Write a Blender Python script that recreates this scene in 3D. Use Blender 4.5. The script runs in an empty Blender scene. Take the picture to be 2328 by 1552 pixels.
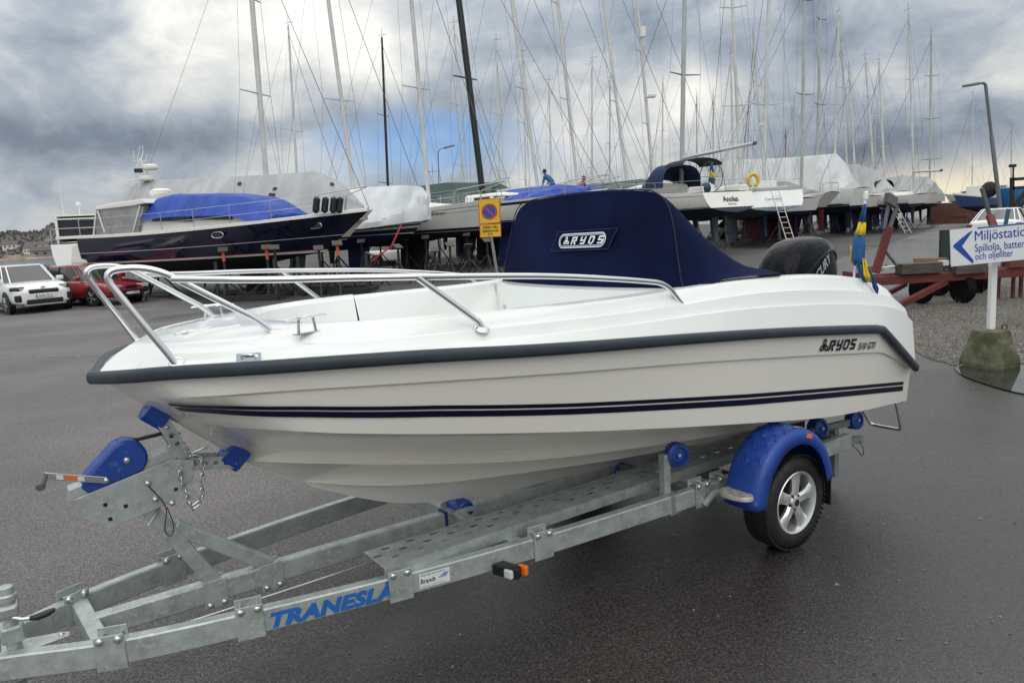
import bpy, math, random
from math import sin, cos, pi, radians, sqrt, atan2, exp
from mathutils import Vector, Matrix
random.seed(7)
scene = bpy.context.scene
COL = scene.collection
# ------------------------------------------------------------------ camera
PW, PH, FPX, EYE = 2328.0, 1552.0, 1700.0, 1.85
PITCH, ROLL = radians(8.6485), radians(3.2943)
_f = Vector((0, cos(PITCH), -sin(PITCH))); _u = Vector((0, sin(PITCH), cos(PITCH))); _r = Vector((1, 0, 0))
CX = _r * cos(ROLL) - _u * sin(ROLL); CY = _u * cos(ROLL) + _r * sin(ROLL); CF = _f
CAM = Vector((0, 0, EYE))
cd = bpy.data.cameras.new('camera'); cam = bpy.data.objects.new('camera', cd); COL.objects.link(cam)
cd.sensor_width = 36.0; cd.lens = 36.0 * FPX / PW; cd.clip_start = 0.05; cd.clip_end = 9000
cam.matrix_world = Matrix(((CX.x, CY.x, -CF.x, 0), (CX.y, CY.y, -CF.y, 0), (CX.z, CY.z, -CF.z, EYE), (0, 0, 0, 1)))
scene.camera = cam
# ------------------------------------------------------------------ world sky
SUN_EL, SUN_AZ = radians(42), radians(172)        # azimuth clockwise from +Y: behind the camera
wd = bpy.data.worlds.new('World'); scene.world = wd; wd.use_nodes = True
def build_sky():
    nt = wd.node_tree; N = nt.nodes; Lk = nt.links; N.clear()
    def nd(t, **kw):
        n = N.new(t)
        for k, v in kw.items(): setattr(n, k, v)
        return n
    def ma(op, a, b=None, c=None, clamp=False):
        n = nd('ShaderNodeMath', operation=op); n.use_clamp = clamp
        for i, x in enumerate((a, b, c)):
            if x is None: continue
            if isinstance(x, (int, float)): n.inputs[i].default_value = x
            else: Lk.new(x, n.inputs[i])
        return n.outputs[0]
    def mixc(fac, a, b):
        n = nd('ShaderNodeMix', data_type='RGBA')
        for s, x in ((n.inputs[0], fac), (n.inputs[6], a), (n.inputs[7], b)):
            if isinstance(x, (int, float)): s.default_value = x
            elif isinstance(x, tuple): s.default_value = (*x, 1)
            else: Lk.new(x, s)
        return n.outputs[2]
    tc = nd('ShaderNodeTexCoord'); sep = nd('ShaderNodeSeparateXYZ'); Lk.new(tc.outputs['Generated'], sep.inputs[0])
    x, y, z = sep.outputs
    az = ma('ARCTAN2', x, y); el = ma('ARCSINE', z)
    def noise(scale, detail, rough, off, dist=0.0, zs=1.45):
        mp = nd('ShaderNodeMapping'); mp.inputs['Location'].default_value = off; mp.inputs['Scale'].default_value = (1.0, 1.0, zs)
        Lk.new(tc.outputs['Generated'], mp.inputs[0])
        n = nd('ShaderNodeTexNoise'); n.inputs['Scale'].default_value = scale; n.inputs['Detail'].default_value = detail
        n.inputs['Roughness'].default_value = rough; n.inputs['Distortion'].default_value = dist
        Lk.new(mp.outputs[0], n.inputs['Vector']); return n.outputs[0]
    n1 = noise(3.0, 6, 0.52, (3.1, 1.7, 0.3), 0.2)          # big cloud masses
    n2 = noise(8.5, 8, 0.60, (8.3, 4.4, 2.1), 0.35)        # puffs
    n3 = noise(4.2, 5, 0.5, (1.3, 9.2, 5.0), 0.1)          # gaps
    ae = nd('ShaderNodeCombineXYZ'); Lk.new(az, ae.inputs[0]); Lk.new(el, ae.inputs[1])
    def gz(a0, e0, sa, se, amp):
        v = nd('ShaderNodeVectorMath', operation='MULTIPLY_ADD'); Lk.new(ae.outputs[0], v.inputs[0]); v.inputs[1].default_value = (57.2958 / sa, 57.2958 / se, 0); v.inputs[2].default_value = (-a0 / sa, -e0 / se, 0)
        d = nd('ShaderNodeVectorMath', operation='DOT_PRODUCT'); Lk.new(v.outputs[0], d.inputs[0]); Lk.new(v.outputs[0], d.inputs[1])
        return ma('MULTIPLY', ma('POWER', 0.367879, d.outputs['Value']), amp)
    def tot(lst):
        s = lst[0]
        for k in lst[1:]: s = ma('ADD', s, k)
        return s
    # brightness of the cloud deck: cloud masses as they stand round the horizon
    br = tot([ma('MULTIPLY', ma('SUBTRACT', n1, 0.5), 1.2), ma('MULTIPLY', ma('SUBTRACT', n2, 0.5), 1.0)] + [gz(*g) for g in BRIGHT])
    br = ma('ADD', br, ma('MULTIPLY', ma('MAXIMUM', z, 0.0), 0.30))
    br = ma('ADD', br, 0.55)
    ramp = nd('ShaderNodeValToRGB'); Lk.new(br, ramp.inputs[0]); e = ramp.color_ramp.elements
    e[0].position = 0.0; e[0].color = (0.10, 0.122, 0.155, 1); e[1].position = 1.0; e[1].color = (0.86, 0.85, 0.80, 1)
    for p, c in ((0.28, (0.20, 0.238, 0.297)), (0.52, (0.355, 0.398, 0.45)), (0.75, (0.59, 0.605, 0.60))):
        k = e.new(p); k.color = (*c, 1)
    # blue gaps
    gap = tot([ma('MULTIPLY', ma('SUBTRACT', n3, 0.5), 2.6), ma('MULTIPLY', ma('SUBTRACT', n2, 0.5), 1.2)] + [gz(*g) for g in GAPS])
    gap = ma('SUBTRACT', gap, 0.42); gap = ma('MULTIPLY', gap, 1.6, clamp=True)
    sky = nd('ShaderNodeTexSky'); sky.sky_type = 'NISHITA'; sky.sun_disc = False
    sky.sun_elevation = SUN_EL; sky.sun_rotation = SUN_AZ; sky.ozone_density = 2.0
    sc = nd('ShaderNodeMix', data_type='RGBA', blend_type='MULTIPLY'); sc.inputs[0].default_value = 1.0
    Lk.new(sky.outputs[0], sc.inputs[6]); sc.inputs[7].default_value = (0.42, 0.62, 0.95, 1)
    clouds = ramp.outputs[0]
    # warm break of light low over the sea on the right
    warm = ma('MULTIPLY', gz(30, 0.6, 12, 1.7, 1.0), ma('ADD', 0.45, n2), clamp=True)
    clouds = mixc(warm, clouds, (0.92, 0.83, 0.62))
    k10 = nd('ShaderNodeMix', data_type='RGBA', blend_type='MULTIPLY'); k10.inputs[0].default_value = 1.0
    Lk.new(clouds, k10.inputs[6]); 
    ov = ma('MULTIPLY', ma('ADD', ma('MULTIPLY', ma('MAXIMUM', z, 0.0), 1.3), 1.0), 8.5)     # overcast law: brighter to the zenith; on the sky texture's own scale
    Lk.new(ov, k10.inputs[7])
    col = mixc(ma('MULTIPLY', gap, 0.72), k10.outputs[2], sc.outputs[2])
    bg = nd('ShaderNodeBackground'); Lk.new(col, bg.inputs[0]); bg.inputs[1].default_value = 0.1
    out = nd('ShaderNodeOutputWorld'); Lk.new(bg.outputs[0], out.inputs[0])
# (azimuth, elevation, half widths, amount), degrees: where the lighter and darker masses of the cloud deck stand
BRIGHT = [(-28, 14, 12, 4.2, 0.13), (-16, 14.5, 8, 4, 0.10), (-31, 7.4, 9, 2.1, -0.36), (-21, 7.3, 7, 1.8, -0.36), (-29, 3.8, 13, 1.7, -0.14), (-12, 5.4, 5, 2, 0.16),
          (-7, 12.5, 5.5, 3.2, 0.26), (4, 13, 7, 3, -0.10), (13, 13.4, 8, 3.2, -0.12), (21, 12.6, 5, 3, -0.16), (28, 10.5, 7, 4, -0.16), (5, 6.6, 4, 2, 0.26), (15.5, 8.2, 4.5, 2.6, 0.36), (9, 3.5, 8, 2, 0.06), (29, 4.0, 10, 2.0, -0.30), (33, 7.0, 4, 1.5, 0.12)]
GAPS = [(-4.5, 6.4, 5.0, 2.8, 0.78), (-13, 7.0, 4, 2.4, 0.40), (28, 10, 8, 4.5, 0.50), (-31, 3.2, 10, 2.0, 0.42), (-33, 7.6, 7, 2.2, 0.10),
        (-24, 14, 14, 4, -0.5), (9, 13, 14, 4, -0.35), (-21, 7.3, 7, 2, -0.4)]
build_sky(); wd.cycles.sampling_method = 'MANUAL'; wd.cycles.sample_map_resolution = 256
sl = bpy.data.lights.new('sun', 'SUN'); sl.energy = 0.65; sl.angle = radians(60); sl.color = (1.0, 0.96, 0.90)
sun = bpy.data.objects.new('sun', sl); COL.objects.link(sun)
sun.rotation_euler = Vector((-sin(SUN_AZ) * cos(SUN_EL), -cos(SUN_AZ) * cos(SUN_EL), -sin(SUN_EL))).to_track_quat('-Z', 'Y').to_euler()
vs = scene.view_settings; vs.view_transform = 'Standard'; vs.look = 'None'; vs.exposure = 0.22; vs.gamma = 1.0; vs.use_curve_mapping = False
scene.render.engine = 'CYCLES'; cy = scene.cycles
cy.use_denoising = True; cy.max_bounces = 6; cy.diffuse_bounces = 3; cy.glossy_bounces = 3; cy.transmission_bounces = 4; cy.transparent_max_bounces = 6
cy.sample_clamp_indirect = 6.0; cy.caustics_reflective = True; cy.blur_glossy = 1.5; cy.caustics_refractive = False
# ------------------------------------------------------------------ helpers
def ray(px, py): return CF + CX * ((px - PW / 2) / FPX) - CY * ((py - PH / 2) / FPX)
def at(px, py, Y):
    """the world point seen at photo pixel px,py that stands Y metres away"""
    d = ray(px, py); return CAM + d * (Y / d.y)
def gnd(px, py, z=0.0):
    d = ray(px, py); return CAM + d * ((z - EYE) / d.z)
def lerp(a, b, t): return a + (b - a) * t
def interp(x, xs, ys):
    if x <= xs[0]: return ys[0]
    for i in range(1, len(xs)):
        if x <= xs[i]:
            t = (x - xs[i - 1]) / (xs[i] - xs[i - 1] + 1e-12); return ys[i - 1] + (ys[i] - ys[i - 1]) * t
    return ys[-1]
def V3(*a): return Vector(a) if len(a) == 3 else Vector(a[0])
class MB:
    def __init__(s): s.v = []; s.f = []
    def add(s, vs, fs):
        o = len(s.v); s.v += [tuple(p) for p in vs]; s.f += [tuple(o + i for i in f) for f in fs]; return s
    def frame_box(s, c, ax, ay, az):
        c = V3(c); P = [c + ax * i + ay * j + az * k for i in (-1, 1) for j in (-1, 1) for k in (-1, 1)]
        return s.add(P, [(0, 1, 3, 2), (4, 6, 7, 5), (0, 4, 5, 1), (2, 3, 7, 6), (0, 2, 6, 4), (1, 5, 7, 3)])
    def box(s, c, sz, rz=0.0, R=None):
        ax, ay, az = Vector((sz[0] / 2, 0, 0)), Vector((0, sz[1] / 2, 0)), Vector((0, 0, sz[2] / 2))
        if R is None: R = Matrix.Rotation(rz, 3, 'Z')
        return s.frame_box(c, R @ ax, R @ ay, R @ az)
    def beam(s, p, q, w, h, up=(0, 0, 1)):
        p, q = V3(p), V3(q); d = q - p; L = d.length; d.normalize(); up = V3(up)
        sd = d.cross(up)
        if sd.length < 1e-4: sd = d.cross(Vector((1, 0, 0)))
        sd.normalize(); u2 = sd.cross(d).normalized()
        return s.frame_box((p + q) / 2, d * (L / 2), sd * (w / 2), u2 * (h / 2))
    def tube(s, pts, r, n=8, closed=False, caps=True):
        pts = [V3(p) for p in pts]; m = len(pts); rr = r if isinstance(r, (list, tuple)) else [r] * m
        T = []
        for i in range(m):
            a = pts[i - 1] if (i > 0 or closed) else pts[i]; b = pts[(i + 1) % m] if (i < m - 1 or closed) else pts[i]
            t = b - a; T.append(t.normalized() if t.length > 1e-9 else Vector((0, 0, 1)))
        nrm = T[0].cross(Vector((0, 0, 1)))
        if nrm.length < 1e-3: nrm = T[0].cross(Vector((1, 0, 0)))
        nrm.normalize(); vs = []
        for i in range(m):
            nrm = nrm - T[i] * nrm.dot(T[i])
            if nrm.length < 1e-6: nrm = T[i].orthogonal()
            nrm.normalize(); bn = T[i].cross(nrm)
            for k in range(n):
                a = 2 * pi * k / n; vs.append(pts[i] + (nrm * cos(a) + bn * sin(a)) * rr[i])
        fs = []
        for i in range(m if closed else m - 1):
            j = (i + 1) % m
            for k in range(n):
                l = (k + 1) % n; fs.append((i * n + k, i * n + l, j * n + l, j * n + k))
        if caps and not closed: fs += [tuple(range(n - 1, -1, -1)), tuple((m - 1) * n + k for k in range(n))]
        return s.add(vs, fs)
    def rod(s, p, q, r, n=8, r2=None): return s.tube([p, q], [r, r if r2 is None else r2], n)
    def loft(s, rings, closed=True, cap0=False, cap1=False):
        n = len(rings[0]); vs = [p for R in rings for p in R]; fs = []
        for i in range(len(rings) - 1):
            for k in range(n if closed else n - 1):
                l = (k + 1) % n; fs.append((i * n + k, i * n + l, (i + 1) * n + l, (i + 1) * n + k))
        if cap0: fs.append(tuple(range(n - 1, -1, -1)))
        if cap1: fs.append(tuple((len(rings) - 1) * n + k for k in range(n)))
        return s.add(vs, fs)
    def lathe(s, c, axis, prof, n=20, caps=True):
        c = V3(c); a = V3(axis).normalized(); e1 = a.orthogonal().normalized(); e2 = a.cross(e1)
        rings = [[c + a * h + (e1 * cos(2 * pi * k / n) + e2 * sin(2 * pi * k / n)) * r for k in range(n)] for r, h in prof]
        return s.loft(rings, True, caps, caps)
    def prism(s, poly, o, ex, ey, ez):
        o, ex, ey, ez = V3(o), V3(ex), V3(ey), V3(ez); n = len(poly)
        a = [o + ex * x + ey * y for x, y in poly]; b = [p + ez for p in a]
        return s.add(a + b, [tuple(range(n - 1, -1, -1)), tuple(range(n, 2 * n))] + [(i, (i + 1) % n, n + (i + 1) % n, n + i) for i in range(n)])
    def ball(s, c, r, n=10, m=6, sc=(1, 1, 1)):
        c = V3(c); rings = []
        for j in range(m + 1):
            a = -pi / 2 + pi * j / m; q = max(cos(a), 1e-3)
            rings.append([c + Vector((sc[0] * r * q * cos(2 * pi * k / n), sc[1] * r * q * sin(2 * pi * k / n), sc[2] * r * sin(a))) for k in range(n)])
        return s.loft(rings, True, True, True)
def fillet(pts, rad, n=5):
    pts = [V3(p) for p in pts]; out = [pts[0]]
    for i in range(1, len(pts) - 1):
        a, b, c = pts[i - 1], pts[i], pts[i + 1]; r = rad[i] if isinstance(rad, (list, tuple)) else rad
        d1, d2 = (a - b), (c - b); r1 = min(r, d1.length * .49, d2.length * .49)
        p, q = b + d1.normalized() * r1, b + d2.normalized() * r1
        for k in range(n + 1):
            t = k / n; out.append(p * (1 - t) ** 2 + b * 2 * t * (1 - t) + q * t * t)
    out.append(pts[-1]); return out
def spline(pts, n=6):
    pts = [V3(p) for p in pts]; P = [pts[0] * 2 - pts[1]] + pts + [pts[-1] * 2 - pts[-2]]; out = []
    for i in range(1, len(P) - 2):
        for k in range(n):
            t = k / n; a, b, c, d = P[i - 1], P[i], P[i + 1], P[i + 2]
            out.append(0.5 * ((2 * b) + (c - a) * t + (2 * a - 5 * b + 4 * c - d) * t * t + (-a + 3 * b - 3 * c + d) * t ** 3))
    out.append(pts[-1]); return out
def obj(name, mb, mat, parent=None, smooth=False, bevel=0.0, kind=None):
    me = bpy.data.meshes.new(name); me.from_pydata(mb.v, [], mb.f); me.update()
    if smooth:
        me.polygons.foreach_set('use_smooth', [True] * len(me.polygons))
        me.set_sharp_from_angle(angle=radians(smooth if smooth is not True else 40))
    me.materials.append(mat)
    o = bpy.data.objects.new(name, me); COL.objects.link(o)
    if parent is not None: o.parent = parent
    if bevel:
        b = o.modifiers.new('bevel', 'BEVEL'); b.width = bevel; b.segments = 2; b.limit_method = 'ANGLE'; b.angle_limit = radians(50)
    if kind: o['kind'] = kind
    return o
def tag(o, label, cat, group=None):
    o['label'] = label; o['category'] = cat
    if group: o['group'] = group
    return o
def thing(name, label, cat, loc=(0, 0, 0), rz=0.0, group=None):
    o = bpy.data.objects.new(name, None); COL.objects.link(o); o.empty_display_size = 0.2
    o.location = loc; o.rotation_euler = (0, 0, rz); return tag(o, label, cat, group)
def text_mesh(body, size=1.0, shear=0.0, offset=0.0, spacing=1.0, align='LEFT'):
    cu = bpy.data.curves.new('t', 'FONT'); cu.body = body; cu.size = size; cu.shear = shear; cu.offset = offset; cu.space_character = spacing; cu.align_x = align
    cu.resolution_u = 4; o = bpy.data.objects.new('t', cu); COL.objects.link(o)
    dg = bpy.context.evaluated_depsgraph_get(); me = bpy.data.meshes.new_from_object(o.evaluated_get(dg))
    vs = [v.co.copy() for v in me.vertices]; fs = [tuple(p.vertices) for p in me.polygons]
    bpy.data.objects.remove(o); bpy.data.curves.remove(cu); bpy.data.meshes.remove(me)
    return vs, fs
def text_fit(body, w, h, shear=0.0, offset=0.0, spacing=1.0):
    """text scaled to the box w x h with its lower left corner at 0,0"""
    vs, fs = text_mesh(body, 1.0, shear, offset, spacing)
    x0, x1 = min(v.x for v in vs), max(v.x for v in vs); y0, y1 = min(v.y for v in vs), max(v.y for v in vs)
    return [((v.x - x0) / (x1 - x0) * w, (v.y - y0) / (y1 - y0) * h) for v in vs], fs
def flat(mb, pf, fn): mb.add([fn(x, y) for x, y in pf[0]], pf[1]); return mb
def strokes(lines, wd, shear=0.0):
    """mitred strips for block letters"""
    vs, fs = [], []
    for ln in lines:
        n = len(ln); o = len(vs)
        for i in range(n):
            p = Vector(ln[i]); a = (p - Vector(ln[i - 1])).normalized() if i else None; b = (Vector(ln[i + 1]) - p).normalized() if i < n - 1 else None
            t = a if b is None else b if a is None else (a + b).normalized()
            nn = Vector((-t.y, t.x)); k = 1.0 if (a is None or b is None) else 1.0 / max(.45, nn.dot(Vector((-a.y, a.x))))
            for sg in (1, -1):
                q = p + nn * (sg * wd / 2 * k); vs.append((q.x + q.y * shear, q.y))
        for i in range(n - 1): fs.append((o + 2 * i, o + 2 * i + 1, o + 2 * i + 3, o + 2 * i + 2))
    return vs, fs
# ------------------------------------------------------------------ materials
def lin(r, g, b):
    f = lambda c: c / 12.92 if c <= 0.04045 else ((c + 0.055) / 1.055) ** 2.4
    return (f(r / 255), f(g / 255), f(b / 255))
MATS = {}
def mat(name, col, rough=0.5, metal=0.0, var=0.0, vscale=4.0, bump=0.0, bscale=60.0, coat=0.0, rvar=0.0, col2=None, c2scale=3.0, c2lo=0.5, c2hi=0.65, alpha=1.0, spec=0.5, detail=4, trans=0.0, stretch=None, emis=0.0, sheen=0.0):
    if name in MATS: return MATS[name]
    m = bpy.data.materials.new(name); m.use_nodes = True; nt = m.node_tree; N, Lk = nt.nodes, nt.links
    P = N['Principled BSDF']; P.inputs['Roughness'].default_value = rough; P.inputs['Metallic'].default_value = metal
    P.inputs['Coat Weight'].default_value = coat; P.inputs['Coat Roughness'].default_value = 0.06; P.inputs['Specular IOR Level'].default_value = spec
    P.inputs['Base Color'].default_value = (*col, 1); P.inputs['Transmission Weight'].default_value = trans; P.inputs['Sheen Weight'].default_value = sheen
    if emis: P.inputs['Emission Color'].default_value = (*col, 1); P.inputs['Emission Strength'].default_value = emis
    tc = N.new('ShaderNodeTexCoord'); vec = tc.outputs['Object']
    if stretch:
        mp = N.new('ShaderNodeMapping'); mp.inputs['Scale'].default_value = stretch; Lk.new(vec, mp.inputs[0]); vec = mp.outputs[0]
    def noise(sc, dt=4.0):
        n = N.new('ShaderNodeTexNoise'); n.inputs['Scale'].default_value = sc; n.inputs['Detail'].default_value = dt; Lk.new(vec, n.inputs['Vector']); return n.outputs[0]
    cur = None
    if var:
        n = noise(vscale, detail); r = N.new('ShaderNodeMapRange'); r.inputs[1].default_value = 0.3; r.inputs[2].default_value = 0.7
        r.inputs[3].default_value = 1 - var; r.inputs[4].default_value = 1 + var; Lk.new(n, r.inputs[0])
        x = N.new('ShaderNodeMix'); x.data_type = 'RGBA'; x.blend_type = 'MULTIPLY'; x.inputs[0].default_value = 1; x.inputs[6].default_value = (*col, 1)
        Lk.new(r.outputs[0], x.inputs[7]); cur = x.outputs[2]
    if col2:
        n = noise(c2scale, 5); r = N.new('ShaderNodeMapRange'); r.inputs[1].default_value = c2lo; r.inputs[2].default_value = c2hi; r.interpolation_type = 'SMOOTHSTEP'; Lk.new(n, r.inputs[0])
        x = N.new('ShaderNodeMix'); x.data_type = 'RGBA'; Lk.new(r.outputs[0], x.inputs[0]); x.inputs[7].default_value = (*col2, 1)
        if cur is None: x.inputs[6].default_value = (*col, 1)
        else: Lk.new(cur, x.inputs[6])
        cur = x.outputs[2]
    if cur is not None: Lk.new(cur, P.inputs['Base Color'])
    if rvar:
        n = noise(vscale * 1.7, 4); r = N.new('ShaderNodeMapRange'); r.inputs[1].default_value = 0.3; r.inputs[2].default_value = 0.7
        r.inputs[3].default_value = max(0.02, rough - rvar); r.inputs[4].default_value = rough + rvar; Lk.new(n, r.inputs[0]); Lk.new(r.outputs[0], P.inputs['Roughness'])
    if bump:
        n = noise(bscale, 3); b = N.new('ShaderNodeBump'); b.inputs['Strength'].default_value = bump; b.inputs['Distance'].default_value = 0.01; Lk.new(n, b.inputs['Height']); Lk.new(b.outputs[0], P.inputs['Normal'])
    if alpha < 1: P.inputs['Alpha'].default_value = alpha
    MATS[name] = m; return m
gel = mat('gelcoat', (0.80, 0.825, 0.81), 0.16, coat=0.5, var=0.02, vscale=2.0, rvar=0.05)
hullw = mat('hull_gelcoat', (0.82, 0.80, 0.735), 0.16, coat=0.5, var=0.025, vscale=1.4, rvar=0.06)
navy = mat('navy_vinyl', (0.003, 0.004, 0.022), 0.35, spec=.25)
rubg = mat('rub_rubber', (0.031, 0.043, 0.055), 0.42, spec=.35, var=0.12, vscale=9)
galv = mat('galvanised', (0.43, 0.475, 0.465), 0.44, metal=0.5, var=0.20, vscale=14, detail=8, rvar=0.10, bump=0.04, bscale=60, col2=(0.52, 0.55, 0.54), c2scale=48, c2lo=0.52, c2hi=0.66)
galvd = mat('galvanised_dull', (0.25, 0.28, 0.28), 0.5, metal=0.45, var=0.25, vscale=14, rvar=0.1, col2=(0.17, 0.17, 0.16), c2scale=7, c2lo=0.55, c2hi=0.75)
steel = mat('stainless', (0.74, 0.75, 0.76), 0.09, metal=1.0, var=0.03, vscale=3)
boltm = mat('bolt_zinc', (0.58, 0.60, 0.60), 0.28, metal=0.9, var=0.12, vscale=60)
bluep = mat('blue_plastic', (0.012, 0.055, 0.30), 0.42, var=0.14, vscale=9, rvar=0.1, col2=(0.05, 0.11, 0.33), c2scale=30, c2lo=0.62, c2hi=0.72)
bluedk = mat('blue_rubber', (0.008, 0.030, 0.17), 0.5, var=0.15, vscale=12)
tyre = mat('tyre_rubber', (0.014, 0.014, 0.015), 0.62, var=0.2, vscale=18, rvar=0.12)
blackp = mat('black_plastic', (0.012, 0.012, 0.013), 0.4, var=0.1)
canvas = mat('navy_canvas', (0.0054, 0.0098, 0.042), 0.85, var=0.35, vscale=2.5, bump=0.25, bscale=420, sheen=0.0, spec=0.08)
whitep = mat('white_paint', (0.78, 0.79, 0.78), 0.4, var=0.04, vscale=6)
# ------------------------------------------------------------------ ground
def ground_mat(name, base, light, grain, wet_lo, wet_hi, wscale, dry_r, wet_r, bumpd, wet_dark=0.55, spots=()):
    m = bpy.data.materials.new(name); m.use_nodes = True; nt = m.node_tree; N, Lk = nt.nodes, nt.links; P = N['Principled BSDF']
    tc = N.new('ShaderNodeTexCoord'); v = tc.outputs['Object']
    def noise(s, d=4, r=0.5):
        n = N.new('ShaderNodeTexNoise'); n.inputs['Scale'].default_value = s; n.inputs['Detail'].default_value = d; n.inputs['Roughness'].default_value = r; Lk.new(v, n.inputs['Vector']); return n.outputs[0]
    def rng(x, a, b, c, d, sm=True):
        r = N.new('ShaderNodeMapRange'); r.interpolation_type = 'SMOOTHSTEP' if sm else 'LINEAR'
        for i, q in zip((1, 2, 3, 4), (a, b, c, d)): r.inputs[i].default_value = q
        Lk.new(x, r.inputs[0]); return r.outputs[0]
    def mix(f, a, b, mode='MIX'):
        x = N.new('ShaderNodeMix'); x.data_type = 'RGBA'; x.blend_type = mode
        for s, q in ((x.inputs[0], f), (x.inputs[6], a), (x.inputs[7], b)):
            if isinstance(q, (int, float)): s.default_value = q
            elif isinstance(q, tuple): s.default_value = (*q, 1)
            else: Lk.new(q, s)
        return x.outputs[2]
    vo = N.new('ShaderNodeTexVoronoi'); vo.inputs['Scale'].default_value = grain; Lk.new(v, vo.inputs['Vector'])
    bw = N.new('ShaderNodeRGBToBW'); Lk.new(vo.outputs['Color'], bw.inputs[0])
    c = mix(rng(bw.outputs[0], 0.25, 0.9, 0, 1), base, light)                        # single stones
    c = mix(1.0, c, rng(noise(grain * .35, 3), 0.3, 0.7, 0.72, 1.25), 'MULTIPLY')
    c = mix(1.0, c, rng(noise(0.45, 5), 0.3, 0.7, 0.78, 1.2), 'MULTIPLY')
    n = N.new('ShaderNodeTexNoise'); n.inputs['Scale'].default_value = wscale; n.inputs['Detail'].default_value = 6; n.inputs['Distortion'].default_value = 0.6
    mp = N.new('ShaderNodeMapping'); mp.inputs['Location'].default_value = (4.2, 7.7, 0); mp.inputs['Scale'].default_value = (1, 1.25, 1); Lk.new(v, mp.inputs[0]); Lk.new(mp.outputs[0], n.inputs['Vector'])
    w_ = n.outputs[0]
    for x0, y0, rx, ry, amt in spots:            # places where the rain water has stayed
        q = N.new('ShaderNodeVectorMath'); q.operation = 'MULTIPLY_ADD'; Lk.new(v, q.inputs[0]); q.inputs[1].default_value = (1 / rx, 1 / ry, 0); q.inputs[2].default_value = (-x0 / rx, -y0 / ry, 0)
        d = N.new('ShaderNodeVectorMath'); d.operation = 'DOT_PRODUCT'; Lk.new(q.outputs[0], d.inputs[0]); Lk.new(q.outputs[0], d.inputs[1])
        e = N.new('ShaderNodeMath'); e.operation = 'POWER'; e.inputs[0].default_value = .368; Lk.new(d.outputs['Value'], e.inputs[1])
        k = N.new('ShaderNodeMath'); k.operation = 'MULTIPLY_ADD'; Lk.new(e.outputs[0], k.inputs[0]); k.inputs[1].default_value = amt; Lk.new(w_, k.inputs[2]); w_ = k.outputs[0]
    wet = rng(w_, wet_lo, wet_hi, 0, 1)
    c = mix(wet, c, mix(1.0, c, (wet_dark, wet_dark * .92, wet_dark * .92), 'MULTIPLY'))
    Lk.new(c, P.inputs['Base Color'])
    Lk.new(rng(wet, 0, 1, dry_r, wet_r, False), P.inputs['Roughness']); P.inputs['Specular IOR Level'].default_value = 0.68
    b = N.new('ShaderNodeBump'); b.inputs['Distance'].default_value = bumpd; Lk.new(rng(wet, 0, 1, 1.0, 0.28, False), b.inputs['Strength'])
    ad = N.new('ShaderNodeMath'); ad.operation = 'ADD'; Lk.new(vo.outputs['Distance'], ad.inputs[0]); Lk.new(noise(grain * .5, 3), ad.inputs[1])
    Lk.new(ad.outputs[0], b.inputs['Height']); Lk.new(b.outputs[0], P.inputs['Normal'])
    return m
asph = ground_mat('asphalt', (0.075, 0.070, 0.069), (0.235, 0.221, 0.217), 165, 0.53, 0.74, 0.30, 0.60, 0.26, 0.006, 0.29, [(2.4, 3.0, 2.5, 2.8, .40), (0.6, 3.7, 1.6, 1.2, .16), (6.5, 7.0, 4, 3, .22), (16, 27, 13, 13, .50), (-9, 14, 6, 1.2, .10)])
yardm = ground_mat('yard_gravel', (0.026, 0.024, 0.023), (0.072, 0.068, 0.063), 30, 0.45, 0.7, 0.25, 0.75, 0.45, 0.015)
gravm = ground_mat('gravel', (0.055, 0.052, 0.048), (0.16, 0.15, 0.138), 40, 0.5, 0.75, 0.4, 0.8, 0.5, 0.012)
def sheet(name, poly, z, m, jag=0.0, kind='structure'):
    pts = []
    rnd = random.Random(hash(name) % 97 if False else len(name))
    for i, p in enumerate(poly):
        a, b = V3(p), V3(poly[(i + 1) % len(poly)]); n = max(1, int((b - a).length / 0.35)) if jag else 1; n = min(n, 60)
        for k in range(n):
            q = lerp(a, b, k / n); pts.append((q.x + rnd.uniform(-jag, jag), q.y + rnd.uniform(-jag, jag), z))
    mb = MB(); mb.add(pts, [tuple(range(len(pts)))]); o = obj(name, mb, m); o['kind'] = kind; return o
mb = MB(); mb.add([(-1500, -60, 0), (1500, -60, 0), (1500, 112, 0), (-6, 112, 0), (-60, 46, 0), (-1500, 46, 0)], [(0, 1, 2, 3, 4, 5)])
o = obj('asphalt_yard', mb, asph); o['kind'] = 'structure'
YARD = [gnd(*p) for p in ((330, 672), (560, 700), (900, 683), (1180, 655), (1500, 615), (1880, 596), (2060, 540), (2150, 508), (2160, 496), (1500, 512), (600, 572), (250, 598))]
sheet('yard_ground', YARD, 0.004, yardm, 0.12)
GRAV = [gnd(*p) for p in ((2075, 660), (2040, 740), (2052, 785), (2110, 815), (2180, 835), (2235, 862), (2328, 880), (2600, 905), (2900, 800), (2700, 600), (2328, 592), (2150, 625))]
sheet('gravel_strip', GRAV, 0.006, gravm, 0.05)
PUD = [gnd(*p) for p in ((2168, 838), (2190, 856), (2235, 873), (2290, 889), (2340, 899), (2450, 915), (2600, 900), (2480, 850), (2380, 838), (2328, 832), (2270, 836), (2200, 830))]
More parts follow.
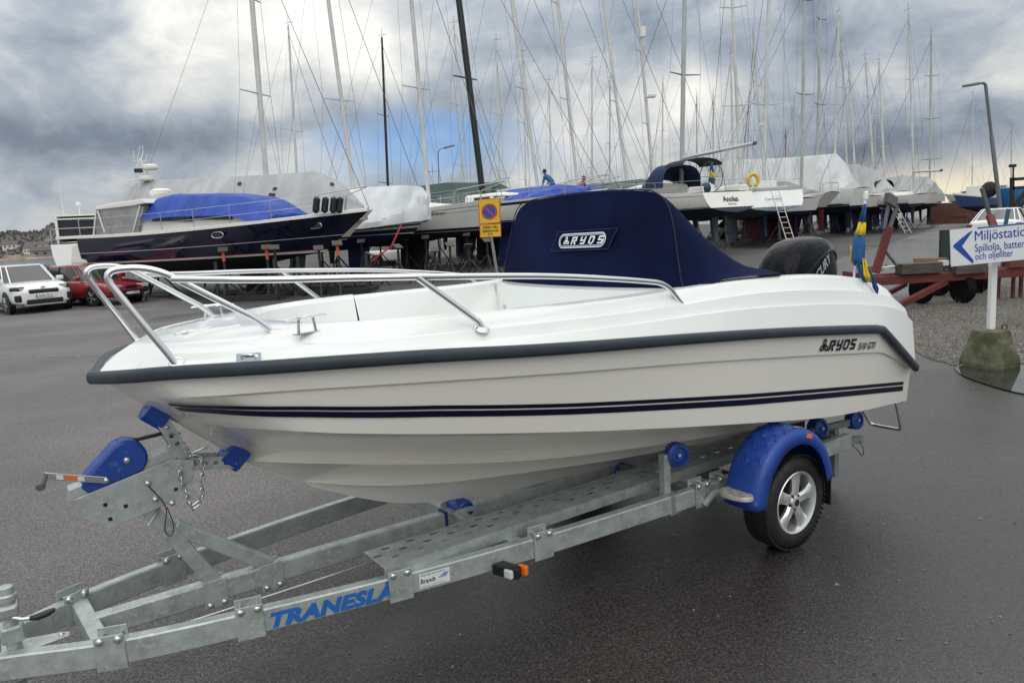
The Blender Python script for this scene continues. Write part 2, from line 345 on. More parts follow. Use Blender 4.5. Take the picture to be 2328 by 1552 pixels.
# loose stones on the gravel strip
def in_poly(x, y, P):
    c = False
    for i in range(len(P)):
        a, b = P[i - 1], P[i]
        if (a.y > y) != (b.y > y) and x < (b.x - a.x) * (y - a.y) / (b.y - a.y) + a.x: c = not c
    return c
mb = MB(); rs = random.Random(3); k = 0
while k < 9000:
    px, py = rs.uniform(2040, 2420), 640 + 215 * rs.random() ** 0.8; p = gnd(px, py)
    if not in_poly(p.x, p.y, GRAV) or in_poly(p.x, p.y, PUD): k += 1; continue
    r = rs.uniform(.006, .017) * (1.6 if rs.random() < .05 else 1); a = rs.uniform(0, pi); ca, sa = cos(a), sin(a); sx, sz = rs.uniform(.8, 1.5), rs.uniform(.4, .8)
    vs = [(r * sx, 0, 0), (0, r, 0), (-r * sx, 0, 0), (0, -r, 0), (0, 0, r * sz), (0, 0, -r * sz)]
    mb.add([(p.x + x * ca - y * sa, p.y + x * sa + y * ca, .008 + r * .3 + z) for x, y, z in vs], [(0, 1, 4), (1, 2, 4), (2, 3, 4), (3, 0, 4)]); k += 1
stone = mat('stone', (0.17, 0.16, 0.145), 0.6, var=0.75, vscale=34, detail=1)
o = obj('loose_stones', mb, stone); o['kind'] = 'stuff'; tag(o, 'loose grey gravel stones beside the red steel trailer', 'gravel')
# puddle
water = mat('puddle_water', (0.030, 0.032, 0.030), 0.02, spec=0.6)
sheet('puddle', spline(PUD, 5), 0.012, water, 0.0)
# ------------------------------------------------------------------ foreground motorboat (local x = to the bow, y = to port, z up)
O_T = Vector((0.98235097, 4.69662007, 0)); RZ_T = atan2(-0.564967, -0.8251135)
_U = Vector((-0.8251135, -0.564967, 0)); _V = Vector((0.564967, -0.8251135, 0))
def lw(p): return O_T + _U * p[0] + _V * p[1] + Vector((0, 0, p[2]))
boat = thing('motorboat', 'white open motorboat under a navy canvas cover, resting on the galvanised trailer', 'motorboat', O_T, RZ_T)
RUBX = [-1.25, -.79, .13, .8, 1.57, 2.14, 2.44, 2.71, 2.96, 3.09, 3.15, 3.2]; RUBY = [.95, .98, 1., 1., .98, .9, .8, .66, .45, .3, .16, 0.0]
def _pchip(xs, ys):
    P = spline([(x, y, 0) for x, y in zip(xs, ys)], 8); P = sorted([(p.x, p.y) for p in P]); return [p[0] for p in P], [p[1] for p in P]
_bx, _by = _pchip(RUBX, RUBY)
def hb(x): return max(0.0, interp(x, _bx, _by))
NS = 72
def curve(start, pts, n=NS):
    """pts: list of (x, y, z) ordered bow to stern; start = point on the stem"""
    P = [start] + pts; sm = spline(P, 6)
    # resample evenly in x
    x0, x1 = P[0][0], P[-1][0]; xs = [-p.x for p in sm]; out = []
    for i in range(n + 1):
        x = x0 + (x1 - x0) * (i / n) ** 1.25
        out.append(Vector((x, interp(-x, xs, [p.y for p in sm]), interp(-x, xs, [p.z for p in sm]))))
    return out
def off(pts, o, dz=0.0): return [(x, max(0.012, hb(x) - o), z + dz) for x, z in pts]
ZR = [(3.09, 1.391), (2.963, 1.403), (2.714, 1.409), (2.441, 1.407), (2.136, 1.395), (1.769, 1.367), (1.334, 1.335), (.8, 1.295), (.131, 1.237), (-.5, 1.171), (-.76, 1.141), (-.80, 1.13), (-1.017, .985), (-1.252, .83)]
ZC = [(2.95, 1.305), (2.572, 1.312), (2.118, 1.29), (1.535, 1.242), (.745, 1.169), (-.188, 1.067), (-.84, .988), (-.88, .978), (-1.27, .824)]
ZCH = [(2.70, .50, 1.150), (2.425, .695, 1.115), (1.917, .821, 1.034), (1.254, .878, .923), (.348, .89, .777), (-.467, .877, .657), (-1.33, .84, .587)]
rub_c = curve((3.17, 0, 1.36), off(ZR, .02))
cr_up = curve((3.085, 0, 1.275), off(ZC, .045))
cr_dn = curve((3.078, 0, 1.268), off(ZC, .060, -.010))
ch_o = curve((2.90, 0, 1.115), ZCH)
ch_i = curve((2.885, 0, 1.100), [(x, y - .055, z + .003) for x, y, z in ZCH])
sb_o = curve((2.66, 0, .90), [(2.12, .39, .855), (1.5, .50, .755), (.83, .53, .675), (-.2, .54, .575), (-1.33, .54, .49)])
sb_i = curve((2.645, 0, .888), [(2.11, .330, .862), (1.49, .435, .762), (.83, .465, .682), (-.2, .475, .582), (-1.33, .475, .498)])
sc_o = curve((2.42, 0, .745), [(2.12, .115, .685), (1.78, .185, .635), (1.25, .22, .575), (.6, .23, .505), (-.4, .23, .425), (-1.33, .23, .375)])
sc_i = curve((2.40, 0, .735), [(2.11, .065, .690), (1.77, .125, .641), (1.25, .155, .580), (.6, .165, .510), (-.4, .165, .430), (-1.33, .165, .38)])
def lip(c, dy, dz): return [Vector((p.x, max(0, p.y - dy * min(1, p.y * 8)), p.z + dz * min(1, p.y * 8))) for p in c]
sb_t2 = lip(sb_o, .052, .040); sb_t = lip(sb_o, .022, .020); sb_o = lip(sb_o, -.016, 0); sc_t2 = lip(sc_o, .046, .034); sc_t = lip(sc_o, .020, .018); sc_o = lip(sc_o, -.014, 0)
keel = curve((2.36, 0, .705), [(2.068, .004, .565), (1.831, .006, .49), (1.434, .008, .43), (1.139, .008, .405), (.3, .008, .365), (-1.33, .008, .31)])
HC = [rub_c, cr_up, cr_dn, ch_o, ch_i, sb_t2, sb_t, sb_o, sb_i, sc_t2, sc_t, sc_o, sc_i, keel]
def mir(p): return Vector((p[0], -p[1], p[2]))
mb = MB()
mb.loft(HC, closed=False); mb.loft([[mir(p) for p in c] for c in HC[::-1]], closed=False)
tr = [c[-1] for c in HC] + [mir(c[-1]) for c in HC[::-1]]
mb.add(tr, [tuple(range(len(tr)))])
hull = obj('hull', mb, hullw, boat, smooth=18)
# name stripes on both sides, set a little proud of the hull
def hull_pt(i, s): return cr_dn[i].lerp(ch_o[i], s)
STX = [-1.274, .397, 1.527, 2.115, 2.571, 2.838, 3.055]; STT = [.729, .944, 1.1, 1.188, 1.244, 1.27, 1.282]; STB = [.673, .89, 1.054, 1.145, 1.205, 1.235, 1.246]
def stripe(fa, fb, name):
    mb = MB()
    for sg in (1, -1):
        A, B = [], []
        for i in range(3, NS + 1):
            def find(fr):
                lo, hi = 0.0, 1.0
                for _ in range(26):
                    m = (lo + hi) / 2; p = hull_pt(i, m); zt = lerp(interp(p.x, STX, STT), interp(p.x, STX, STB), fr)
                    if p.z > zt: lo = m
                    else: hi = m
                return lo
            sa, sb = find(fa), find(fb)
            j = min(i + 1, NS); k = max(i - 1, 0)
            nrm = (hull_pt(j, .5) - hull_pt(k, .5)).cross(ch_o[i] - cr_dn[i])
            if nrm.length < 1e-9: nrm = Vector((0.5, 1, 0))
            nrm.normalize(); nrm = nrm if nrm.y > 0 else -nrm
            if hull_pt(i, sa).x < -1.262: continue
            for L_, s_ in ((A, sa), (B, sb)):
                p = hull_pt(i, s_) + nrm * (.0025 + .007 * max(0, 1 - i / 22)); L_.append(Vector((p.x, p.y * sg, p.z)))
        mb.loft([A, B], closed=False)
    return obj(name, mb, navy, hull)
stripe(-.02, .36, 'stripe'); stripe(.50, 1.10, 'stripe')
# rub rail: one rubber moulding right round the bow
rp = [p + Vector((0.012, .010, 0)) for p in rub_c]; rp[0] = Vector((3.192, 0, 1.362))
full = [p for p in rp[::-1]] + [mir(p) for p in rp[1:]]
rings = []
prof = [(0.0, .026), (.014, .023), (.021, .010), (.021, -.010), (.014, -.023), (0.0, -.026), (-.02, -.016), (-.02, .016)]
for i, p in enumerate(full):
    a, b = full[max(i - 1, 0)], full[min(i + 1, len(full) - 1)]; t = (b - a).normalized(); out = t.cross(Vector((0, 0, 1))); out.normalize(); out = -out if out.dot(Vector((p.x - 1.2, p.y, 0))) < 0 else out
    up = t.cross(out).normalized(); up = up if up.z > 0 else -up
    rings.append([p + out * q + up * w for q, w in prof])
obj('rub_rail', MB().loft(rings, True, True, True), rubg, boat, smooth=50)
# deck moulding: gunwale with two styling steps, foredeck, bow well
ZG = [(2.878, 1.487), (2.663, 1.495), (2.479, 1.5), (2.216, 1.503), (1.914, 1.508), (1.46, 1.506), (1.065, 1.504), (.608, 1.512), (.294, 1.514), (-.185, 1.497), (-.524, 1.468), (-.826, 1.424), (-.997, 1.385), (-1.142, 1.333), (-1.25, 1.25)]
ZR1 = [(2.89, 1.463), (2.589, 1.471), (2.318, 1.465), (2.015, 1.462), (1.66, 1.459), (1.235, 1.451), (.838, 1.448), (.668, 1.452), (.25, 1.449), (-.238, 1.418), (-.736, 1.361), (-1.075, 1.289), (-1.26, 1.20)]
ZR2 = [(2.89, 1.436), (2.589, 1.443), (2.318, 1.438), (2.015, 1.428), (1.66, 1.412), (1.273, 1.404), (.882, 1.398), (.715, 1.396), (.304, 1.381), (-.307, 1.335), (-.739, 1.284), (-1.087, 1.214), (-1.268, 1.12)]
d0 = curve((3.175, 0, 1.372), off(ZR, .018, .012))
d2a = curve((3.135, 0, 1.415), off(ZR2, .052, -.002)); d2b = curve((3.128, 0, 1.420), off(ZR2, .072, .001))
d1a = curve((3.10, 0, 1.442), off(ZR1, .094, -.002)); d1b = curve((3.093, 0, 1.447), off(ZR1, .115, .001))
g1 = curve((3.055, 0, 1.468), off(ZG, .15, -.010)); g2 = curve((3.045, 0, 1.474), off(ZG, .165, .002)); g3 = curve((3.02, 0, 1.480), off(ZG, .195, .007)); g4 = curve((2.99, 0, 1.482), off(ZG, .215, .004))
DC = [d0, d2a, d2b, d1a, d1b, g1, g2, g3, g4]
mb = MB(); mb.loft(DC, closed=False); mb.loft([[mir(p) for p in c] for c in DC[::-1]], closed=False)
# aft end of each quarter
for sg in (1, -1):
    e = [Vector((c[-1].x, c[-1].y * sg, c[-1].z)) for c in DC] + [Vector((-1.20, sg * .70, 1.24)), Vector((-1.22, sg * .70, .86))]
    mb.add(e, [tuple(range(len(e)))])
# bow well rim
WX0 = 1.78
def rim(s):
    """s 0..1: middle of the rim at the bow -> port side at x=WX0"""
    a = s * pi / 2; yb = hb(WX0) - .235; return Vector((WX0 + .74 * cos(a), yb * sin(a) ** .92, 0))
M = 22; fd = []
for i in range(M + 1):
    s = i / M; x = 2.99 + (WX0 - 2.99) * s ** .9; yg = max(0.0, interp(-x, [-p.x for p in g4], [p.y for p in g4])); zg = interp(-x, [-p.x for p in g4], [p.z for p in g4])
    a = Vector((x, yg, zg)); b = rim(s); b.z = interp(b.x, [2.0, 2.53], [1.512, 1.520])
    row = []
    for k in range(6):
        t = k / 5; p = a.lerp(b, t); p.z = lerp(a.z, b.z, t) + .012 * sin(pi * t); row.append(p)
    q = b - (b - Vector((1.9, 0, b.z))).normalized() * .018; row.append(Vector((q.x, q.y, b.z - .012)))
    q = b - (b - Vector((1.9, 0, b.z))).normalized() * .035; row.append(Vector((q.x, q.y, b.z - .06)))
    q = b - (b - Vector((1.9, 0, b.z))).normalized() * .09; row.append(Vector((q.x, q.y, 1.30)))
    q = b - (b - Vector((1.9, 0, b.z))).normalized() * .14; row.append(Vector((q.x, q.y, 1.285)))
    q = b - (b - Vector((1.9, 0, b.z))).normalized() * .30; row.append(Vector((q.x, q.y, 1.28)))
    row.append(Vector((min(q.x, 1.72), q.y * .5, 1.28))); fd.append(row)
mb.loft(fd, closed=False); mb.loft([[mir(p) for p in r] for r in fd[::-1]], closed=False)
# gunwale inner wall and cockpit
for sg in (1, -1):
    rows = []
    for i in range(31):
        x = WX0 + (-1.2 - WX0) * i / 30; yg = interp(-x, [-p.x for p in g4], [p.y for p in g4]); zg = interp(-x, [-p.x for p in g4], [p.z for p in g4])
        zb = 1.285 if x > .72 else .95
        rows.append([Vector((x, sg * yg, zg)), Vector((x, sg * (yg - .020), zg + .001)), Vector((x, sg * (yg - .038), zg - .012)), Vector((x, sg * (yg - .055), zg - .06)), Vector((x, sg * (yg - .11), min(1.30, zg - .1))), Vector((x, sg * (yg - .16), min(zb, zg - .15))), Vector((x, 0, min(zb, zg - .15)))])
    mb.loft(rows if sg > 0 else rows[::-1], closed=False)
mb.add([(-1.20, .72, .86), (-1.20, -.72, .86), (-1.20, -.72, 1.10), (-1.20, .72, 1.10)], [(0, 1, 2, 3)])
mb.box((-1.235, 0, 1.0), (.065, 1.42, .24))
obj('deck', mb, gel, boat, smooth=17)
# white panel under the windscreen with rivets
mb = MB(); P = []
for i in range(13):
    y = -.72 + 1.44 * i / 12; x = .80 + .10 * (1 - (y / .74) ** 2); P.append([Vector((x, y, 1.283)), Vector((x - .012, y, 1.50)), Vector((x - .05, y, 1.51)), Vector((x - .30, y, 1.50))])
mb.loft(P, closed=False); panel = obj('console_panel', mb, gel, boat, smooth=40)
for y in (-.58, -.30, -.02, .30):
    x = .80 + .10 * (1 - (y / .74) ** 2); obj('rivet', MB().lathe((x - .003, y, 1.36), (1, 0, 0), [(.014, 0), (.014, .004), (.008, .009)], 10), boltm, panel, smooth=True)
# ---- canvas cover
FOUT = [(-.785, 1.455), (-.76, 1.52), (-.735, 1.66), (-.70, 1.82), (-.67, 1.915), (-.62, 1.97), (-.52, 1.998), (-.26, 2.012), (0, 2.016), (.26, 2.012), (.50, 1.998), (.59, 1.975), (.655, 1.92), (.70, 1.82), (.745, 1.66), (.785, 1.52), (.825, 1.455)]
def fx(y, z): return .71 + .115 * (1 - (y / .8) ** 2) - .11 * (z - 1.455) / .55
rw = random.Random(5)
def wr(a, b): return sin(a * 9.3 + b * 4.1) * .5 + sin(a * 17.1 - b * 11.3 + 1.3) * .3 + sin(a * 5.2 + b * 23.7 + .7) * .2
rows = []
for k in range(8, 0, -1):
    t = k / 8; row = []
    for (y, z) in FOUT:
        zb = 1.445 - .012 * cos(y * 2); z2 = lerp(z, zb, t); row.append(Vector((fx(y, z2) + .009 * wr(y * 1.0, z2 * 1.5) * min(1, t * 3), y * lerp(1, .985, t), z2)))
    rows.append(row)
rows.append([Vector((fx(y, z), y, z)) for y, z in FOUT]); rows.append([Vector((fx(y, z) - .012, y * 1.004, z + .006)) for y, z in FOUT])
ST = [(.07, .965), (.17, .83), (.28, .68), (.40, .53), (.52, .39), (.65, .265), (.80, .15), (.95, .07), (1.12, .01), (1.16, -.015)]
def gz_at(x): return interp(-x, [-p.x for p in g3], [p.z for p in g3])
for d, hf in ST:
    row = []
    for (y, z) in FOUT:
        x = fx(y, z) - d * (1 - .36 * (abs(y) / .8) ** 2); zb = lerp(1.455, gz_at(x) + .012, min(1, d * 3)); edge = max(0.0, (z - 1.455) / .56)
        h = edge * .56 * hf * (1 - (1 - hf) * .58 * (abs(y) / .8) ** 1.3)
        fold = .016 * wr(x * 1.7, y * 1.9) * min(1, d * 4) * min(1, edge * 3) + .014 * sin(y * 7 + x * 4) * min(1, d) * edge
        row.append(Vector((x, y * lerp(1.0, 1.02, min(1, d)), zb + h + fold)))
    rows.append(row)
mb = MB(); mb.loft(rows, closed=False)
cover = obj('canvas_cover', mb, canvas, boat, smooth=60)
m_ = cover.modifiers.new('sub', 'SUBSURF'); m_.levels = 2; m_.render_levels = 2
thread = mat('seam_thread', (0.045, 0.06, 0.12), 0.8); pipe = mat('cover_piping', (0.006, 0.009, 0.030), 0.7)
edge = [Vector((fx(y, z) + .002, y * 1.003, z + .004)) for y, z in FOUT]
obj('piping', MB().tube(spline(edge, 4), 0.0035, 6), pipe, cover, smooth=True)
# front flap held by white studs
mb = MB(); R0, R1 = [], []
for i in range(25):
    y = -.755 + 1.535 * i / 24; R0.append(Vector((fx(y, 1.50) + .006, y, 1.515))); R1.append(Vector((fx(y, 1.45) + .018, y, 1.452 + .006 * sin(y * 7) - .03 * max(0, (y - .45)))))
mb.loft([R0, [a.lerp(b, .5) + Vector((.004, 0, 0)) for a, b in zip(R0, R1)], R1, [p - Vector((.012, 0, 0)) for p in R1]], closed=False)
flap = obj('front_flap', mb, canvas, cover, smooth=60)
for y in (-.70, -.16, .34, .62): obj('stud', MB().lathe((fx(y, 1.48) + .012, y, 1.478), (1, 0, 0), [(.010, 0), (.010, .006), (.005, .010)], 10), whitep, flap, smooth=True)
# lettering patch on the cover
whitev = mat('white_vinyl', (0.72, 0.74, 0.77), 0.5)
def onf(o):
    def fn(u, w):    # u across (to port), w up
        y, z = u, w; return Vector((fx(y, z) + o + .004 + .009 * wr(y * 1.0, z * 1.5) * .8, y, z))
    return fn
def subdiv(vs, fs): return vs, fs
pn = canvas
gridv, gridf = [], []
for j in range(5):
    for i in range(13):
        u = i / 12; w = j / 4; gridv.append((-.115 + .475 * u + .05 * (w - .5), 1.700 + .008 * u + .108 * w)); 
for j in range(4):
    for i in range(12): a = j * 13 + i; gridf.append((a, a + 1, a + 14, a + 13))
patch = obj('logo_patch', flat(MB(), (gridv, gridf), onf(.006)), pn, cover)
pe = []
for a, b in (((-.14, 1.700), (.335, 1.708)), ((.335, 1.708), (.385, 1.816)), ((.385, 1.816), (-.09, 1.808)), ((-.09, 1.808), (-.14, 1.700))):
    for i in range(10): t = i / 10; pe.append(onf(.008)(lerp(a[0], b[0], t), lerp(a[1], b[1], t)))
obj('patch_stitching', MB().tube(pe, .0011, 5, closed=True), thread, patch)
LET = {'R': [[(.1, 0), (.1, .9), (.62, .9), (.66, .52), (.3, .52)], [(.36, .42), (.66, 0)]], 'Y': [[(.1, 1), (.1, .5), (.55, .5)], [(.66, 1), (.66, .1), (.1, .1)]], 'D': [[(.1, .1), (.1, .9), (.56, .9), (.67, .78), (.67, .22), (.56, .1), (.22, .1)]], 'S': [[(.68, .9), (.1, .9), (.1, .53), (.66, .46), (.66, .1), (.06, .1)]]}
def ryds(x0, y0, h, adv=.92, sh=.25, asp=1.0):
    vs, fs = [], []; x = x0
    for ch in 'RYDS':
        v, f = strokes(LET[ch], .205, sh); o = len(vs)
        vs += [(x + a * h * asp, y0 + b * h) for a, b in v]; fs += [tuple(o + i for i in q) for q in f]; x += adv * h * asp
    return vs, fs
def propeller(cx, cy_, r):
    vs, fs = [], []
    for a0 in (90, 210, 330):
        a = radians(a0); n = 16; o = len(vs); ex, ey = cos(a), sin(a); c = (cx + ex * r * .52, cy_ + ey * r * .52)
        for k in range(n):
            t = 2 * pi * k / n
            for q in (1.0, .42):
                u, w = cos(t) * r * .50 * q, sin(t) * r * .40 * q; vs.append((c[0] + ex * u - ey * w, c[1] + ey * u + ex * w))
        for k in range(n):
            l = (k + 1) % n; fs.append((o + 2 * k, o + 2 * l, o + 2 * l + 1, o + 2 * k + 1))
    return vs, fs
def rrect(cx, cy_, w, h, wd, tilt=0.0):
    pts = []; r = h / 2
    for k in range(20):
        a = -pi / 2 + pi * k / 19; pts.append((cx + w / 2 - r + r * cos(a), cy_ + r * sin(a)))
    for k in range(20):
        a = pi / 2 + pi * k / 19; pts.append((cx - w / 2 + r + r * cos(a), cy_ + r * sin(a)))
    n = len(pts); vs = []; fs = []
    for i in range(n):
        t = Vector(pts[(i + 1) % n]) - Vector(pts[i - 1]); t.normalize(); nn = Vector((t.y, -t.x))
        for s in (0, wd): q = Vector(pts[i]) - nn * s; vs.append((q.x, q.y))
    for i in range(n): j = (i + 1) % n; fs.append((2 * i, 2 * j, 2 * j + 1, 2 * i + 1))
    return vs, fs
def sk(pf, cx, cy_, k=.010):
    return [(x + (y - cy_) * .12, y + (x - cx) * k) for x, y in pf[0]], pf[1]
LC = (.122, 1.758)
lmb = MB()
for pf in (rrect(*LC, .385, .080, .006), rrect(*LC, .362, .060, .003)): flat(lmb, sk(pf, *LC), onf(.010))
flat(lmb, sk(ryds(LC[0] - .088, LC[1] - .021, .042, adv=1.28, asp=1.35), *LC), onf(.0105))
flat(lmb, sk(propeller(LC[0] - .125, LC[1] - .002, .026), *LC), onf(.0105))
obj('logo', lmb, whitev, patch)
# lettering on the port side of the hull
def onhull(px, pz):      # x to the stern from the letter start, z up
    x = px; z = pz
    i = min(range(NS + 1), key=lambda k: abs(cr_up[k].x - x)); a, b = rub_c[i], cr_up[i]; t = (a.z - z) / (a.z - b.z + 1e-6); y = lerp(a.y, b.y, max(0, min(1, t))); return Vector((x, y + .006, z))
def hp(u, w): x = -.19 - u; return onhull(x, 1.085 - .10 * u + w)
lm = MB(); flat(lm, ryds(.065, .0, .062, adv=1.0, asp=1.15), hp); flat(lm, propeller(.025, .030, .042), hp); flat(lm, text_fit('510 GTI', .19, .042, shear=.25, offset=.02), lambda x, y: hp(.375 + x, y - .006))
obj('hull_lettering', lm, navy, boat)
# ---- stainless rails
def rail(sg, name):
    t = thing  # noqa
    mb = MB(); S = lambda x, y, z: Vector((x, sg * y, z))
    loop = fillet([S(2.955, .405, 1.425), S(2.97, .40, 1.455), S(3.155, .345, 1.785), S(2.99, .375, 1.785), S(2.66, .44, 1.56), S(2.60, .455, 1.495)], [0, .03, .075, .075, .05, 0], 8)
    r = obj(name, mb.tube(loop, .0128, 12), steel, boat, smooth=True)
    top = [S(2.93, .395, 1.735)] + [S(x, y, z) for x, y, z in ((2.66, .60, 1.715), (2.4, .715, 1.702), (2.13, .80, 1.685), (1.6, .86, 1.645), (1.2, .872, 1.598))] + [S(.97, .87, 1.565)]
    top = spline(top, 5) + [S(.93, .87, 1.555), S(.88, .87, 1.53), S(.80, .875, 1.44), S(.795, .876, 1.40)]
    obj('top_rail', MB().tube(fillet(top, .05, 4), .0128, 12), steel, r, smooth=True)
    obj('stanchion', MB().tube(fillet([S(2.15, .80, 1.683), S(1.955, .835, 1.52), S(1.915, .845, 1.485), S(1.912, .85, 1.455)], .03, 5), .0128, 12), steel, r, smooth=True)
    for p, nn in ((S(2.953, .403, 1.428), (.25, sg * .75, .6)), (S(1.912, .85, 1.462), (0, sg * .5, 1)), (S(.795, .878, 1.41), (0, sg * .9, .5)), (S(2.60, .455, 1.503), (0, 0, 1))):
        obj('base_flange', MB().lathe(p, nn, [(.030, 0), (.030, .004), (.018, .012)], 18), steel, r, smooth=True)
rail(1, 'bow_rail'); rail(-1, 'bow_rail')
def cleat(p, yaw, s=1.0, tall=True):
    R = Matrix.Rotation(yaw, 3, 'Z'); q = lambda x, y, z: V3(p) + R @ Vector((x * s, y * s, z * s)); mb = MB()
    h = .05 if tall else .022
    mb.tube([q(-.085, 0, h), q(-.06, 0, h + .003), q(.06, 0, h + .003), q(.085, 0, h)], [.004, .0065, .0065, .004], 8)
    for x in (-.028, .028): mb.tube([q(x * 1.3, 0, 0), q(x, 0, h)], .0062, 8)
    mb.box(q(0, 0, .002), (.10 * s, .024 * s, .004), yaw)
    return obj('cleat', mb, steel, boat, smooth=True)
cleat((2.525, .60, 1.503), .35, 1.15); cleat((2.60, -.50, 1.498), -.35, 1.15); cleat((2.80, .10, 1.492), .1, .8, False)
# towing eye plate on the port bow
y0 = hb(2.745) - .042
mb = MB(); n_ = Vector((.55, .80, .25)).normalized(); tx = Vector((-.80, .58, 0)).normalized(); tz = n_.cross(tx).normalized(); tz = tz if tz.z > 0 else -tz
c0 = Vector((2.745, y0, 1.440)); mb.frame_box(c0, tx * .045, tz * .019, n_ * .003)
mb.tube(fillet([c0 + tx * -.024, c0 + tx * -.024 + n_ * .022 + tz * .01, c0 + tx * .024 + n_ * .022 + tz * .01, c0 + tx * .024], .012, 4), .0055, 8)
obj('towing_eye', mb, steel, boat, smooth=40)
mb = MB(); mb.box((2.87, .12, 1.487), (.07, .035, .012), .4); obj('navigation_light', mb, mat('cream_plastic', (.6, .57, .45), .4), boat, bevel=.004)
mb = MB(); hp_ = [(2.885, .085), (2.70, .185), (2.655, .185), (2.655, -.185), (2.70, -.185), (2.885, -.085)]; zt_h = lambda x: 1.5075 + (2.885 - x) * .072
mb.add([(x, y, zt_h(x)) for x, y in hp_] + [(x, y, zt_h(x) - .03) for x, y in hp_], [tuple(range(5, -1, -1))] + [(i, (i + 1) % 6, 6 + (i + 1) % 6, 6 + i) for i in range(6)]); obj('locker_hatch', mb, gel, boat, bevel=.004)
# bow eye
obj('bow_eye', MB().tube(fillet([(2.90, .0, 1.08), (2.96, 0, 1.02), (2.88, 0, 0.98), (2.80, 0, 1.0)], .025, 4), .006, 8), steel, boat, smooth=True)
# boarding step under the transom
mb = MB(); mb.tube(fillet([(-1.30, .545, .50), (-1.40, .56, .36), (-1.40, .775, .36), (-1.34, .765, .56)], .035, 5), .011, 10)
obj('boarding_step', mb, steel, boat, smooth=True)
# ---- outboard motor
gloss = mat('motor_black', (0.004, 0.005, 0.008), 0.07, spec=.14)
satin = mat('motor_satin', (0.006, 0.007, 0.008), 0.3, spec=.12)
def cowl_ring(z, cx, hl, hw, e=2.6, n=28):
    R = []
    for k in range(n):
        a = 2 * pi * k / n; c, s = cos(a), sin(a); R.append(Vector((cx + hl * abs(c) ** (2 / e) * (1 if c > 0 else -1), hw * abs(s) ** (2 / e) * (1 if s > 0 else -1), z)))
    return R
CW = [(1.06, -1.365, .27, .15), (1.12, -1.365, .30, .175), (1.22, -1.365, .325, .195), (1.34, -1.365, .335, .203), (1.44, -1.370, .325, .200), (1.52, -1.385, .300, .190), (1.58, -1.405, .262, .172), (1.625, -1.425, .205, .142), (1.65, -1.440, .135, .10), (1.661, -1.445, .05, .04)]
cowl = obj('outboard_motor', MB().loft([cowl_ring(*c) for c in CW], True, True, True), gloss, boat, smooth=60)
def cowl_y(x, z):
    zs_ = [c[0] for c in CW]; cx_, hl_, hw_ = (interp(z, zs_, [c[k] for c in CW]) for k in (1, 2, 3)); q = min(.999, abs(x - cx_) / hl_); return hw_ * (1 - q ** 2.6) ** (1 / 2.6)
for sg in (1, -1):      # sculpted side panels, set proud of the cowl with a raised rim
    mb = MB(); R = []
    for i in range(17):
        t = i / 16; x = -1.17 - .50 * t; zt = 1.385 + .175 * sin(pi / 2 * min(1, t * 1.35)) - .16 * max(0, t - .80) * 5 * .6; zb = 1.16
        R.append([Vector((x, sg * (cowl_y(x, z) + o_), z)) for z, o_ in ((zb, .004), (lerp(zb, zt, .35), .009), (lerp(zb, zt, .7), .009), (zt - .022, .006), (zt - .012, .016), (zt, .016), (zt + .006, .001))])
    mb.loft(R if sg < 0 else R[::-1], closed=False); obj('side_panel', mb, satin, cowl, smooth=30)
mb = MB()
def mtx(x, y): X, Z = -1.16 - x * .70 + y * .35, 1.262 + x * .50 + y; return Vector((X, cowl_y(X, Z) + .016, Z))
flat(mb, text_fit('MERCURY', .46, .062, shear=.25, offset=.02), mtx)
obj('motor_lettering', mb, mat('motor_silver', (.42, .43, .44), .35, metal=.4), cowl)
mb = MB(); mb.box((-1.47, 0, 1.02), (.36, .22, .10)); mb.box((-1.36, 0, .80), (.13, .11, .45)); mb.box((-1.34, 0, .42), (.20, .05, .40)); mb.box((-1.40, 0, .58), (.40, .14, .02))
obj('midsection', mb, satin, cowl, bevel=.02)
# ---- flag on its staff at the stern
SX = -1.27
flagroot = thing('stern_flag', 'blue flag with yellow cross drooping from a white staff at the motorboat stern', 'flag', lw((-.80, .80, 1.43)), RZ_T)
toL = lambda p: Vector((p[0] + .80, p[1] - .80, p[2] - 1.43))
obj('staff', MB().tube([toL((-.755, .80, 1.38)), toL((-.882, .80, 1.905))], .0075, 10), whitep, flagroot, smooth=True)
mb = MB(); mb.tube([toL((-.880, .80, 1.895)), toL((-.887, .80, 1.925))], [.015, .017], 10); mb.ball(toL((-.888, .80, 1.930)), .015, 10, 5); obj('staff_cap', mb, whitep, flagroot, smooth=True)
def fl(px, py, dx=0.0):
    d = ray(px, py); w0 = lw((-.86 + dx, .87, 1.5)); n = Vector((-.25, 1, 0)).normalized(); t = (w0 - CAM).dot(n) / d.dot(n); P = CAM + d * t - O_T; return Vector((P.dot(_U) + .80, P.dot(_V) - .80, P.z - 1.43))
FB, FY = mat('flag_blue', lin(38, 88, 140), .8, var=.12, vscale=20, bump=.3, bscale=200), mat('flag_yellow', lin(228, 200, 45), .8, var=.1, vscale=20, bump=.3, bscale=200)
def cloth(name, rows, m):
    mb = MB(); R = []
    for r, (y, xa, xb) in enumerate(rows):
        R.append([fl(lerp(xa, xb, k / 6), y + (k - 3) * .4, .018 * sin(k * 1.9 + r * .6) + .012 * sin(r * 1.1)) for k in range(7)])
    mb.loft(R, closed=False); o = obj(name, mb, m, flagroot, smooth=60); s = o.modifiers.new('t', 'SOLIDIFY'); s.thickness = .002; return o
cloth('cloth', [(464, 1964, 1970), (480, 1959, 1969), (505, 1952, 1968.5)], FB)
cloth('cross_band', [(505, 1952, 1968.5), (520, 1948, 1968), (534, 1942, 1967)], FY)
cloth('cloth', [(534, 1942, 1967), (560, 1938, 1967), (585, 1935, 1966), (605, 1941, 1964)], FB)
cloth('cross_band', [(560, 1934, 1938), (585, 1932.5, 1936), (600, 1934, 1939)], FY)
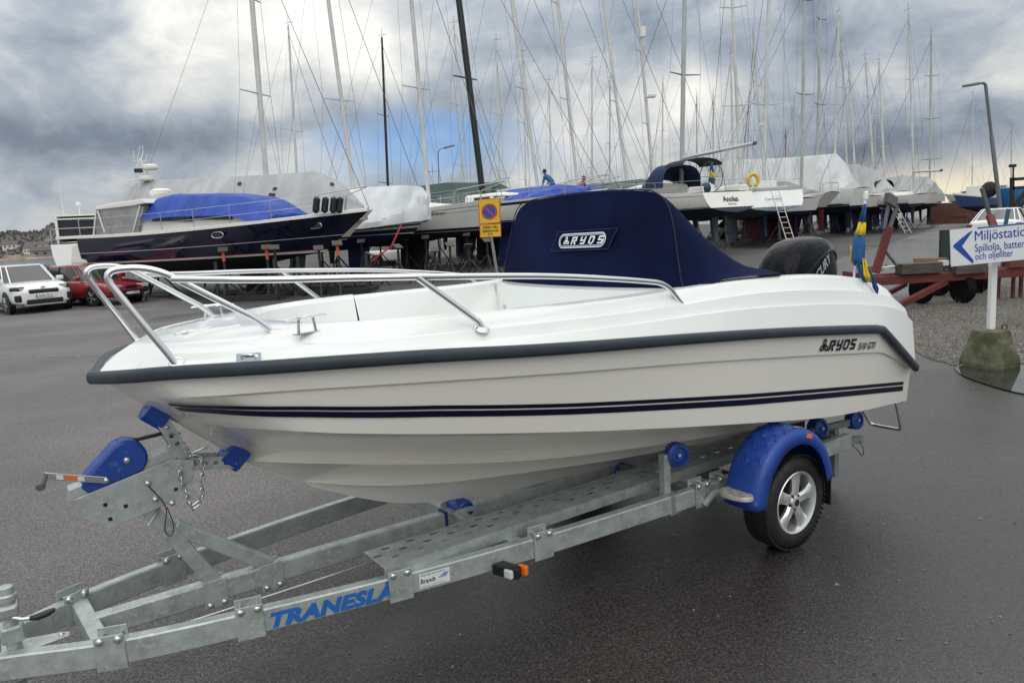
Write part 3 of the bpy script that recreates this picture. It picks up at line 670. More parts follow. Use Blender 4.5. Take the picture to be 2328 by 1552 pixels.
cloth('cloth', [(600, 1944, 1961), (615, 1949, 1962), (635, 1957, 1970), (642, 1963, 1972)], FB)
cloth('cross_band', [(588, 1960.5, 1966), (605, 1961.2, 1974), (625, 1963, 1980), (642, 1972, 1982)], FY)
cloth('cloth', [(606, 1972, 1976), (625, 1980, 1985), (642, 1981, 1993), (655, 1984, 1998), (668, 1992, 1996)], FB)
# ------------------------------------------------------------------ galvanised boat trailer
trl = thing('boat_trailer', 'galvanised single-axle boat trailer with blue mudguards under the white motorboat', 'trailer', O_T, RZ_T)
RN = [(3.95, .03), (3.63, .105), (3.28, .265), (2.83, .385), (2.20, .507), (1.50, .594), (.69, .645), (.27, .662), (-.95, .662)]
RS = spline([(x, y, 0) for x, y in RN], 6)
def rail_y(x): return interp(-x, [-p.x for p in RS], [p.y for p in RS])
def swept(pts, w, h):
    rings = []
    for i, p in enumerate(pts):
        t = (pts[min(i + 1, len(pts) - 1)] - pts[max(i - 1, 0)]).normalized(); s = t.cross(Vector((0, 0, 1))).normalized(); u = s.cross(t)
        c = .006
        rings.append([p + s * a + u * b for a, b in ((w / 2 - c, h / 2), (w / 2, h / 2 - c), (w / 2, -h / 2 + c), (w / 2 - c, -h / 2), (-w / 2 + c, -h / 2), (-w / 2, -h / 2 + c), (-w / 2, h / 2 - c), (-w / 2 + c, h / 2))])
    return MB().loft(rings, True, True, True)
ZR_ = .36
for sg in (1, -1): obj('side_rail', swept([Vector((p.x, sg * p.y, ZR_)) for p in RS], .052, .098), galv, trl, smooth=30)
obj('centre_beam', swept([Vector((3.32, .0, ZR_)), Vector((2.4, .0, ZR_)), Vector((-1.0, .0, ZR_ - .02))], .062, .092), galv, trl, smooth=30)
for a, b, w, h in (((3.345, -.25, ZR_), (3.305, .235, ZR_), .062, .082), ((1.66, -.55, ZR_ - .004), (1.60, .56, ZR_ - .004), .06, .085), ((.46, -.62, ZR_ - .01), (.46, .62, ZR_ - .01), .06, .08), ((-.90, -.63, ZR_ - .01), (-.90, .63, ZR_ - .01), .06, .08)):
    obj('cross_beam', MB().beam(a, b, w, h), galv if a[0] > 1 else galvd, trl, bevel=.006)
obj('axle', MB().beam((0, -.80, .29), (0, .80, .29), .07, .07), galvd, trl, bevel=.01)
def bolt(parent, p, n, r=.016): return obj('bolt', MB().lathe(p, n, [(r, 0), (r * .96, r * .28), (r * .75, r * .58), (r * .35, r * .78)], 14), boltm, parent, smooth=True)
def clamp(x, sg, ln=.105, hi=.030, lo=.012, below=False):
    y = rail_y(x); t = Vector((x + .05, sg * rail_y(x + .05), 0)) - Vector((x - .05, sg * rail_y(x - .05), 0)); t.normalize(); n = Vector((-t.y, t.x, 0)); n = n if n.y > 0 else -n
    c = Vector((x, sg * y, ZR_)); root = None
    zt, zb = ZR_ + .049 + hi, ZR_ - .049 - lo
    for s in (1, -1):
        cc = c + n * (s * .030); cc.z = (zt + zb) / 2 + (0 if s > 0 else .008)
        o = obj('clamp_plate', MB().frame_box(cc, t * (ln / 2), n * .0028, Vector((0, 0, (zt - zb) / 2))), galv, trl, bevel=.003)
        if s == 1: root = o
    for k in (-1, 1):
        p = c + t * (k * ln * .30); p.z = ZR_ + .049 + hi * .38
        bolt(root, p + n * .033, n); obj('bolt', MB().rod(p - n * .045, p + n * .032, .006, 6), boltm, root)
for x in (3.275, 2.80, 2.20, 1.50, .47, .30): clamp(x, 1)
for x in (3.36, 2.95, 1.66, .47): clamp(x, -1)
for x in (2.845, 2.60):
    for s in (1, -1):
        o = obj('clamp_plate', MB().box((x, s * .0345, ZR_ - .006), (.10, .005, .125)), galv, trl, bevel=.003)
        for k in (-1, 1): bolt(o, (x + k * .030, s * .037, ZR_ - .052), (0, s, 0), .015)
obj('clamp_band', MB().box((1.69, 0, ZR_), (.016, .070, .100)), bluedk, trl)
# brake rod
obj('brake_rod', MB().tube([(3.30, .135, .315), (2.6, .13, .315), (1.2, .10, .31), (.1, .06, .31)], .0045, 6), boltm, trl)
# winch post, brace, box
obj('winch_post', MB().beam((2.835, 0, .385), (3.065, 0, .80), .062, .062, (1, 0, 0)), galv, trl, bevel=.006)
obj('brace', MB().beam((2.60, 0, .40), (2.975, 0, .69), .05, .062, (1, 0, 0)), galv, trl, bevel=.006)
side = [(3.322, .908), (2.955, .988), (2.872, .968), (2.885, .885), (2.985, .805), (3.215, .762), (3.300, .832)]
wb = obj('winch_mount', MB().prism([(x, z) for x, z in side], (0, .050, 0), (1, 0, 0), (0, 0, 1), (0, .004, 0)), galv, trl, bevel=.002)
mb = MB().prism(side, (0, -.054, 0), (1, 0, 0), (0, 0, 1), (0, .004, 0)); mb.prism([(3.335, .895), (3.33, .945), (2.90, 1.042), (2.885, .995)], (0, -.040, 0), (1, 0, 0), (0, 0, 1), (0, .080, 0)); obj('mount_channel', mb, galv, wb, bevel=.003)
for x, z in ((3.155, .905), (3.135, .832), (3.075, .80)): bolt(wb, (x - .10, .054, z + .005), (0, 1, 0), .013)
for x, z in ((3.215, .862), (3.145, .838), (3.205, .80), (2.955, .86)): obj('slot', MB().box((x, .0555, z), (.014, .002, .014)), blackp, wb)
# lanyard and pin
obj('locking_pin', MB().rod((3.08, .08, .74), (3.02, .03, .79), .006, 8), boltm, wb)
obj('lanyard', MB().tube(spline([(3.055, .062, .90), (3.03, .066, .86), (3.01, .075, .82), (3.005, .08, .78), (3.02, .085, .71), (3.00, .085, .68), (2.985, .08, .72), (3.0, .075, .80)], 5), .0022, 5), blackp, wb)
# winch
tear = []
for k in range(15):
    a = radians(-60 + 185 * k / 14); tear.append((3.118 + .078 * cos(pi - a) * -1, 1.022 + .078 * sin(a)))
tear = [(3.118 - .078 * cos(radians(a)), 1.022 + .078 * sin(radians(a))) for a in range(-50, 128, 9)] + [(3.27, .985), (3.288, .945), (3.262, .915), (3.10, .955)]
winch = obj('winch', MB().prism(tear, (0, -.048, 0), (1, 0, 0), (0, 0, 1), (0, .096, 0)), bluep, trl, bevel=.008, smooth=30)
mb = MB().prism([(3.118 + (x - 3.118) * .9, 1.01 + (z - 1.01) * .9) for x, z in tear], (0, .048, 0), (1, 0, 0), (0, 0, 1), (0, .006, 0)); obj('winch_cover', mb, bluep, winch, bevel=.003, smooth=30)
bolt(winch, (3.118, .054, 1.022), (0, 1, 0), .014)
crank = obj('crank_handle', MB().beam((3.20, .066, .962), (3.405, .085, 1.035), .006, .026, (0, 0, 1)), steel, winch, bevel=.002)
obj('crank_grip', MB().lathe((3.405, .08, 1.032), (.15, 1, -.12), [(.015, -.005), (.017, .01), (.0155, .07), (.017, .10), (.013, .112)], 14), mat('grip_grey', (.10, .105, .105), .55), crank, smooth=True)
def on_crank(x, z): p = Vector((3.20, .071, .962)).lerp(Vector((3.405, .090, 1.035)), x); return p + Vector((-.33 * .0, 0, z))
mb = MB(); mb.add([on_crank(.36, -.009), on_crank(.80, -.009), on_crank(.80, .009), on_crank(.36, .009)], [(0, 1, 2, 3)]); lab = obj('warning_label', mb, mat('label_white', (.7, .7, .68), .4), crank)
mb = MB(); mb.add([on_crank(.47, -.0085) + Vector((0, .001, 0)), on_crank(.69, -.0085) + Vector((0, .001, 0)), on_crank(.69, .0085) + Vector((0, .001, 0)), on_crank(.47, .0085) + Vector((0, .001, 0))], [(0, 1, 2, 3)]); obj('warning_band', mb, mat('label_orange', (.72, .16, .02), .4), lab)
bolt(crank, (3.20, .069, .962), (0, 1, 0), .011)
obj('winch_strap', MB().loft([[V3(p) + Vector((0, s * .02, 0)) for s in (-1, 1)] + [V3(p) + Vector((0, s * .02, .006)) for s in (1, -1)] for p in ((3.14, 0, 1.092), (3.06, 0, 1.082), (2.97, 0, 1.088), (2.89, 0, 1.03))], True), mat('webbing_black', (.008, .008, .009), .9), winch)
# perforated arm that carries the two bow pads
def holed(mb, o, ex, ey, L, W, nx, ny, hole, th, seg=12):
    """plate L x W in the plane ex, ey split in nx x ny cells, each with a hole (hx, hy as part of a cell)"""
    o, ex, ey = V3(o), V3(ex).normalized(), V3(ey).normalized(); nz = ex.cross(ey)
    cx, cy_ = L / nx, W / ny
    for i in range(nx):
        for j in range(ny):
            c = o + ex * (cx * (i + .5)) + ey * (cy_ * (j + .5)); hl = hole(i, j); outer, inner = [], []
            for k in range(seg):
                a = 2 * pi * (k + .5) / seg; m = max(abs(cos(a)), abs(sin(a)))
                outer.append(c + ex * (cx / 2 * cos(a) / m) + ey * (cy_ / 2 * sin(a) / m))
                if hl:
                    inner.append(c + ex * (hl[0] * cos(a) + hl[2] * (1 if cos(a) > 0 else -1)) + ey * (hl[1] * sin(a)))
            if not hl: mb.add(outer, [tuple(range(seg))]); continue
            low = [p - nz * th for p in inner]; low_o = [p - nz * th for p in outer]
            mb.loft([low_o, low, inner, outer], True)
mbs = []
for s in (1, -1):
    mb = MB(); A, B, C = Vector((2.957, s * .042, 1.122)), Vector((2.888, s * .042, .948)), Vector((2.702, s * .042, .915))
    for p, q, n in ((A, B, 5), (C, B, 5)):
        d = (q - p).normalized(); u = Vector((0, 1, 0)).cross(d).normalized()
        holed(mb, p - u * .027 - d * .022, d, u, (q - p).length + .022, .054, n, 1, lambda i, j: (.0105, .0105, 0) if i > 0 else None, .005)
    ar = obj('bow_arm', mb, galv, trl)
    for p in (A, C, B + Vector((-.01, 0, -.0))): bolt(ar, p + Vector((0, s * .004, 0)), (0, s, 0), .010)
# pads: V-shaped blocks along the stem
sd = Vector((.752, 0, .659)); sn = Vector((.659, 0, -.752))
for nm, c in (('bow_pad', Vector((2.985, 0, 1.180))), ('bow_pad', Vector((2.705, 0, .935)))):
    mb = MB(); ring = lambda e: [c + sd * e + Vector((0, y, 0)) + sn * w for y, w in ((-.068, -.045), (-.05, -.05), (0, .006), (.05, -.05), (.068, -.045), (.05, .03), (.03, .05), (-.03, .05), (-.05, .03))]
    mb.loft([ring(-.045), ring(.045)], True, True, True); obj(nm, mb, bluep, trl, bevel=.004)
# safety chain
CH = spline([(2.925, .062, .965), (2.932, .064, .905), (2.915, .066, .82), (2.905, .068, .775), (2.868, .07, .800), (2.850, .068, .885), (2.842, .064, .965), (2.875, .058, .985), (2.90, .03, 1.03)], 12)
L_ = 0.0; pts = []; acc = 0.0; stepc = .024
for i in range(1, len(CH)):
    acc += (CH[i] - CH[i - 1]).length
    if acc >= stepc: pts.append((CH[i].copy(), (CH[i] - CH[i - 1]).normalized())); acc = 0
ch = None
for i, (p, t) in enumerate(pts):
    n = t.cross(Vector((0, 1, 0))).normalized() if i % 2 else Vector((0, 1, 0)); b = n
    ring = [p + t * (.016 * cos(a) + (.006 if cos(a) > 0 else -.006)) + b * (.0085 * sin(a)) for a in [2 * pi * k / 12 for k in range(12)]]
    ch = obj('chain_link', MB().tube(ring, .0030, 6, closed=True), boltm, trl, smooth=True)
# walkway: perforated pan
mb = MB(); X0, X1, Y0, Y1, ZW = 2.262, -.62, .292, .505, .452
rs = random.Random(11)
nx = 46
def slot(i, j):
    if i < 1: return (.010, .010, 0) if j == 1 else None
    return (.008, .0085, .008) if (i + j * 2) % 2 == 0 or j == 1 else None
holed(mb, (X0, Y1, ZW), (-1, 0, 0), (0, -1, 0), X0 - X1, Y1 - Y0, nx, 4, lambda i, j: None if (j == 0 or (i + j) % 2) else (.010, .0115, .012), .004, 12)
mb.beam((X0, Y1 + .001, ZW - .028), (X1, Y1 + .001, ZW - .028), .003, .056); mb.beam((X0, Y0 - .001, ZW - .028), (X1, Y0 - .001, ZW - .028), .003, .056)
mb.beam((X0, Y1 - .012, ZW - .0545), (X1, Y1 - .012, ZW - .0545), .024, .003)
walk = obj('walkway', mb, galv, trl)
# side marker lamps
amber = mat('amber_lens', (.85, .18, .01), .2, coat=.5); clearl = mat('clear_lens', (.6, .62, .62), .15, coat=.5); redl = mat('red_lens', (.5, .01, .01), .2, coat=.5)
for sg, lx in ((1, 1.735), (-1, 2.14)):
    y = rail_y(lx) * sg; o = obj('marker_lamp', MB().prism([(lx + .045, y + sg * .025), (lx - .02, y + sg * .025), (lx - .045, y + sg * .13), (lx - .015, y + sg * .15), (lx + .005, y + sg * .13)], (0, 0, .300), (1, 0, 0), (0, 1, 0), (0, 0, .052)), blackp, trl, bevel=.006)
    obj('lens', MB().box((lx + .010, y + sg * .112, .325), (.030, .045, .042), sg * .25), clearl, o, bevel=.008); obj('lens', MB().box((lx - .058, y + sg * .125, .327), (.026, .05, .046), sg * .25), amber, o, bevel=.008)
# lettering and sticker on the near rail
def on_rail(u, w, x0, o=.0285):
    x = x0 - u; y = rail_y(x); t = Vector((-.02, rail_y(x - .01) - rail_y(x + .01), 0)).normalized(); n = Vector((-t.y, t.x, 0)); n = n if n.y > 0 else -n; p = Vector((x, y, ZR_)) + n * o; p.z += w; return p
blue_let = mat('blue_letter', (.018, .13, .44), .4, var=.08, vscale=30)
mb = MB(); flat(mb, text_fit('TRANESLÄP', .565, .080, shear=.28, offset=.055, spacing=1.06), lambda x, y: on_rail(x, y - .039, 2.728)); obj('rail_lettering', mb, blue_let, trl)
mb = MB(); mb.loft([[on_rail(u, w, 2.118, .0275) for w in (-.032, .034)] for u in (0, .07, .14)], closed=False); st = obj('dealer_sticker', mb, mat('sticker_white', (.72, .74, .74), .35), trl)
mb = MB(); flat(mb, text_fit('Släpvagnsspecialisten', .115, .010), lambda x, y: on_rail(x + .008, y + .020, 2.118, .0285)); flat(mb, text_fit('I Lagan AB   Tel 0372-309 00', .105, .006), lambda x, y: on_rail(x + .006, y - .028, 2.118, .0285))
for k in range(4): flat(mb, ([(.085 + k * .010, -.004), (.090 + k * .010, -.004), (.118 + k * .006, .016), (.114 + k * .006, .016)], [(0, 1, 2, 3)]), lambda x, y: on_rail(x, y, 2.118, .0285))
obj('sticker_print', mb, blue_let, st)
mb = MB(); flat(mb, text_fit('Brandt', .068, .021, offset=.015), lambda x, y: on_rail(x + .006, y - .012, 2.118, .0285)); obj('sticker_name', mb, mat('print_black', (.01, .01, .012), .5), st)
# wheels
alloy = mat('alloy', (.74, .75, .76), .32, metal=.75, var=.04)
def wheel(sg):
    c = Vector((0, sg * .865, .268)); ax = Vector((0, sg, 0)); W2 = .085
    w = obj('wheel', MB().lathe(c, ax, [(.165, -W2 + .01), (.215, -W2), (.245, -W2 + .012), (.262, -W2 + .035), (.268, -.03), (.268, .03), (.262, W2 - .035), (.245, W2 - .012), (.215, W2), (.182, W2 - .004), (.170, W2 - .012), (.165, W2 - .03), (.160, 0)], 48), tyre, trl, smooth=35)
    tr = MB()
    for k in range(60):
        for s in (-1, 1):
            a = 2 * pi * (k + (.5 if s > 0 else 0)) / 60; e = Vector((cos(a), 0, sin(a))); t = Vector((-sin(a), 0, cos(a)))
            tr.frame_box(c + e * .2640 + ax * (s * .050), t * .0085, (ax * .024 + t * .006 * s), e * .005)
    obj('tread', tr, tyre, w, kind='stuff')
    rim = MB(); rim.lathe(c, ax, [(.176, W2 - .030), (.178, W2 - .010), (.172, W2 - .004), (.162, W2 - .010), (.156, W2 - .030), (.150, W2 - .075), (.150, -.05), (.165, -.05)], 40, caps=False)
    ri = obj('rim', rim, alloy, w, smooth=40)
    obj('rim_well', MB().lathe(c, ax, [(.149, -.045), (.149, -.035), (.10, -.03), (.05, .0)], 32), mat('drum_dark', (.04, .04, .042), .6), ri)
    for k in range(5):
        a = pi / 2 + 2 * pi * k / 5 + .12; e = Vector((cos(a), 0, sin(a))); t = Vector((-sin(a), 0, cos(a))); sp = []
        for r, hw, d in ((.030, .030, W2 - .020), (.075, .029, W2 - .014), (.115, .033, W2 - .015), (.145, .044, W2 - .018), (.160, .060, W2 - .016)):
            sp.append([c + e * r + t * x + ax * y for x, y in ((-hw, d - .012), (-hw * .6, d), (hw * .6, d), (hw, d - .012), (hw * .8, d - .03), (-hw * .8, d - .03))])
        obj('spoke', MB().loft(sp, True, True, True), alloy, ri, smooth=40)
        b2 = a + pi / 5; obj('wheel_nut', MB().lathe(c + Vector((cos(b2), 0, sin(b2))) * .042 + ax * (W2 - .03), ax, [(.009, 0), (.009, .012), (.005, .015)], 8), blackp, ri)
    obj('hub_cap', MB().lathe(c + ax * (W2 - .022), ax, [(.036, 0), (.034, .010), (.026, .013)], 20), alloy, ri, smooth=40)
    obj('hub_badge', MB().lathe(c + ax * (W2 - .009), ax, [(.020, 0), (.018, .003)], 16), blackp, ri)
    obj('mud_flap', MB().box((-.30, sg * .87, .28), (.012, .17, .20)), blackp, trl, bevel=.003)
    return w
wheel(1); wheel(-1)
def fender(sg):
    FCx, FCz, rx, rz = .075, .315, .345, .385; R = []
    for i in range(33):
        a = radians(4 + 168 * i / 32); row = []
        for y, k in ((.772, -.075), (.776, -.03), (.785, -.004), (.805, .004), (.85, .010), (.94, .010), (.975, .004), (.992, -.008), (1.0, -.03), (1.002, -.075)):
            if i == 0: k -= .0
            row.append(Vector((FCx + (rx + k) * cos(a), sg * y, FCz + (rz + k) * sin(a))))
        R.append(row)
    mb = MB(); mb.loft(R if sg > 0 else [r[::-1] for r in R], closed=False)
    o = obj('mudguard', mb, bluep, trl, smooth=50); s = o.modifiers.new('t', 'SOLIDIFY'); s.thickness = .006; s.offset = -1
    z = MB()
    for k in range(5):
        P = []
        for q in range(9):
            y = .800 + .17 * q / 8; a = radians(40 + k * 13 + (5 if (q // 2) % 2 else -1)); P.append(Vector((FCx + (rx + .011) * cos(a), sg * y, FCz + (rz + .011) * sin(a))))
        z.tube(P, .0038, 6)
    obj('tread_ridge', z, bluep, o, smooth=True)
    a = radians(108); p = Vector((FCx + (rx - .03) * cos(a), sg * 1.001, FCz + (rz - .03) * sin(a)))
    obj('reflector', MB().box(p, (.045, .010, .024), R=Matrix.Rotation(-(a - pi / 2), 3, 'Y') if True else None), amber, o, bevel=.003)
    P = [Vector((FCx + (rx + .011) * cos(radians(q)), sg * .955, FCz + (rz + .011) * sin(radians(q)))) for q in (92, 97, 102, 106)]
    obj('yellow_mark', MB().loft([[p_, p_ + Vector((0, sg * .008, -.001))] for p_ in P], closed=False), mat('mark_yellow', (.6, .38, .03), .5), o)
    # tread step in front of the wheel
    st = MB(); R = []
    for z_ in (.405, .418, .428): R.append([Vector((.445 + .060 * cos(t) * (1 if z_ < .42 else .93), sg * (.875 + (.115 if sin(t) > 0 else .08) * sin(t) * (1 if z_ < .42 else .95)), z_)) for t in [2 * pi * k / 22 for k in range(22)]])
    st.loft(R, True, True, True); so = obj('foot_step', st, mat('checker_plate', (.50, .49, .46), .45, metal=.4, var=.2, vscale=30), trl, smooth=40)
    d = MB()
    for i in range(5):
        for j in range(3):
            if (i + j) % 2: continue
            d.box((.417 + .028 * j, sg * (.815 + .033 * i), .4285), (.024, .028, .003), .6)
    obj('step_grip', d, mat('grip_worn', (.22, .21, .20), .6), so)
    obj('step_bracket', MB().tube(fillet([(.47, sg * .70, .315), (.43, sg * .735, .385), (.43, sg * .80, .40)], .04, 4), .019, 10), galv, so, smooth=True)
fender(1); fender(-1)
# rollers and their posts
def roller(c, ax, R=.058, w=.062, nm='roller', ribs=True):
    c, ax = V3(c), V3(ax).normalized(); o = obj(nm, MB().lathe(c - ax * (w / 2), ax, [(R * .30, .004), (R * .72, .0), (R * .95, .006), (R, .014), (R, w - .014), (R * .95, w - .006), (R * .72, w), (R * .62, w - .012), (R * .30, w - .010)], 26), bluep, trl, smooth=35)
    if ribs:
        e1 = ax.orthogonal().normalized(); e2 = ax.cross(e1); mb = MB()
        for k in range(18):
            a = 2 * pi * k / 18; e = e1 * cos(a) + e2 * sin(a); t = -e1 * sin(a) + e2 * cos(a); mb.frame_box(c + e * R, t * .0045, ax * (w * .42), e * .004)
        obj('roller_rib', mb, bluep, o)
    obj('roller_pin', MB().lathe(c - ax * (w / 2 + .006), ax, [(.010, 0), (.010, w + .012)], 8), boltm, o)
    return o
for sg in (1, -1):
    p = obj('roller_post', MB().box((.672, sg * .605, .452), (.045, .045, .34)), galv, trl, bevel=.004); roller((.600, sg * .625, .608), (.35, 1, .12) if sg > 0 else (.35, -1, .12), .062, .066)
    obj('post_clamp', MB().box((.66, sg * .635, .355), (.085, .075, .115)), galvd, p, bevel=.01)
    obj('roller_arm', MB().beam((.672, sg * .605, .585), (.600, sg * .60, .608), .03, .03), galvd, p)
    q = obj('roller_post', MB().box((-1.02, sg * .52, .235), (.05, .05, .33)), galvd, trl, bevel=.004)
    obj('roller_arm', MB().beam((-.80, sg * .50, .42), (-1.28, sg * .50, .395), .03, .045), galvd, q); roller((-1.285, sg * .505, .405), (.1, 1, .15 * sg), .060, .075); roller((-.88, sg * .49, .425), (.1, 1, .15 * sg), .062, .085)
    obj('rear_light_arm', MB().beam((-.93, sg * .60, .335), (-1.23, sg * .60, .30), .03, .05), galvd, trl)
obj('rear_wire', MB().tube(spline([(-1.0, .63, .33), (-1.06, .66, .28), (-1.12, .66, .22), (-1.16, .65, .25), (-1.14, .63, .31)], 5), .003, 5), blackp, trl)
for x, z in ((1.585, .402), (.46, .345), (-.86, .30)):
    r = roller((x, 0, z), (0, 1, 0), .050, .13, 'keel_roller', False)
    for s in (1, -1): obj('roller_bracket', MB().prism([(x + .08, .395 - (.402 - z)), (x - .07, .395 - (.402 - z)), (x - .055, z + .012), (x - .01, z + .022), (x + .075, z + .02)], (0, s * .074, 0), (1, 0, 0), (0, 0, 1), (0, .004, 0)), galv, trl)
# jockey post, brake lever and coupling plate at the front
mb = MB(); mb.lathe((3.575, .075, .27), (0, 0, 1), [(.026, 0), (.026, .32), (.034, .325), (.034, .345), (.028, .35), (.026, .375), (.018, .38)], 16); jk = obj('jockey_post', mb, galv, trl, smooth=35)
obj('jockey_clamp', MB().box((3.575, .075, .47), (.075, .085, .07)), galv, jk, bevel=.012); obj('jockey_clamp', MB().box((3.575, .085, .56), (.065, .075, .05)), mat('cast_alu', (.45, .46, .46), .4, metal=.7), jk, bevel=.012)
obj('clamp_handle', MB().tube([(3.565, .11, .535), (3.54, .125, .525), (3.505, .135, .523)], [.011, .0075, .007], 10), boltm, jk, smooth=True); obj('handle_grip', MB().tube([(3.515, .132, .523), (3.49, .138, .522), (3.455, .146, .530), (3.435, .15, .538)], [.008, .013, .013, .007], 10), blackp, jk, smooth=True)
obj('tow_plate', MB().prism([(3.62, -.03), (3.42, .035), (3.395, .055), (3.40, .085), (3.50, .10), (3.62, .08)], (0, 0, .385), (1, 0, 0), (0, 1, 0), (0, 0, .008)), galv, trl, bevel=.003); bolt(trl, (3.425, .062, .393), (0, 0, 1), .012)
mb = MB(); mb.box((3.95, 0, ZR_), (.50, .08, .09)); mb.box((4.25, 0, ZR_ + .02), (.18, .075, .08)); obj('coupling', mb, galv, trl, bevel=.01)
obj('jockey_wheel', MB().lathe((3.575, .055, .10), (0, 1, 0), [(.03, 0), (.10, .002), (.10, .04), (.03, .042)], 20), tyre, jk, smooth=35); obj('jockey_fork', MB().box((3.575, .075, .20), (.03, .09, .16)), galvd, jk)
# ------------------------------------------------------------------ background: sea, shore, hills
def hz(px): return 584 - 134 * px / 2328
def W(px, Y, z=0.0): p = at(px, hz(px), Y); p.z = z; return p
sea_m = mat('sea', (0.05, 0.065, 0.075), 0.16, bump=0.6, bscale=1.2, spec=0.5)
mb = MB(); mb.add([(-4000, 40, -1.3), (4000, 40, -1.3), (4000, 6000, -1.3), (-4000, 6000, -1.3)], [(0, 1, 2, 3)]); o = obj('sea', mb, sea_m); o['kind'] = 'structure'
quay_m = mat('quay_stone', (0.13, 0.125, 0.115), 0.8, var=0.3, vscale=1.5)
mb = MB(); Q = [(-1500, 46), (-60, 46), (-6, 112), (1500, 112)]
for a, b in zip(Q, Q[1:]): mb.add([(a[0], a[1] - .01, -.02), (b[0], b[1] - .01, -.02), (b[0], b[1] - .01, -3), (a[0], a[1] - .01, -3)], [(0, 1, 2, 3)])
o = obj('quay_edge', mb, quay_m); o['kind'] = 'structure'
wood_m = mat('winter_wood', (0.075, 0.072, 0.066), 0.9, var=0.4, vscale=.09, col2=(.11, .098, .085), c2scale=.03, c2lo=.45, c2hi=.6)
rh = random.Random(21)
mb = MB(); rows = []
NX = 130
for i in range(NX + 1):
    px = -500 + 1500 * i / NX; env = interp(px, [-500, -100, 0, 60, 150, 260, 420, 700, 1000], [24, 26, 25.5, 28, 31, 30, 24, 12, 2]); row = []
    for d, f in ((600, 0.0), (612, .06), (640, .30), (690, .60), (760, .88), (830, 1.0), (900, .8), (1000, 0.0)):
        p = W(px, d); h = env * f * (1 + .10 * sin(i * .63 + d * .013) + .06 * sin(i * 1.7 + d * .05)) * d / 830 * 1.05; p.z = -1.3 + h + (rh.uniform(-.8, .8) if 0 < f < 1 else 0); row.append(p)
    rows.append(row)
mb.loft(rows, closed=False); o = obj('far_hills', mb, wood_m, smooth=60); o['kind'] = 'structure'
# trees on the hills: one far wood
mb = MB()
for k in range(5200):
    i = rh.randrange(NX); j = rh.choice((1, 2, 2, 3, 3, 4, 4, 4)); t, u = rh.random(), rh.random(); a = rows[i][j].lerp(rows[i + 1][j], t); b = rows[i][j + 1].lerp(rows[i + 1][j + 1], t); p = a.lerp(b, u)
    r = rh.uniform(.6, 1.5); h = rh.uniform(1.0, 2.6) * (.6 if j < 2 else 1); n = 5; vs = [(p.x + r * cos(2 * pi * q / n + k) * rh.uniform(.7, 1.2), p.y + r * sin(2 * pi * q / n + k), p.z + h * .35) for q in range(n)] + [(p.x, p.y, p.z + h), (p.x, p.y, p.z - .5)]
    mb.add(vs, [(q, (q + 1) % n, n) for q in range(n)] + [((q + 1) % n, q, n + 1) for q in range(n)])
o = obj('far_wood', mb, mat('far_trees', (.062, .064, .060), .95, var=.45, vscale=.13, col2=(.10, .085, .075), c2scale=.06)); o['kind'] = 'stuff'; tag(o, 'dark bare winter wood covering the hills across the water', 'wood')
rock_m = mat('shore_rock', (.30, .23, .19), .85, var=.35, vscale=.12)
mb = MB()
for k in range(60):
    px = rh.uniform(-120, 160) if k < 40 else rh.uniform(-200, 500); p = W(px, rh.uniform(585, 606), -1.6); r = rh.uniform(3, 8); h = rh.uniform(1.6, 5.5) * (1 if px < 90 else .4); n = 7
    vs = [(p.x + r * cos(2 * pi * q / n) * rh.uniform(.7, 1.2), p.y + r * .5 * sin(2 * pi * q / n), p.z) for q in range(n)]; vs += [(v[0] * .35 + p.x * .65, v[1] * .35 + p.y * .65, p.z + h * rh.uniform(.7, 1)) for v in vs]
    mb.add(vs, [(q, (q + 1) % n, n + (q + 1) % n, n + q) for q in range(n)] + [tuple(range(n, 2 * n))])
o = obj('shore_rocks', mb, rock_m); o['kind'] = 'structure'
cot_w, cot_r, cot_d = mat('house_white', (.62, .61, .58), .7), mat('house_roof', (.10, .09, .09), .7), mat('house_window', (.03, .035, .04), .2)
def cottage(px, Y, z, w, h, d, lab, wall):
    p = W(px, Y, z); r = thing('shore_house', lab, 'house', p, rh.uniform(-.3, .3))
    obj('wall', MB().box((0, 0, h / 2 - 3), (w, d, h + 6)), wall, r); obj('roof', MB().prism([(-d * .58, h), (d * .58, h), (0, h + d * .38)], (-w * .54, 0, 0), (0, 1, 0), (0, 0, 1), (w * 1.08, 0, 0)), cot_r, r)
    for k in range(3): obj('window', MB().box((-w * .3 + w * .3 * k, -d / 2 - .03, h * .55), (w * .12, .08, h * .3)), cot_d, r)
grey_h = mat('house_grey', (.22, .23, .22), .8)
cottage(30, 660, 8, 12, 4, 8, 'leftmost small pale house on the far wooded hillside', cot_w); cottage(92, 640, 7, 20, 3, 8, 'long low white house on the far wooded hillside', cot_w)
cottage(72, 625, 2.5, 9, 5, 7, 'white gabled house above the rocks across the water', cot_w); cottage(112, 612, 0, 26, 5, 9, 'long grey waterside house across the bay', grey_h); cottage(122, 690, 13, 7, 3, 6, 'tiny pale house high on the far hill', cot_w)
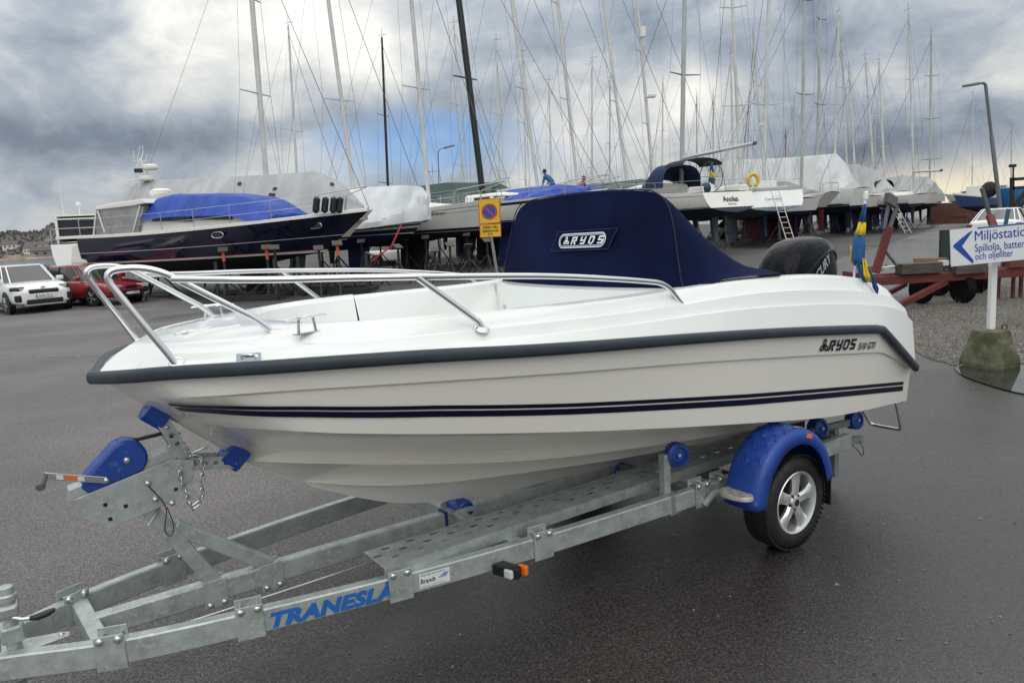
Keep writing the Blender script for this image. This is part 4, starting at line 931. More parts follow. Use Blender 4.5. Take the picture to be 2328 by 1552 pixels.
# jetty
plank = mat('jetty_timber', (.16, .15, .135), .8, var=.3, vscale=2); jw = mat('jetty_white', (.70, .68, .60), .6, var=.1, vscale=3); yel = mat('ring_yellow', (.75, .48, .03), .5)
jt = thing('jetty', 'weathered timber jetty with white posts over the water behind the white car', 'jetty', W(60, 60, -1.3))
base = W(60, 60, -1.3)
a, b = W(-160, 58, 0) - base, W(150, 62, 0) - base; a.z = b.z = .0 + 1.3 - .55
obj('jetty_deck', MB().beam(a, b, 2.0, .22), plank, jt); obj('jetty_rail', MB().beam(a + Vector((0, 0, .8)), b + Vector((0, 0, .8)), .06, .06), plank, jt)
for px in (-60, -25, 5, 30, 57, 83, 110, 135):
    p = W(px, 59.2, 0) - base; obj('post', MB().rod((p.x, p.y - .9, -.6), (p.x, p.y - .9, 1.3 + .95), .17, 8), jw, jt, smooth=True)
p = W(15, 57.9, .15); o = obj('life_ring', MB().tube([p + Vector((.33 * cos(a_), 0, .33 * sin(a_))) for a_ in [2 * pi * k / 14 for k in range(14)]], .10, 8, closed=True), yel, smooth=True); tag(o, 'yellow life ring hung on the jetty behind the white car', 'life ring')
mb = MB(); c = W(120, 61, .1); mb.box(c, (2.2, 1.0, 1.0)); mb.box(c + Vector((-1.2, 0, .3)), (1.0, .9, 1.2)); o = obj('jetty_crate', mb, mat('crate_dark', (.05, .047, .042), .8, var=.3), bevel=.03); tag(o, 'dark stacked gear standing on the jetty', 'crate')
# ------------------------------------------------------------------ boats on land
topw = mat('boat_white', (.80, .785, .74), .30, coat=.2, var=.04, vscale=1.2, rvar=.08)
topw2 = mat('boat_white_cool', (.77, .78, .78), .30, coat=.2, var=.05, vscale=1.0, rvar=.08)
topc = mat('boat_cream', (.74, .69, .61), .32, coat=.2, var=.04, vscale=1.0)
navyh = mat('boat_navy', (.006, .009, .030), .12, coat=.6, var=.1, vscale=1.0)
blueh = mat('boat_blue', (.012, .05, .16), .2, coat=.4)
botblack = mat('bottom_black', (.012, .013, .015), .8, var=.3, vscale=1.5); botblue = mat('bottom_blue', (.010, .028, .16), .75, var=.2, vscale=1.5); botnavy = mat('bottom_navy', (.012, .018, .045), .75, var=.2, vscale=1.5)
botred = mat('bottom_red', (.13, .018, .02), .75, var=.25, vscale=1.5); botgrey = mat('bottom_grey', (.10, .13, .16), .75, var=.2, vscale=1.5); botdgrey = mat('bottom_slate', (.035, .04, .05), .75, var=.2, vscale=1.5)
redline = mat('line_red', (.45, .02, .03), .4); darkline = mat('line_dark', (.012, .015, .035), .4); glass = mat('dark_glass', (.010, .012, .014), .06, coat=.3)
mastw = mat('mast_alu', (.60, .60, .575), .40, metal=.15, var=.12, vscale=1.5); mastg = mat('mast_grey', (.42, .45, .44), .42, metal=.15, var=.1, vscale=1.5); mastk = mat('mast_carbon', (.012, .012, .014), .35)
wirem = mat('rig_wire', (.12, .125, .13), .4, metal=.5); chrome = mat('rail_steel', (.55, .56, .57), .25, metal=.9); spard = mat('spreader', (.08, .085, .09), .5)
def tarp_mat(name, c, alpha=1.0):
    return mat(name, c, .5, var=.14, vscale=.9, bump=1.0, bscale=3.0, rvar=.12, stretch=(1.6, 1.0, .40), spec=.4, col2=tuple(q * .78 for q in c), c2scale=1.3, c2lo=.52, c2hi=.75)
tarpg = tarp_mat('tarp_grey', (.40, .415, .425)); tarpw = tarp_mat('tarp_white', (.66, .69, .72)); tarpd = tarp_mat('tarp_dark_grey', (.26, .27, .27)); tarpb = tarp_mat('tarp_blue', (.010, .055, .36)); tarpgr = tarp_mat('tarp_green', (.035, .075, .062)); tarpp = tarp_mat('tarp_pale', (.55, .575, .59))
teak = mat('deck_pale', (.55, .55, .52), .6, var=.05)
def hull_levels(L, B, zs, zw, zk, ob, os_, tw, n=22):
    """zs = (stern, mid, bow) sheer heights"""
    LV = []
    def wplan(t): return tw + (1 - tw) * sin(pi / 2 * min(1, t / .42)) if t < .42 else max(0.0, 1 - ((t - .42) / .58) ** 2.1) ** .92
    for lev, wf in ((0, 1.0), (.10, .997), (.33, .985), (.66, .95), (.92, .90), (1.0, .875), (1.35, .66), (1.7, .36), (2.0, .03)):
        d = min(lev, 1.0) + max(0, lev - 1) * .8; row = []
        for i in range(n + 1):
            t = i / n; x = lerp(-L / 2 + os_ * d, L / 2 - ob * d, t)
            sh = zs[0] * (1 - t) * (1 - 2 * t) + zs[1] * 4 * t * (1 - t) + zs[2] * t * (2 * t - 1)
            belly = zw - (zw - zk) * max(.12 if t < .5 else .02, sin(pi * min(1, .12 + .86 * t))) ** .8
            z = lerp(sh, zw, lev) if lev <= 1 else lerp(zw, belly, (lev - 1) ** .75)
            y = B / 2 * wplan(t) * wf * (1 - .22 * min(lev, 1) * t ** 3); row.append(Vector((x, y, z)))
        LV.append(row)
    return LV
def both(mb, rows): mb.loft(rows, closed=False); mb.loft([[mir(p) for p in r] for r in rows[::-1]], closed=False); return mb
def xs_at(row, x, k): return interp(x, [p.x for p in row], [p[k] for p in row])
def build_hull(root, L, B, zs, zw, zk, ob, os_, tw, mt, mbm, stripes=(), deck=teak, nm='hull'):
    LV = hull_levels(L, B, zs, zw, zk, ob, os_, tw)
    mb = both(MB(), LV[:6]); tr = [r[0] for r in LV[:6]] + [mir(r[0]) for r in LV[:6][::-1]]; mb.add(tr, [tuple(range(len(tr)))])
    h = obj(nm, mb, mt, root, smooth=35)
    mb = both(MB(), LV[5:]); tr = [r[0] for r in LV[5:]] + [mir(r[0]) for r in LV[5:][::-1]]; mb.add(tr, [tuple(range(len(tr)))]); obj('bottom', mb, mbm, root, smooth=35)
    mb = MB(); D = [[p + Vector((0, -.02, -.01)) for p in LV[0]], [Vector((p.x, p.y * .5, p.z + .04)) for p in LV[0]], [Vector((p.x, 0, p.z + .06)) for p in LV[0]]]; both(mb, D); obj('deck', mb, deck, root, smooth=40)
    for f0, f1, m in stripes:
        mb = MB()
        def at_f(i, f):
            lv = (0, .10, .33, .66, .92, 1.0); k = max(j for j in range(5) if lv[j] <= f + 1e-6); t = (f - lv[k]) / (lv[k + 1] - lv[k]); p = LV[k][i].lerp(LV[k + 1][i], t); return p + Vector((.004, .010, 0))
        both(mb, [[at_f(i, f0) for i in range(len(LV[0]))], [at_f(i, f1) for i in range(len(LV[0]))]]); obj('stripe', mb, m, h)
    return LV
def fin(root, x0, x1, zt, zb, w, m, nm='keel', rake=.15):
    mb = MB(); R = []
    for t in (0, .5, 1):
        z = lerp(zt, zb, t); a, b = lerp(x0, x0 - rake, t) + (.08 * t), lerp(x1, x1 - rake, t) - .18 * t; R.append([Vector((b, 0, z)), Vector((lerp(a, b, .7), w / 2, z)), Vector((lerp(a, b, .3), w * .42, z)), Vector((a, .01, z)), Vector((lerp(a, b, .3), -w * .42, z)), Vector((lerp(a, b, .7), -w / 2, z))])
    mb.loft(R, True, True, True); return obj(nm, mb, m, root, smooth=50)
def rig(root, inv, base, top, r, m, LV, L, spreads, boom=None, wires=True, radar=None, ext=1.0, fst=True, headgear=True):
    """base, top: world points; everything ends up in the boat's own frame"""
    b, t = inv @ base, inv @ top
    obj('mast', MB().tube([b, b.lerp(t, .6), t], [r, r, r * .72], 10), m, root, smooth=60)
    up = (t - b).normalized(); sidew = Vector((0, 1, 0)) - up * up.y; sidew.normalize(); ms = LV[0]
    tips = {1: [], -1: []}
    for f, w in spreads:
        c = b.lerp(t, f)
        for s in (1, -1):
            e = c + sidew * (s * w) + Vector((-.18 * w, 0, .05)); obj('spreader', MB().tube([c, e], [r * .34, r * .22], 6), spard if m is not mastw else mastg, root); tips[s].append(e)
    if wires:
        for s in (1, -1):
            yb = Vector((b.x - .15, s * xs_at(ms, max(-L / 2, min(L / 2, b.x - .15)), 1) * .94, xs_at(ms, max(-L / 2, min(L / 2, b.x - .15)), 2)))
            obj('shroud', MB().tube([yb] + tips[s] + [b.lerp(t, .97)], .0075, 4, caps=False), wirem, root)
            if tips[s]: obj('shroud', MB().tube([yb + Vector((.25, 0, 0)), b.lerp(t, spreads[0][0])], .0065, 4, caps=False), wirem, root)
        bw = ms[-1]; obj('forestay', MB().tube([bw + Vector((-.15, 0, .1)), b.lerp(t, .96)], .013, 5, caps=False), wirem, root)
        obj('backstay', MB().tube([Vector((-L / 2 + .1, 0, ms[0].z + .1)), t], .0075, 4, caps=False), wirem, root)
    if headgear:
        mb = MB(); mb.tube([t, t + up * .5], .010, 4); mb.tube([t + Vector((-.25, 0, .12)), t + Vector((.35, 0, .12))], .012, 4); obj('masthead_gear', mb, spard, root)
    if boom:
        e = b + up * boom[0] + Vector((-boom[1], 0, boom[2])); o = obj('boom', MB().tube([b + up * boom[0], e], [.095, .085], 10), mastw if m is not mastk else mastw, root, smooth=60); obj('boom_end', MB().tube([e, e + Vector((-.12, 0, 0))], [.10, .08], 8), spard, o)
    if radar:
        c = b.lerp(t, radar); obj('radar', MB().lathe(c + Vector((.38, 0, -.05)), (0, 0, 1), [(.18, 0), (.24, .05), (.24, .18), (.14, .24)], 12), topw, root, smooth=40); obj('radar_bracket', MB().tube([c, c + Vector((.38, 0, -.03))], .03, 6), spard, root)
def pulpits(root, LV, L, step=1.6, h=.58):
    ms = LV[0]; top = {1: [], -1: []}
    for s in (1, -1):
        x = -L / 2 + .15
        while x < L / 2 - .5:
            p = Vector((x, s * xs_at(ms, x, 1) * .96, xs_at(ms, x, 2))); top[s].append(p); x += step
        for p in top[s]: obj('stanchion', MB().rod(p, p + Vector((0, 0, h)), .014, 5), chrome, root)
        for k in (1.0, .52): obj('lifeline', MB().tube([p + Vector((0, 0, h * k)) for p in top[s]], .006, 4, caps=False), chrome, root)
    b = ms[-1]; q = top[1][-1]
    obj('pulpit', MB().tube(fillet([q, q + Vector((.1, 0, h)), b + Vector((-.05, .12, h + .08)), b + Vector((-.05, -.12, h + .08)), mir(q) + Vector((.1, 0, h)), mir(q)], .12, 3), .020, 6), chrome, root, smooth=True)
    a = top[1][0]; obj('pushpit', MB().tube(fillet([a, a + Vector((0, 0, h)), a + Vector((-.05, -a.y * .55, h)), mir(a) + Vector((-.05, a.y * .55, h)), mir(a) + Vector((0, 0, h)), mir(a)], .1, 3), .018, 6), chrome, root, smooth=True)
def coachroof(root, LV, L, x0, x1, w, h, m=None, win=True):
    ms = LV[0]; R = []
    for i in range(9):
        t = i / 8; x = lerp(x0, x1, t); z = xs_at(ms, x, 2); k = sin(pi * min(1, .10 + .72 * (1 - t) + .0)) ** .5 if t > .3 else 1; hh = h * lerp(1, .15, max(0, (t - .35) / .65) ** 1.3); ww = w / 2 * lerp(1, .45, max(0, (t - .3) / .7) ** 1.5)
        R.append([Vector((x, y * ww, z + zz * hh + .03)) for y, zz in ((1.0, -.1), (.93, .75), (.80, .96), (0, 1.08), (-.80, .96), (-.93, .75), (-1.0, -.1))])
    mb = MB(); mb.loft(R, closed=False); mb.add(R[0], [tuple(range(7))]); mb.add(R[-1], [tuple(range(6, -1, -1))]); c = obj('coachroof', mb, m or topw, root, smooth=35)
    if win:
        for s in (1, -1):
            for a, b in ((1, 2.7), (3.1, 4.9)):
                P = []
                for q in (a, (a + b) / 2, b):
                    i = int(q); f = q - i; r = [R[i][k].lerp(R[i + 1][k], f) for k in ((0, 1) if s > 0 else (6, 5))]; P.append([r[0].lerp(r[1], .35) + Vector((0, s * .012, 0)), r[0].lerp(r[1], .85) + Vector((0, s * .012, 0))])
                mb = MB(); mb.loft(P, closed=False); obj('cabin_window', mb, glass, c)
def tent(root, LV, L, x0, x1, h0, h1, m, drop=.35, seed=1, over=1.02, nm='tarpaulin', endcap=True, sag=.06):
    """tarpaulin over a ridge pole: real folds pressed into the cloth"""
    ms = LV[0]; rt = random.Random(seed); n = 26; R = []; ph = [rt.uniform(0, 6) for _ in range(6)]
    for i in range(n + 1):
        t = i / n; x = lerp(x0, x1, t); yb = max(.06, xs_at(ms, x, 1)) * over; zb = xs_at(ms, x, 2); H = lerp(h0, h1, t) - sag * sin(pi * t * 4) ** 2; row = []
        for k in range(13):
            u = -1 + 2 * k / 12; a = abs(u); s = 1 if u > 0 else -1
            y = yb * (a ** .9); z = zb - drop * max(0, (a - .8) / .2) + H * (1 - a / .86) ** .92 if a < .86 else zb - drop * (a - .8) / .2 + .0
            fold = (sin(x * 5.1 + a * 3 + ph[0]) * .5 + sin(x * 9.7 - a * 6 + ph[1]) * .35 + sin(x * 2.3 + ph[2])) * .035 * sin(pi * min(1, a * 1.1))
            row.append(Vector((x + fold * .6, s * y + fold * s + (rt.uniform(-.01, .01)), z + fold * .4)))
        R.append(row)
    mb = MB(); mb.loft(R, closed=False)
    if endcap: mb.add(R[0], [tuple(range(13))]); mb.add(R[-1], [tuple(range(12, -1, -1))])
    o = obj(nm, mb, m, root, smooth=50); return o, R
STANDG = mat('stand_grey', (.13, .135, .14), .6, metal=.3, var=.2, vscale=6); STANDK = mat('stand_black', (.016, .017, .018), .6, var=.2, vscale=6); ORG = mat('stand_orange', (.62, .10, .05), .5); WOODP = mat('pad_wood', (.085, .075, .065), .8)
_stands = {}
def stand(loc, rz, h, label, group, m=STANDK, top=None, nm='boat_stand'):
    """steel prop: post with a tilted pad on a tripod of legs"""
    root = thing(nm, label, 'boat stand', loc, rz, group)
    key = (round(h, 1), m.name, top.name if top else '')
    if key not in _stands:
        L_ = []
        L_.append(('post', MB().rod((0, 0, .25), (0, 0, h), .045, 8), m)); 
        if top: L_.append(('screw', MB().rod((0, 0, h - .35), (0, 0, h + .02), .05, 8), top))
        for k in range(3): a = 2 * pi * k / 3 + .4; L_.append(('leg', MB().rod((0, 0, h * .62), (.75 * cos(a), .75 * sin(a), 0.0), .030, 6), m))
        L_.append(('pad', MB().frame_box((0, 0, h + .05), Vector((.16, 0, 0)), Vector((0, .13, .07)), Vector((0, -.010, .016))), WOODP))
        _stands[key] = [(n_, obj(n_, b_, mm, root)) for n_, b_, mm in L_]
    else:
        for n_, o_ in _stands[key]: c = o_.copy(); COL.objects.link(c); c.parent = root
    return root
def boat_frame(name, label, cat, sp, bp, group=None):
    s, b = sp, bp; d = b - s; L = d.length; rz = atan2(d.y, d.x); c = (s + b) / 2; r = thing(name, label, cat, c, rz, group)
    M_ = Matrix.Translation(c) @ Matrix.Rotation(rz, 4, 'Z'); return r, L, M_, M_.inverted()
def mast_pts(m):
    """m = (x bottom, y bottom, x top, y top, depth, extend): world base and head of a mast"""
    xb, yb, xt, yt, Y, ext = m; b = at(xb, yb, Y); t = at(xt, yt, Y); return b, b + (t - b) * ext
def sailboat(label, sp, bp, mast, hull=dict(), mr=.085, mm=None, spreads=((.36, .9), (.66, .7)), cover=None, cabin=True, rails=True, boom=None, radar=None, wires=True, keel=True, name='sailboat', group=None, stands=2, stm=STANDK, rud=None, stand_label=None, stand_top=None):
    root, L, M_, inv = boat_frame(name, label, 'sailboat', sp, bp, group)
    H = dict(B=L * .31, zs=(2.95, 2.9, 3.25), zw=1.95, zk=1.45, ob=L * .10, os_=.35, tw=.72, mt=topw, mbm=botblack, stripes=((.90, .985, darkline),)); H.update(hull)
    LV = build_hull(root, L, **H)
    if keel: fin(root, -.02 * L, .13 * L, H['zk'] + .3, .12, .28, H['mbm']); fin(root, -.44 * L, -.39 * L, H['zw'] - .15, .55, .10, rud or H['mbm'], 'rudder', .05); obj('keel_block', MB().box((.05 * L, 0, .06), (.9, .5, .12)), WOODP, root)
    if cabin: coachroof(root, LV, L, -.12 * L, .25 * L, H['B'] * .62, .48, H['mt'])
    if rails: pulpits(root, LV, L)
    if mast:
        b, t = mast_pts(mast)
        lb = inv @ b; b = M_ @ Vector((lb.x, lb.y, max(min(lb.z, H['zs'][1] + .4), H['zs'][1])))  if lb.z > H['zs'][1] + .4 else b
        rig(root, inv, b, t, mr, mm or mastw, LV, L, spreads, boom, wires, radar, headgear=mast[5] <= 1.001)
    if cover: tent(root, LV, L, **cover)
    if stand_label:
        for fx_ in ((-.25, .22) if stands == 2 else (-.3, 0.0, .28)):
            for s in (1, -1):
                x = fx_ * L; y = s * H['B'] * .40; z = H['zw'] - .25; wp = M_ @ Vector((x, y, 0)); near = wp.length < (M_ @ Vector((x, -y, 0))).length; stand(wp, 0, z, stand_label + (', near side' if near else ', far side') + (' by the bow' if fx_ > 0 else ' by the stern'), 'stands: ' + stand_label[:40], stm, stand_top)
    return root, LV, L, M_, inv, H
D1 = Vector((.92, -.39, 0)).normalized(); D2 = Vector((-.12, .99, 0)).normalized()
def by_mast(m, d, aft, fwd):
    """stern and bow on the ground for a boat whose mast stands at m and whose bow points along d"""
    p = W(m[0], m[4]); return p - d * aft, p + d * fwd
def transom_text(root, LV, body, w, h, zc, m, nm='transom_lettering', dy=0.0, offset=.01):
    col = [r[0] for r in LV[:6]]; fx_ = lambda z: interp(-z, [-p.z for p in col], [p.x for p in col])
    mb = MB(); flat(mb, text_fit(body, w, h, offset=offset), lambda x, y: Vector((fx_(zc + y) - .02, w / 2 - x + dy, zc + y))); return obj(nm, mb, m, root)
ink = mat('letter_black', (.015, .015, .018), .5); ink2 = mat('letter_grey', (.30, .31, .33), .5)
# ---- A: big grey tarpaulin boat behind the navy yacht
ra = sailboat('large sailboat under a long pale grey tarpaulin behind the navy yacht', W(288, 33.5), W(852, 29.2), (606, 430, 572, 0, 31.3, 1.5), dict(B=3.9, zs=(2.5, 2.5, 2.8), zw=1.75, zk=1.2, mt=topc, mbm=botblue, stripes=((.90, .97, darkline),)), mr=.105, spreads=((.40, .95), (.70, .7)), cabin=False, rails=False, stand_label='dark steel stand under the grey tarpaulin sailboat')
def cover_profile(rr, x0, x1, prof, m, seed, drop=.3, over=1.02, nm='tarpaulin', ropes=False):
    """tent whose ridge height follows prof = [(0..1, h)]"""
    root, LV, L = rr[0], rr[1], rr[2]; ms = LV[0]; rt = random.Random(seed); n = 40; R = []; ph = [rt.uniform(0, 6) for _ in range(6)]
    for i in range(n + 1):
        t = i / n; x = lerp(x0, x1, t); yb = max(.10, xs_at(ms, x, 1)) * over; zb = xs_at(ms, x, 2); H = interp(t, [p[0] for p in prof], [p[1] for p in prof]); row = []
        for k in range(17):
            u = -1 + 2 * k / 16; a = abs(u); s = 1 if u > 0 else -1; q = min(1, a / .82)
            z = zb - drop * max(0, (a - .82) / .18) + H * (1 - q); y = yb * (.02 + .98 * q) * (1 - .07 * sin(pi * q)) if a > 0 else 0
            fold = ((abs(sin(x * 2.3 + a * 3 + ph[0])) - .6) * 1.1 + (abs(sin(x * 5.3 - a * 5 + ph[1])) - .6) * .8 + sin(x * 1.1 + a * 2 + ph[2]) * .7) * .085 * sin(pi * min(1, a * 1.05)) + rt.uniform(-.022, .022) * min(1, a * 6)
            row.append(Vector((x + fold * .5, s * (y + fold), z + fold * .5)))
        R.append(row)
    mb = MB(); mb.loft(R, closed=False); mb.add(R[0], [tuple(range(17))]); mb.add(R[-1], [tuple(range(16, -1, -1))]); o = obj(nm, mb, m, root, smooth=28)
    for i in (range(5, n - 2, 13) if ropes else ()):
        for s in (0, 1):
            rr_ = R[i][8:] if s else R[i][8::-1]; obj('rope', MB().tube([p + Vector((0, .03 if s else -.03, .02)) for p in rr_], .012, 4, caps=False), wirem, o)
    return o, R
o, R = cover_profile(ra, -ra[2] * .49, ra[2] * .47, [(0, 1.2), (.05, 2.1), (.12, 2.28), (.5, 2.06), (.84, 1.80), (.92, 1.3), (1, .25)], tarpg, 4)
lash = mat('tie_black', (.015, .016, .018), .6)
for t, k, sz in ((.42, 3, .30), (.46, 3, .38), (.51, 3, .30), (.72, 6, .22), (.72, 5, .30), (.55, 7, .2), (.9, 7, .2)):
    p = R[int(t * 40)][k]; q = R[int(t * 40) + 1][k]; w_ = R[int(t * 40)][k - 1]; obj('tie_patch', MB().frame_box(p + Vector((0, -.05, .0)), (q - p).normalized() * sz * .4, Vector((0, .008, 0)), (p - w_).normalized() * sz * .35), lash, o)
# aerials and radar on the stern gantry of the grey tarpaulin boat
mb = MB(); P = lambda px, py: ra[4] @ at(px, py, 32.8)
for a_, b_ in (((300, 425), (318, 360)), ((352, 425), (318, 360)), ((318, 425), (322, 352)), ((312, 366), (318, 331)), ((322, 352), (326, 345)), ((300, 365), (332, 367)), ((290, 395), (312, 380)), ((290, 410), (330, 405)), ((318, 380), (345, 410)), ((330, 370), (335, 350)), ((305, 362), (303, 342)), ((325, 352), (324, 330))): mb.rod(P(*a_), P(*b_), .022 if a_[1] > 400 else .012, 5)
g = obj('aerial_gantry', mb, topw, ra[0])
for px, py, r in ((342, 383, .34), (333, 408, .30)): obj('radar', MB().lathe(P(px, py), (0, 0, 1), [(r * .8, -.06), (r, 0), (r, .10), (r * .6, .17)], 14), topw, ra[0], smooth=40)
obj('floodlight', MB().box(P(315, 388), (.3, .2, .16), .5), lash, ra[0])
# ---- B: white tarpaulin boat with striped blue hull
rb = sailboat('sailboat with blue striped hull under a white tarpaulin, right of the navy yacht bow', W(640, 37), W(980, 31), (806, 430, 747, 0, 34.4, 1.5), dict(B=3.3, zs=(2.35, 2.35, 2.65), zw=1.85, zk=1.25, mt=topw2, mbm=botblue, stripes=((.30, .42, darkline), (.52, .60, darkline), (.72, .95, darkline))), mr=.09, spreads=((.38, .9), (.78, .7)), cabin=False, rails=False, stand_label='dark steel stand under the white tarpaulin sailboat')
cover_profile(rb, -rb[2] * .45, rb[2] * .495, [(0, 1.2), (.3, 1.7), (.6, 1.55), (.85, 1.32), (.97, 1.1), (1, .75)], tarpw, 9, drop=.30, over=1.06)
strapm = mat('ratchet_red', (.42, .03, .03), .6)
o = obj('ratchet_strap', MB().tube([at(912, 512, 30.6), at(890, 560, 30.2), at(838, 598, 30)], .035, 5), strapm); tag(o, 'red ratchet strap pulled down from the striped blue hull', 'strap')
# ---- C: white racer with a name in script
C_ = sailboat('long white sailboat with script name and black bottom behind the parking sign', W(722, 38.5), W(1152, 31.8), (978, 490, 935, 0, 34.6, 1.5), dict(B=3.6, zs=(2.62, 2.75, 3.1), zw=1.82, zk=1.3, mt=topw, mbm=botblack, stripes=((.16, .175, darkline), (.30, .31, darkline), (.88, .985, darkline))), mr=.095, spreads=((.40, .9), (.72, .7)), stand_label='dark steel stand under the white script-named sailboat')
LV, L = C_[1], C_[2]
def side_text(rr, body, x0, w, h, f, m, sg=-1, shear=.35, nm='hull_lettering'):
    LV, L, root = rr[1], rr[2], rr[0]; r0, r1 = LV[0], LV[5]; mb = MB()
    def fn(x, y):
        X = x0 + x * (-sg); z0, z1 = xs_at(r0, X, 2), xs_at(r1, X, 2); z = lerp(z0, z1, f) + y; rows = sorted([(xs_at(r, X, 2), xs_at(r, X, 1)) for r in LV[:6]]); yy = interp(z, [q[0] for q in rows], [q[1] for q in rows]); return Vector((X, sg * (yy + .02), z))
    flat(mb, text_fit(body, w, h, shear=shear), fn); return obj(nm, mb, m, root)
side_text(C_, 'Dancing Eliean', .16 * L, 1.55, .17, .36, ink)
# ---- D: white boat with blue bottom and black mast, blue deck tarpaulin
rd = sailboat('white sailboat with blue bottom, black carbon mast and blue deck tarpaulin', W(935, 40.5), W(1385, 34.5), (1101, 470, 1043, 0, 37.5, 1.5), dict(B=3.7, zs=(3.0, 3.05, 3.3), zw=2.12, zk=1.5, mt=topw, mbm=botblue, stripes=((.10, .22, darkline), (.93, .985, darkline))), mr=.16, mm=mastk, spreads=((.42, 1.0), (.82, .8)), stand_label='dark steel stand under the black-masted sailboat')
cover_profile(rd, -.02 * rd[2], .42 * rd[2], [(0, .3), (.15, .62), (.7, .55), (1, .25)], tarpb, 12, drop=.05, over=.97)
# ---- E..H: boats hidden behind the cover, seen by deck and mast
def fleet(label, m, d, aft, fwd, **kw): s, b = by_mast(m, d, aft, fwd); return sailboat(label, s, b, m, **kw)
re_ = fleet('white sailboat with a raked alloy mast and two people on deck', (1226, 450, 1163, 0, 41, 1.4), D1, 5.6, 4.6, mr=.10, spreads=((.40, .9), (.74, .7)), hull=dict(zs=(3.15, 3.15, 3.45), zw=2.1, stripes=((.9, .98, darkline),)))
cover_profile(re_, -.05 * re_[2], .40 * re_[2], [(0, .35), (.3, .5), (1, .3)], tarpb, 14, drop=.05, over=.97)
rf = fleet('sailboat with a long white boom pointing left behind the canvas cover', (1316, 450, 1267, 0, 42.5, 1.4), D1, 5.9, 4.6, mr=.09, spreads=((.36, .9), (.70, .7)), boom=(.95, 5.6, -.30), hull=dict(zs=(3.2, 3.2, 3.5), zw=2.1))
rg = fleet('sailboat with green deck tarpaulin beside the bow of the named white yacht', (1427, 420, 1373, 0, 44, 1.4), D1, 6.5, 4.2, mr=.09, spreads=((.34, .8), (.73, .7)), cabin=False, hull=dict(zs=(3.2, 3.2, 3.5), zw=2.1))
cover_profile(rg, -.46 * rg[2], .35 * rg[2], [(0, .5), (.2, .95), (.8, .9), (1, .3)], tarpgr, 16, drop=.1)
rh_ = fleet('sailboat with radar and white box high on its mast', (1487, 420, 1448, 0, 46, 1.4), D1, 5.2, 4.4, mr=.095, spreads=((.26, .9), (.53, .8), (.8, .6)), radar=.36, hull=dict(zs=(3.1, 3.1, 3.4), zw=2.1))
p0 = at(1462, 84, 45.8); obj('radar_reflector', MB().tube([rh_[4] @ p0, rh_[4] @ (p0 + Vector((0, 0, .55)))], .17, 10), topw, rh_[0], smooth=True)
# green tents further left behind
rgt = fleet('sailboat under a dark green tarpaulin behind the white script-named yacht', (985, 440, 982, 340, 43, .45), D1, 2.2, 8.0, wires=False, rails=False, cabin=False, mr=.06, spreads=(), hull=dict(zs=(2.7, 2.7, 2.9), zw=1.9))
cover_profile(rgt, -.46 * rgt[2], .1 * rgt[2], [(0, 1.75), (.5, 1.85), (1, 1.6)], tarpgr, 17, drop=.2)
rgt = fleet('sailboat with a peaked green tent over its cockpit, left of the deck people', (1150, 440, 1148, 380, 45, .5), D1, 3.0, 7.0, wires=False, rails=False, cabin=False, mr=.05, spreads=(), hull=dict(zs=(2.9, 2.9, 3.1), zw=1.9))
cover_profile(rgt, -.46 * rgt[2], .0 * rgt[2], [(0, .5), (.45, 1.75), (1, .4)], tarpgr, 18, drop=.2)
# ---- named yacht, stern towards us
sA = W(1655, 36.5); dA = (W(1380, 46.0) - sA).normalized()
an = sailboat('white yacht named Anolas with blue sprayhood, stern towards the camera', sA, sA + dA * 11.2, (1549, 400, 1556, 0, 41, 1.35), dict(B=3.75, zs=(2.95, 3.22, 3.75), zw=2.22, zk=1.65, ob=.9, os_=-.35, tw=.82, mt=topw, mbm=botnavy, stripes=((.20, .225, darkline), (.93, .97, darkline))), mr=.12, mm=mastg, spreads=((.45, 1.0), (.80, .8)), boom=(1.35, 5.3, .15), rud=botgrey, stand_label='grey steel stand under the yacht named Anolas', stm=STANDG)
LV, L = an[1], an[2]
transom_text(an[0], LV, 'Anolas', .95, .27, 2.48, ink, offset=.02); transom_text(an[0], LV, 'Göteborg', .48, .10, 2.31, mat('letter_brown', (.12, .02, .02), .5))
ld = lambda px, py, Y, inv: inv @ at(px, py, Y)
def arch_hood(rr, x0, x1, w, z0, h, m, nm, win=False, thin=False):
    mb = MB(); R = []
    for i in range(6):
        t = i / 5; x = lerp(x0, x1, t); hh = h * (.80 + .20 * sin(pi * (.2 + .6 * t))) * (1 if not (nm == 'sprayhood' and t > .6) else lerp(1, .45, (t - .6) / .4)); ww = w * (1 - .10 * t)
        if thin: R.append([Vector((x, ww / 2 * cos(a), z0 + h * .72 + h * .28 * sin(a))) for a in [pi * k / 12 for k in range(13)]])
        else: R.append([Vector((x, ww / 2 * cos(a) * abs(cos(a)) ** -.35 if abs(cos(a)) > .01 else 0, z0 + hh * sin(a) ** .7)) for a in [pi * k / 12 for k in range(13)]])
    mb.loft(R, closed=False); return obj(nm, mb, m, rr[0], smooth=50)
hoodm = mat('sprayhood_blue', (.010, .028, .085), .8, var=.1); hoodk = mat('bimini_black', (.012, .014, .02), .8); vinyl = mat('clear_vinyl', (.45, .46, .46), .12, alpha=.5)
arch_hood(an, -.20 * L, -.02 * L, 2.5, xs_at(LV[0], -.1 * L, 2) + .25, 1.25, hoodm, 'sprayhood'); arch_hood(an, -.345 * L, -.20 * L, 2.5, xs_at(LV[0], -.2 * L, 2) + .35, 1.32, hoodk, 'bimini', thin=True)
for s in (.75,): obj('steering_wheel', MB().tube([Vector((-.405 * L, .05 + .72 * cos(a), 3.75 + .72 * sin(a))) for a in [2 * pi * k / 24 for k in range(24)]], .022, 6, closed=True), blackp, an[0], smooth=True)
mb = MB()
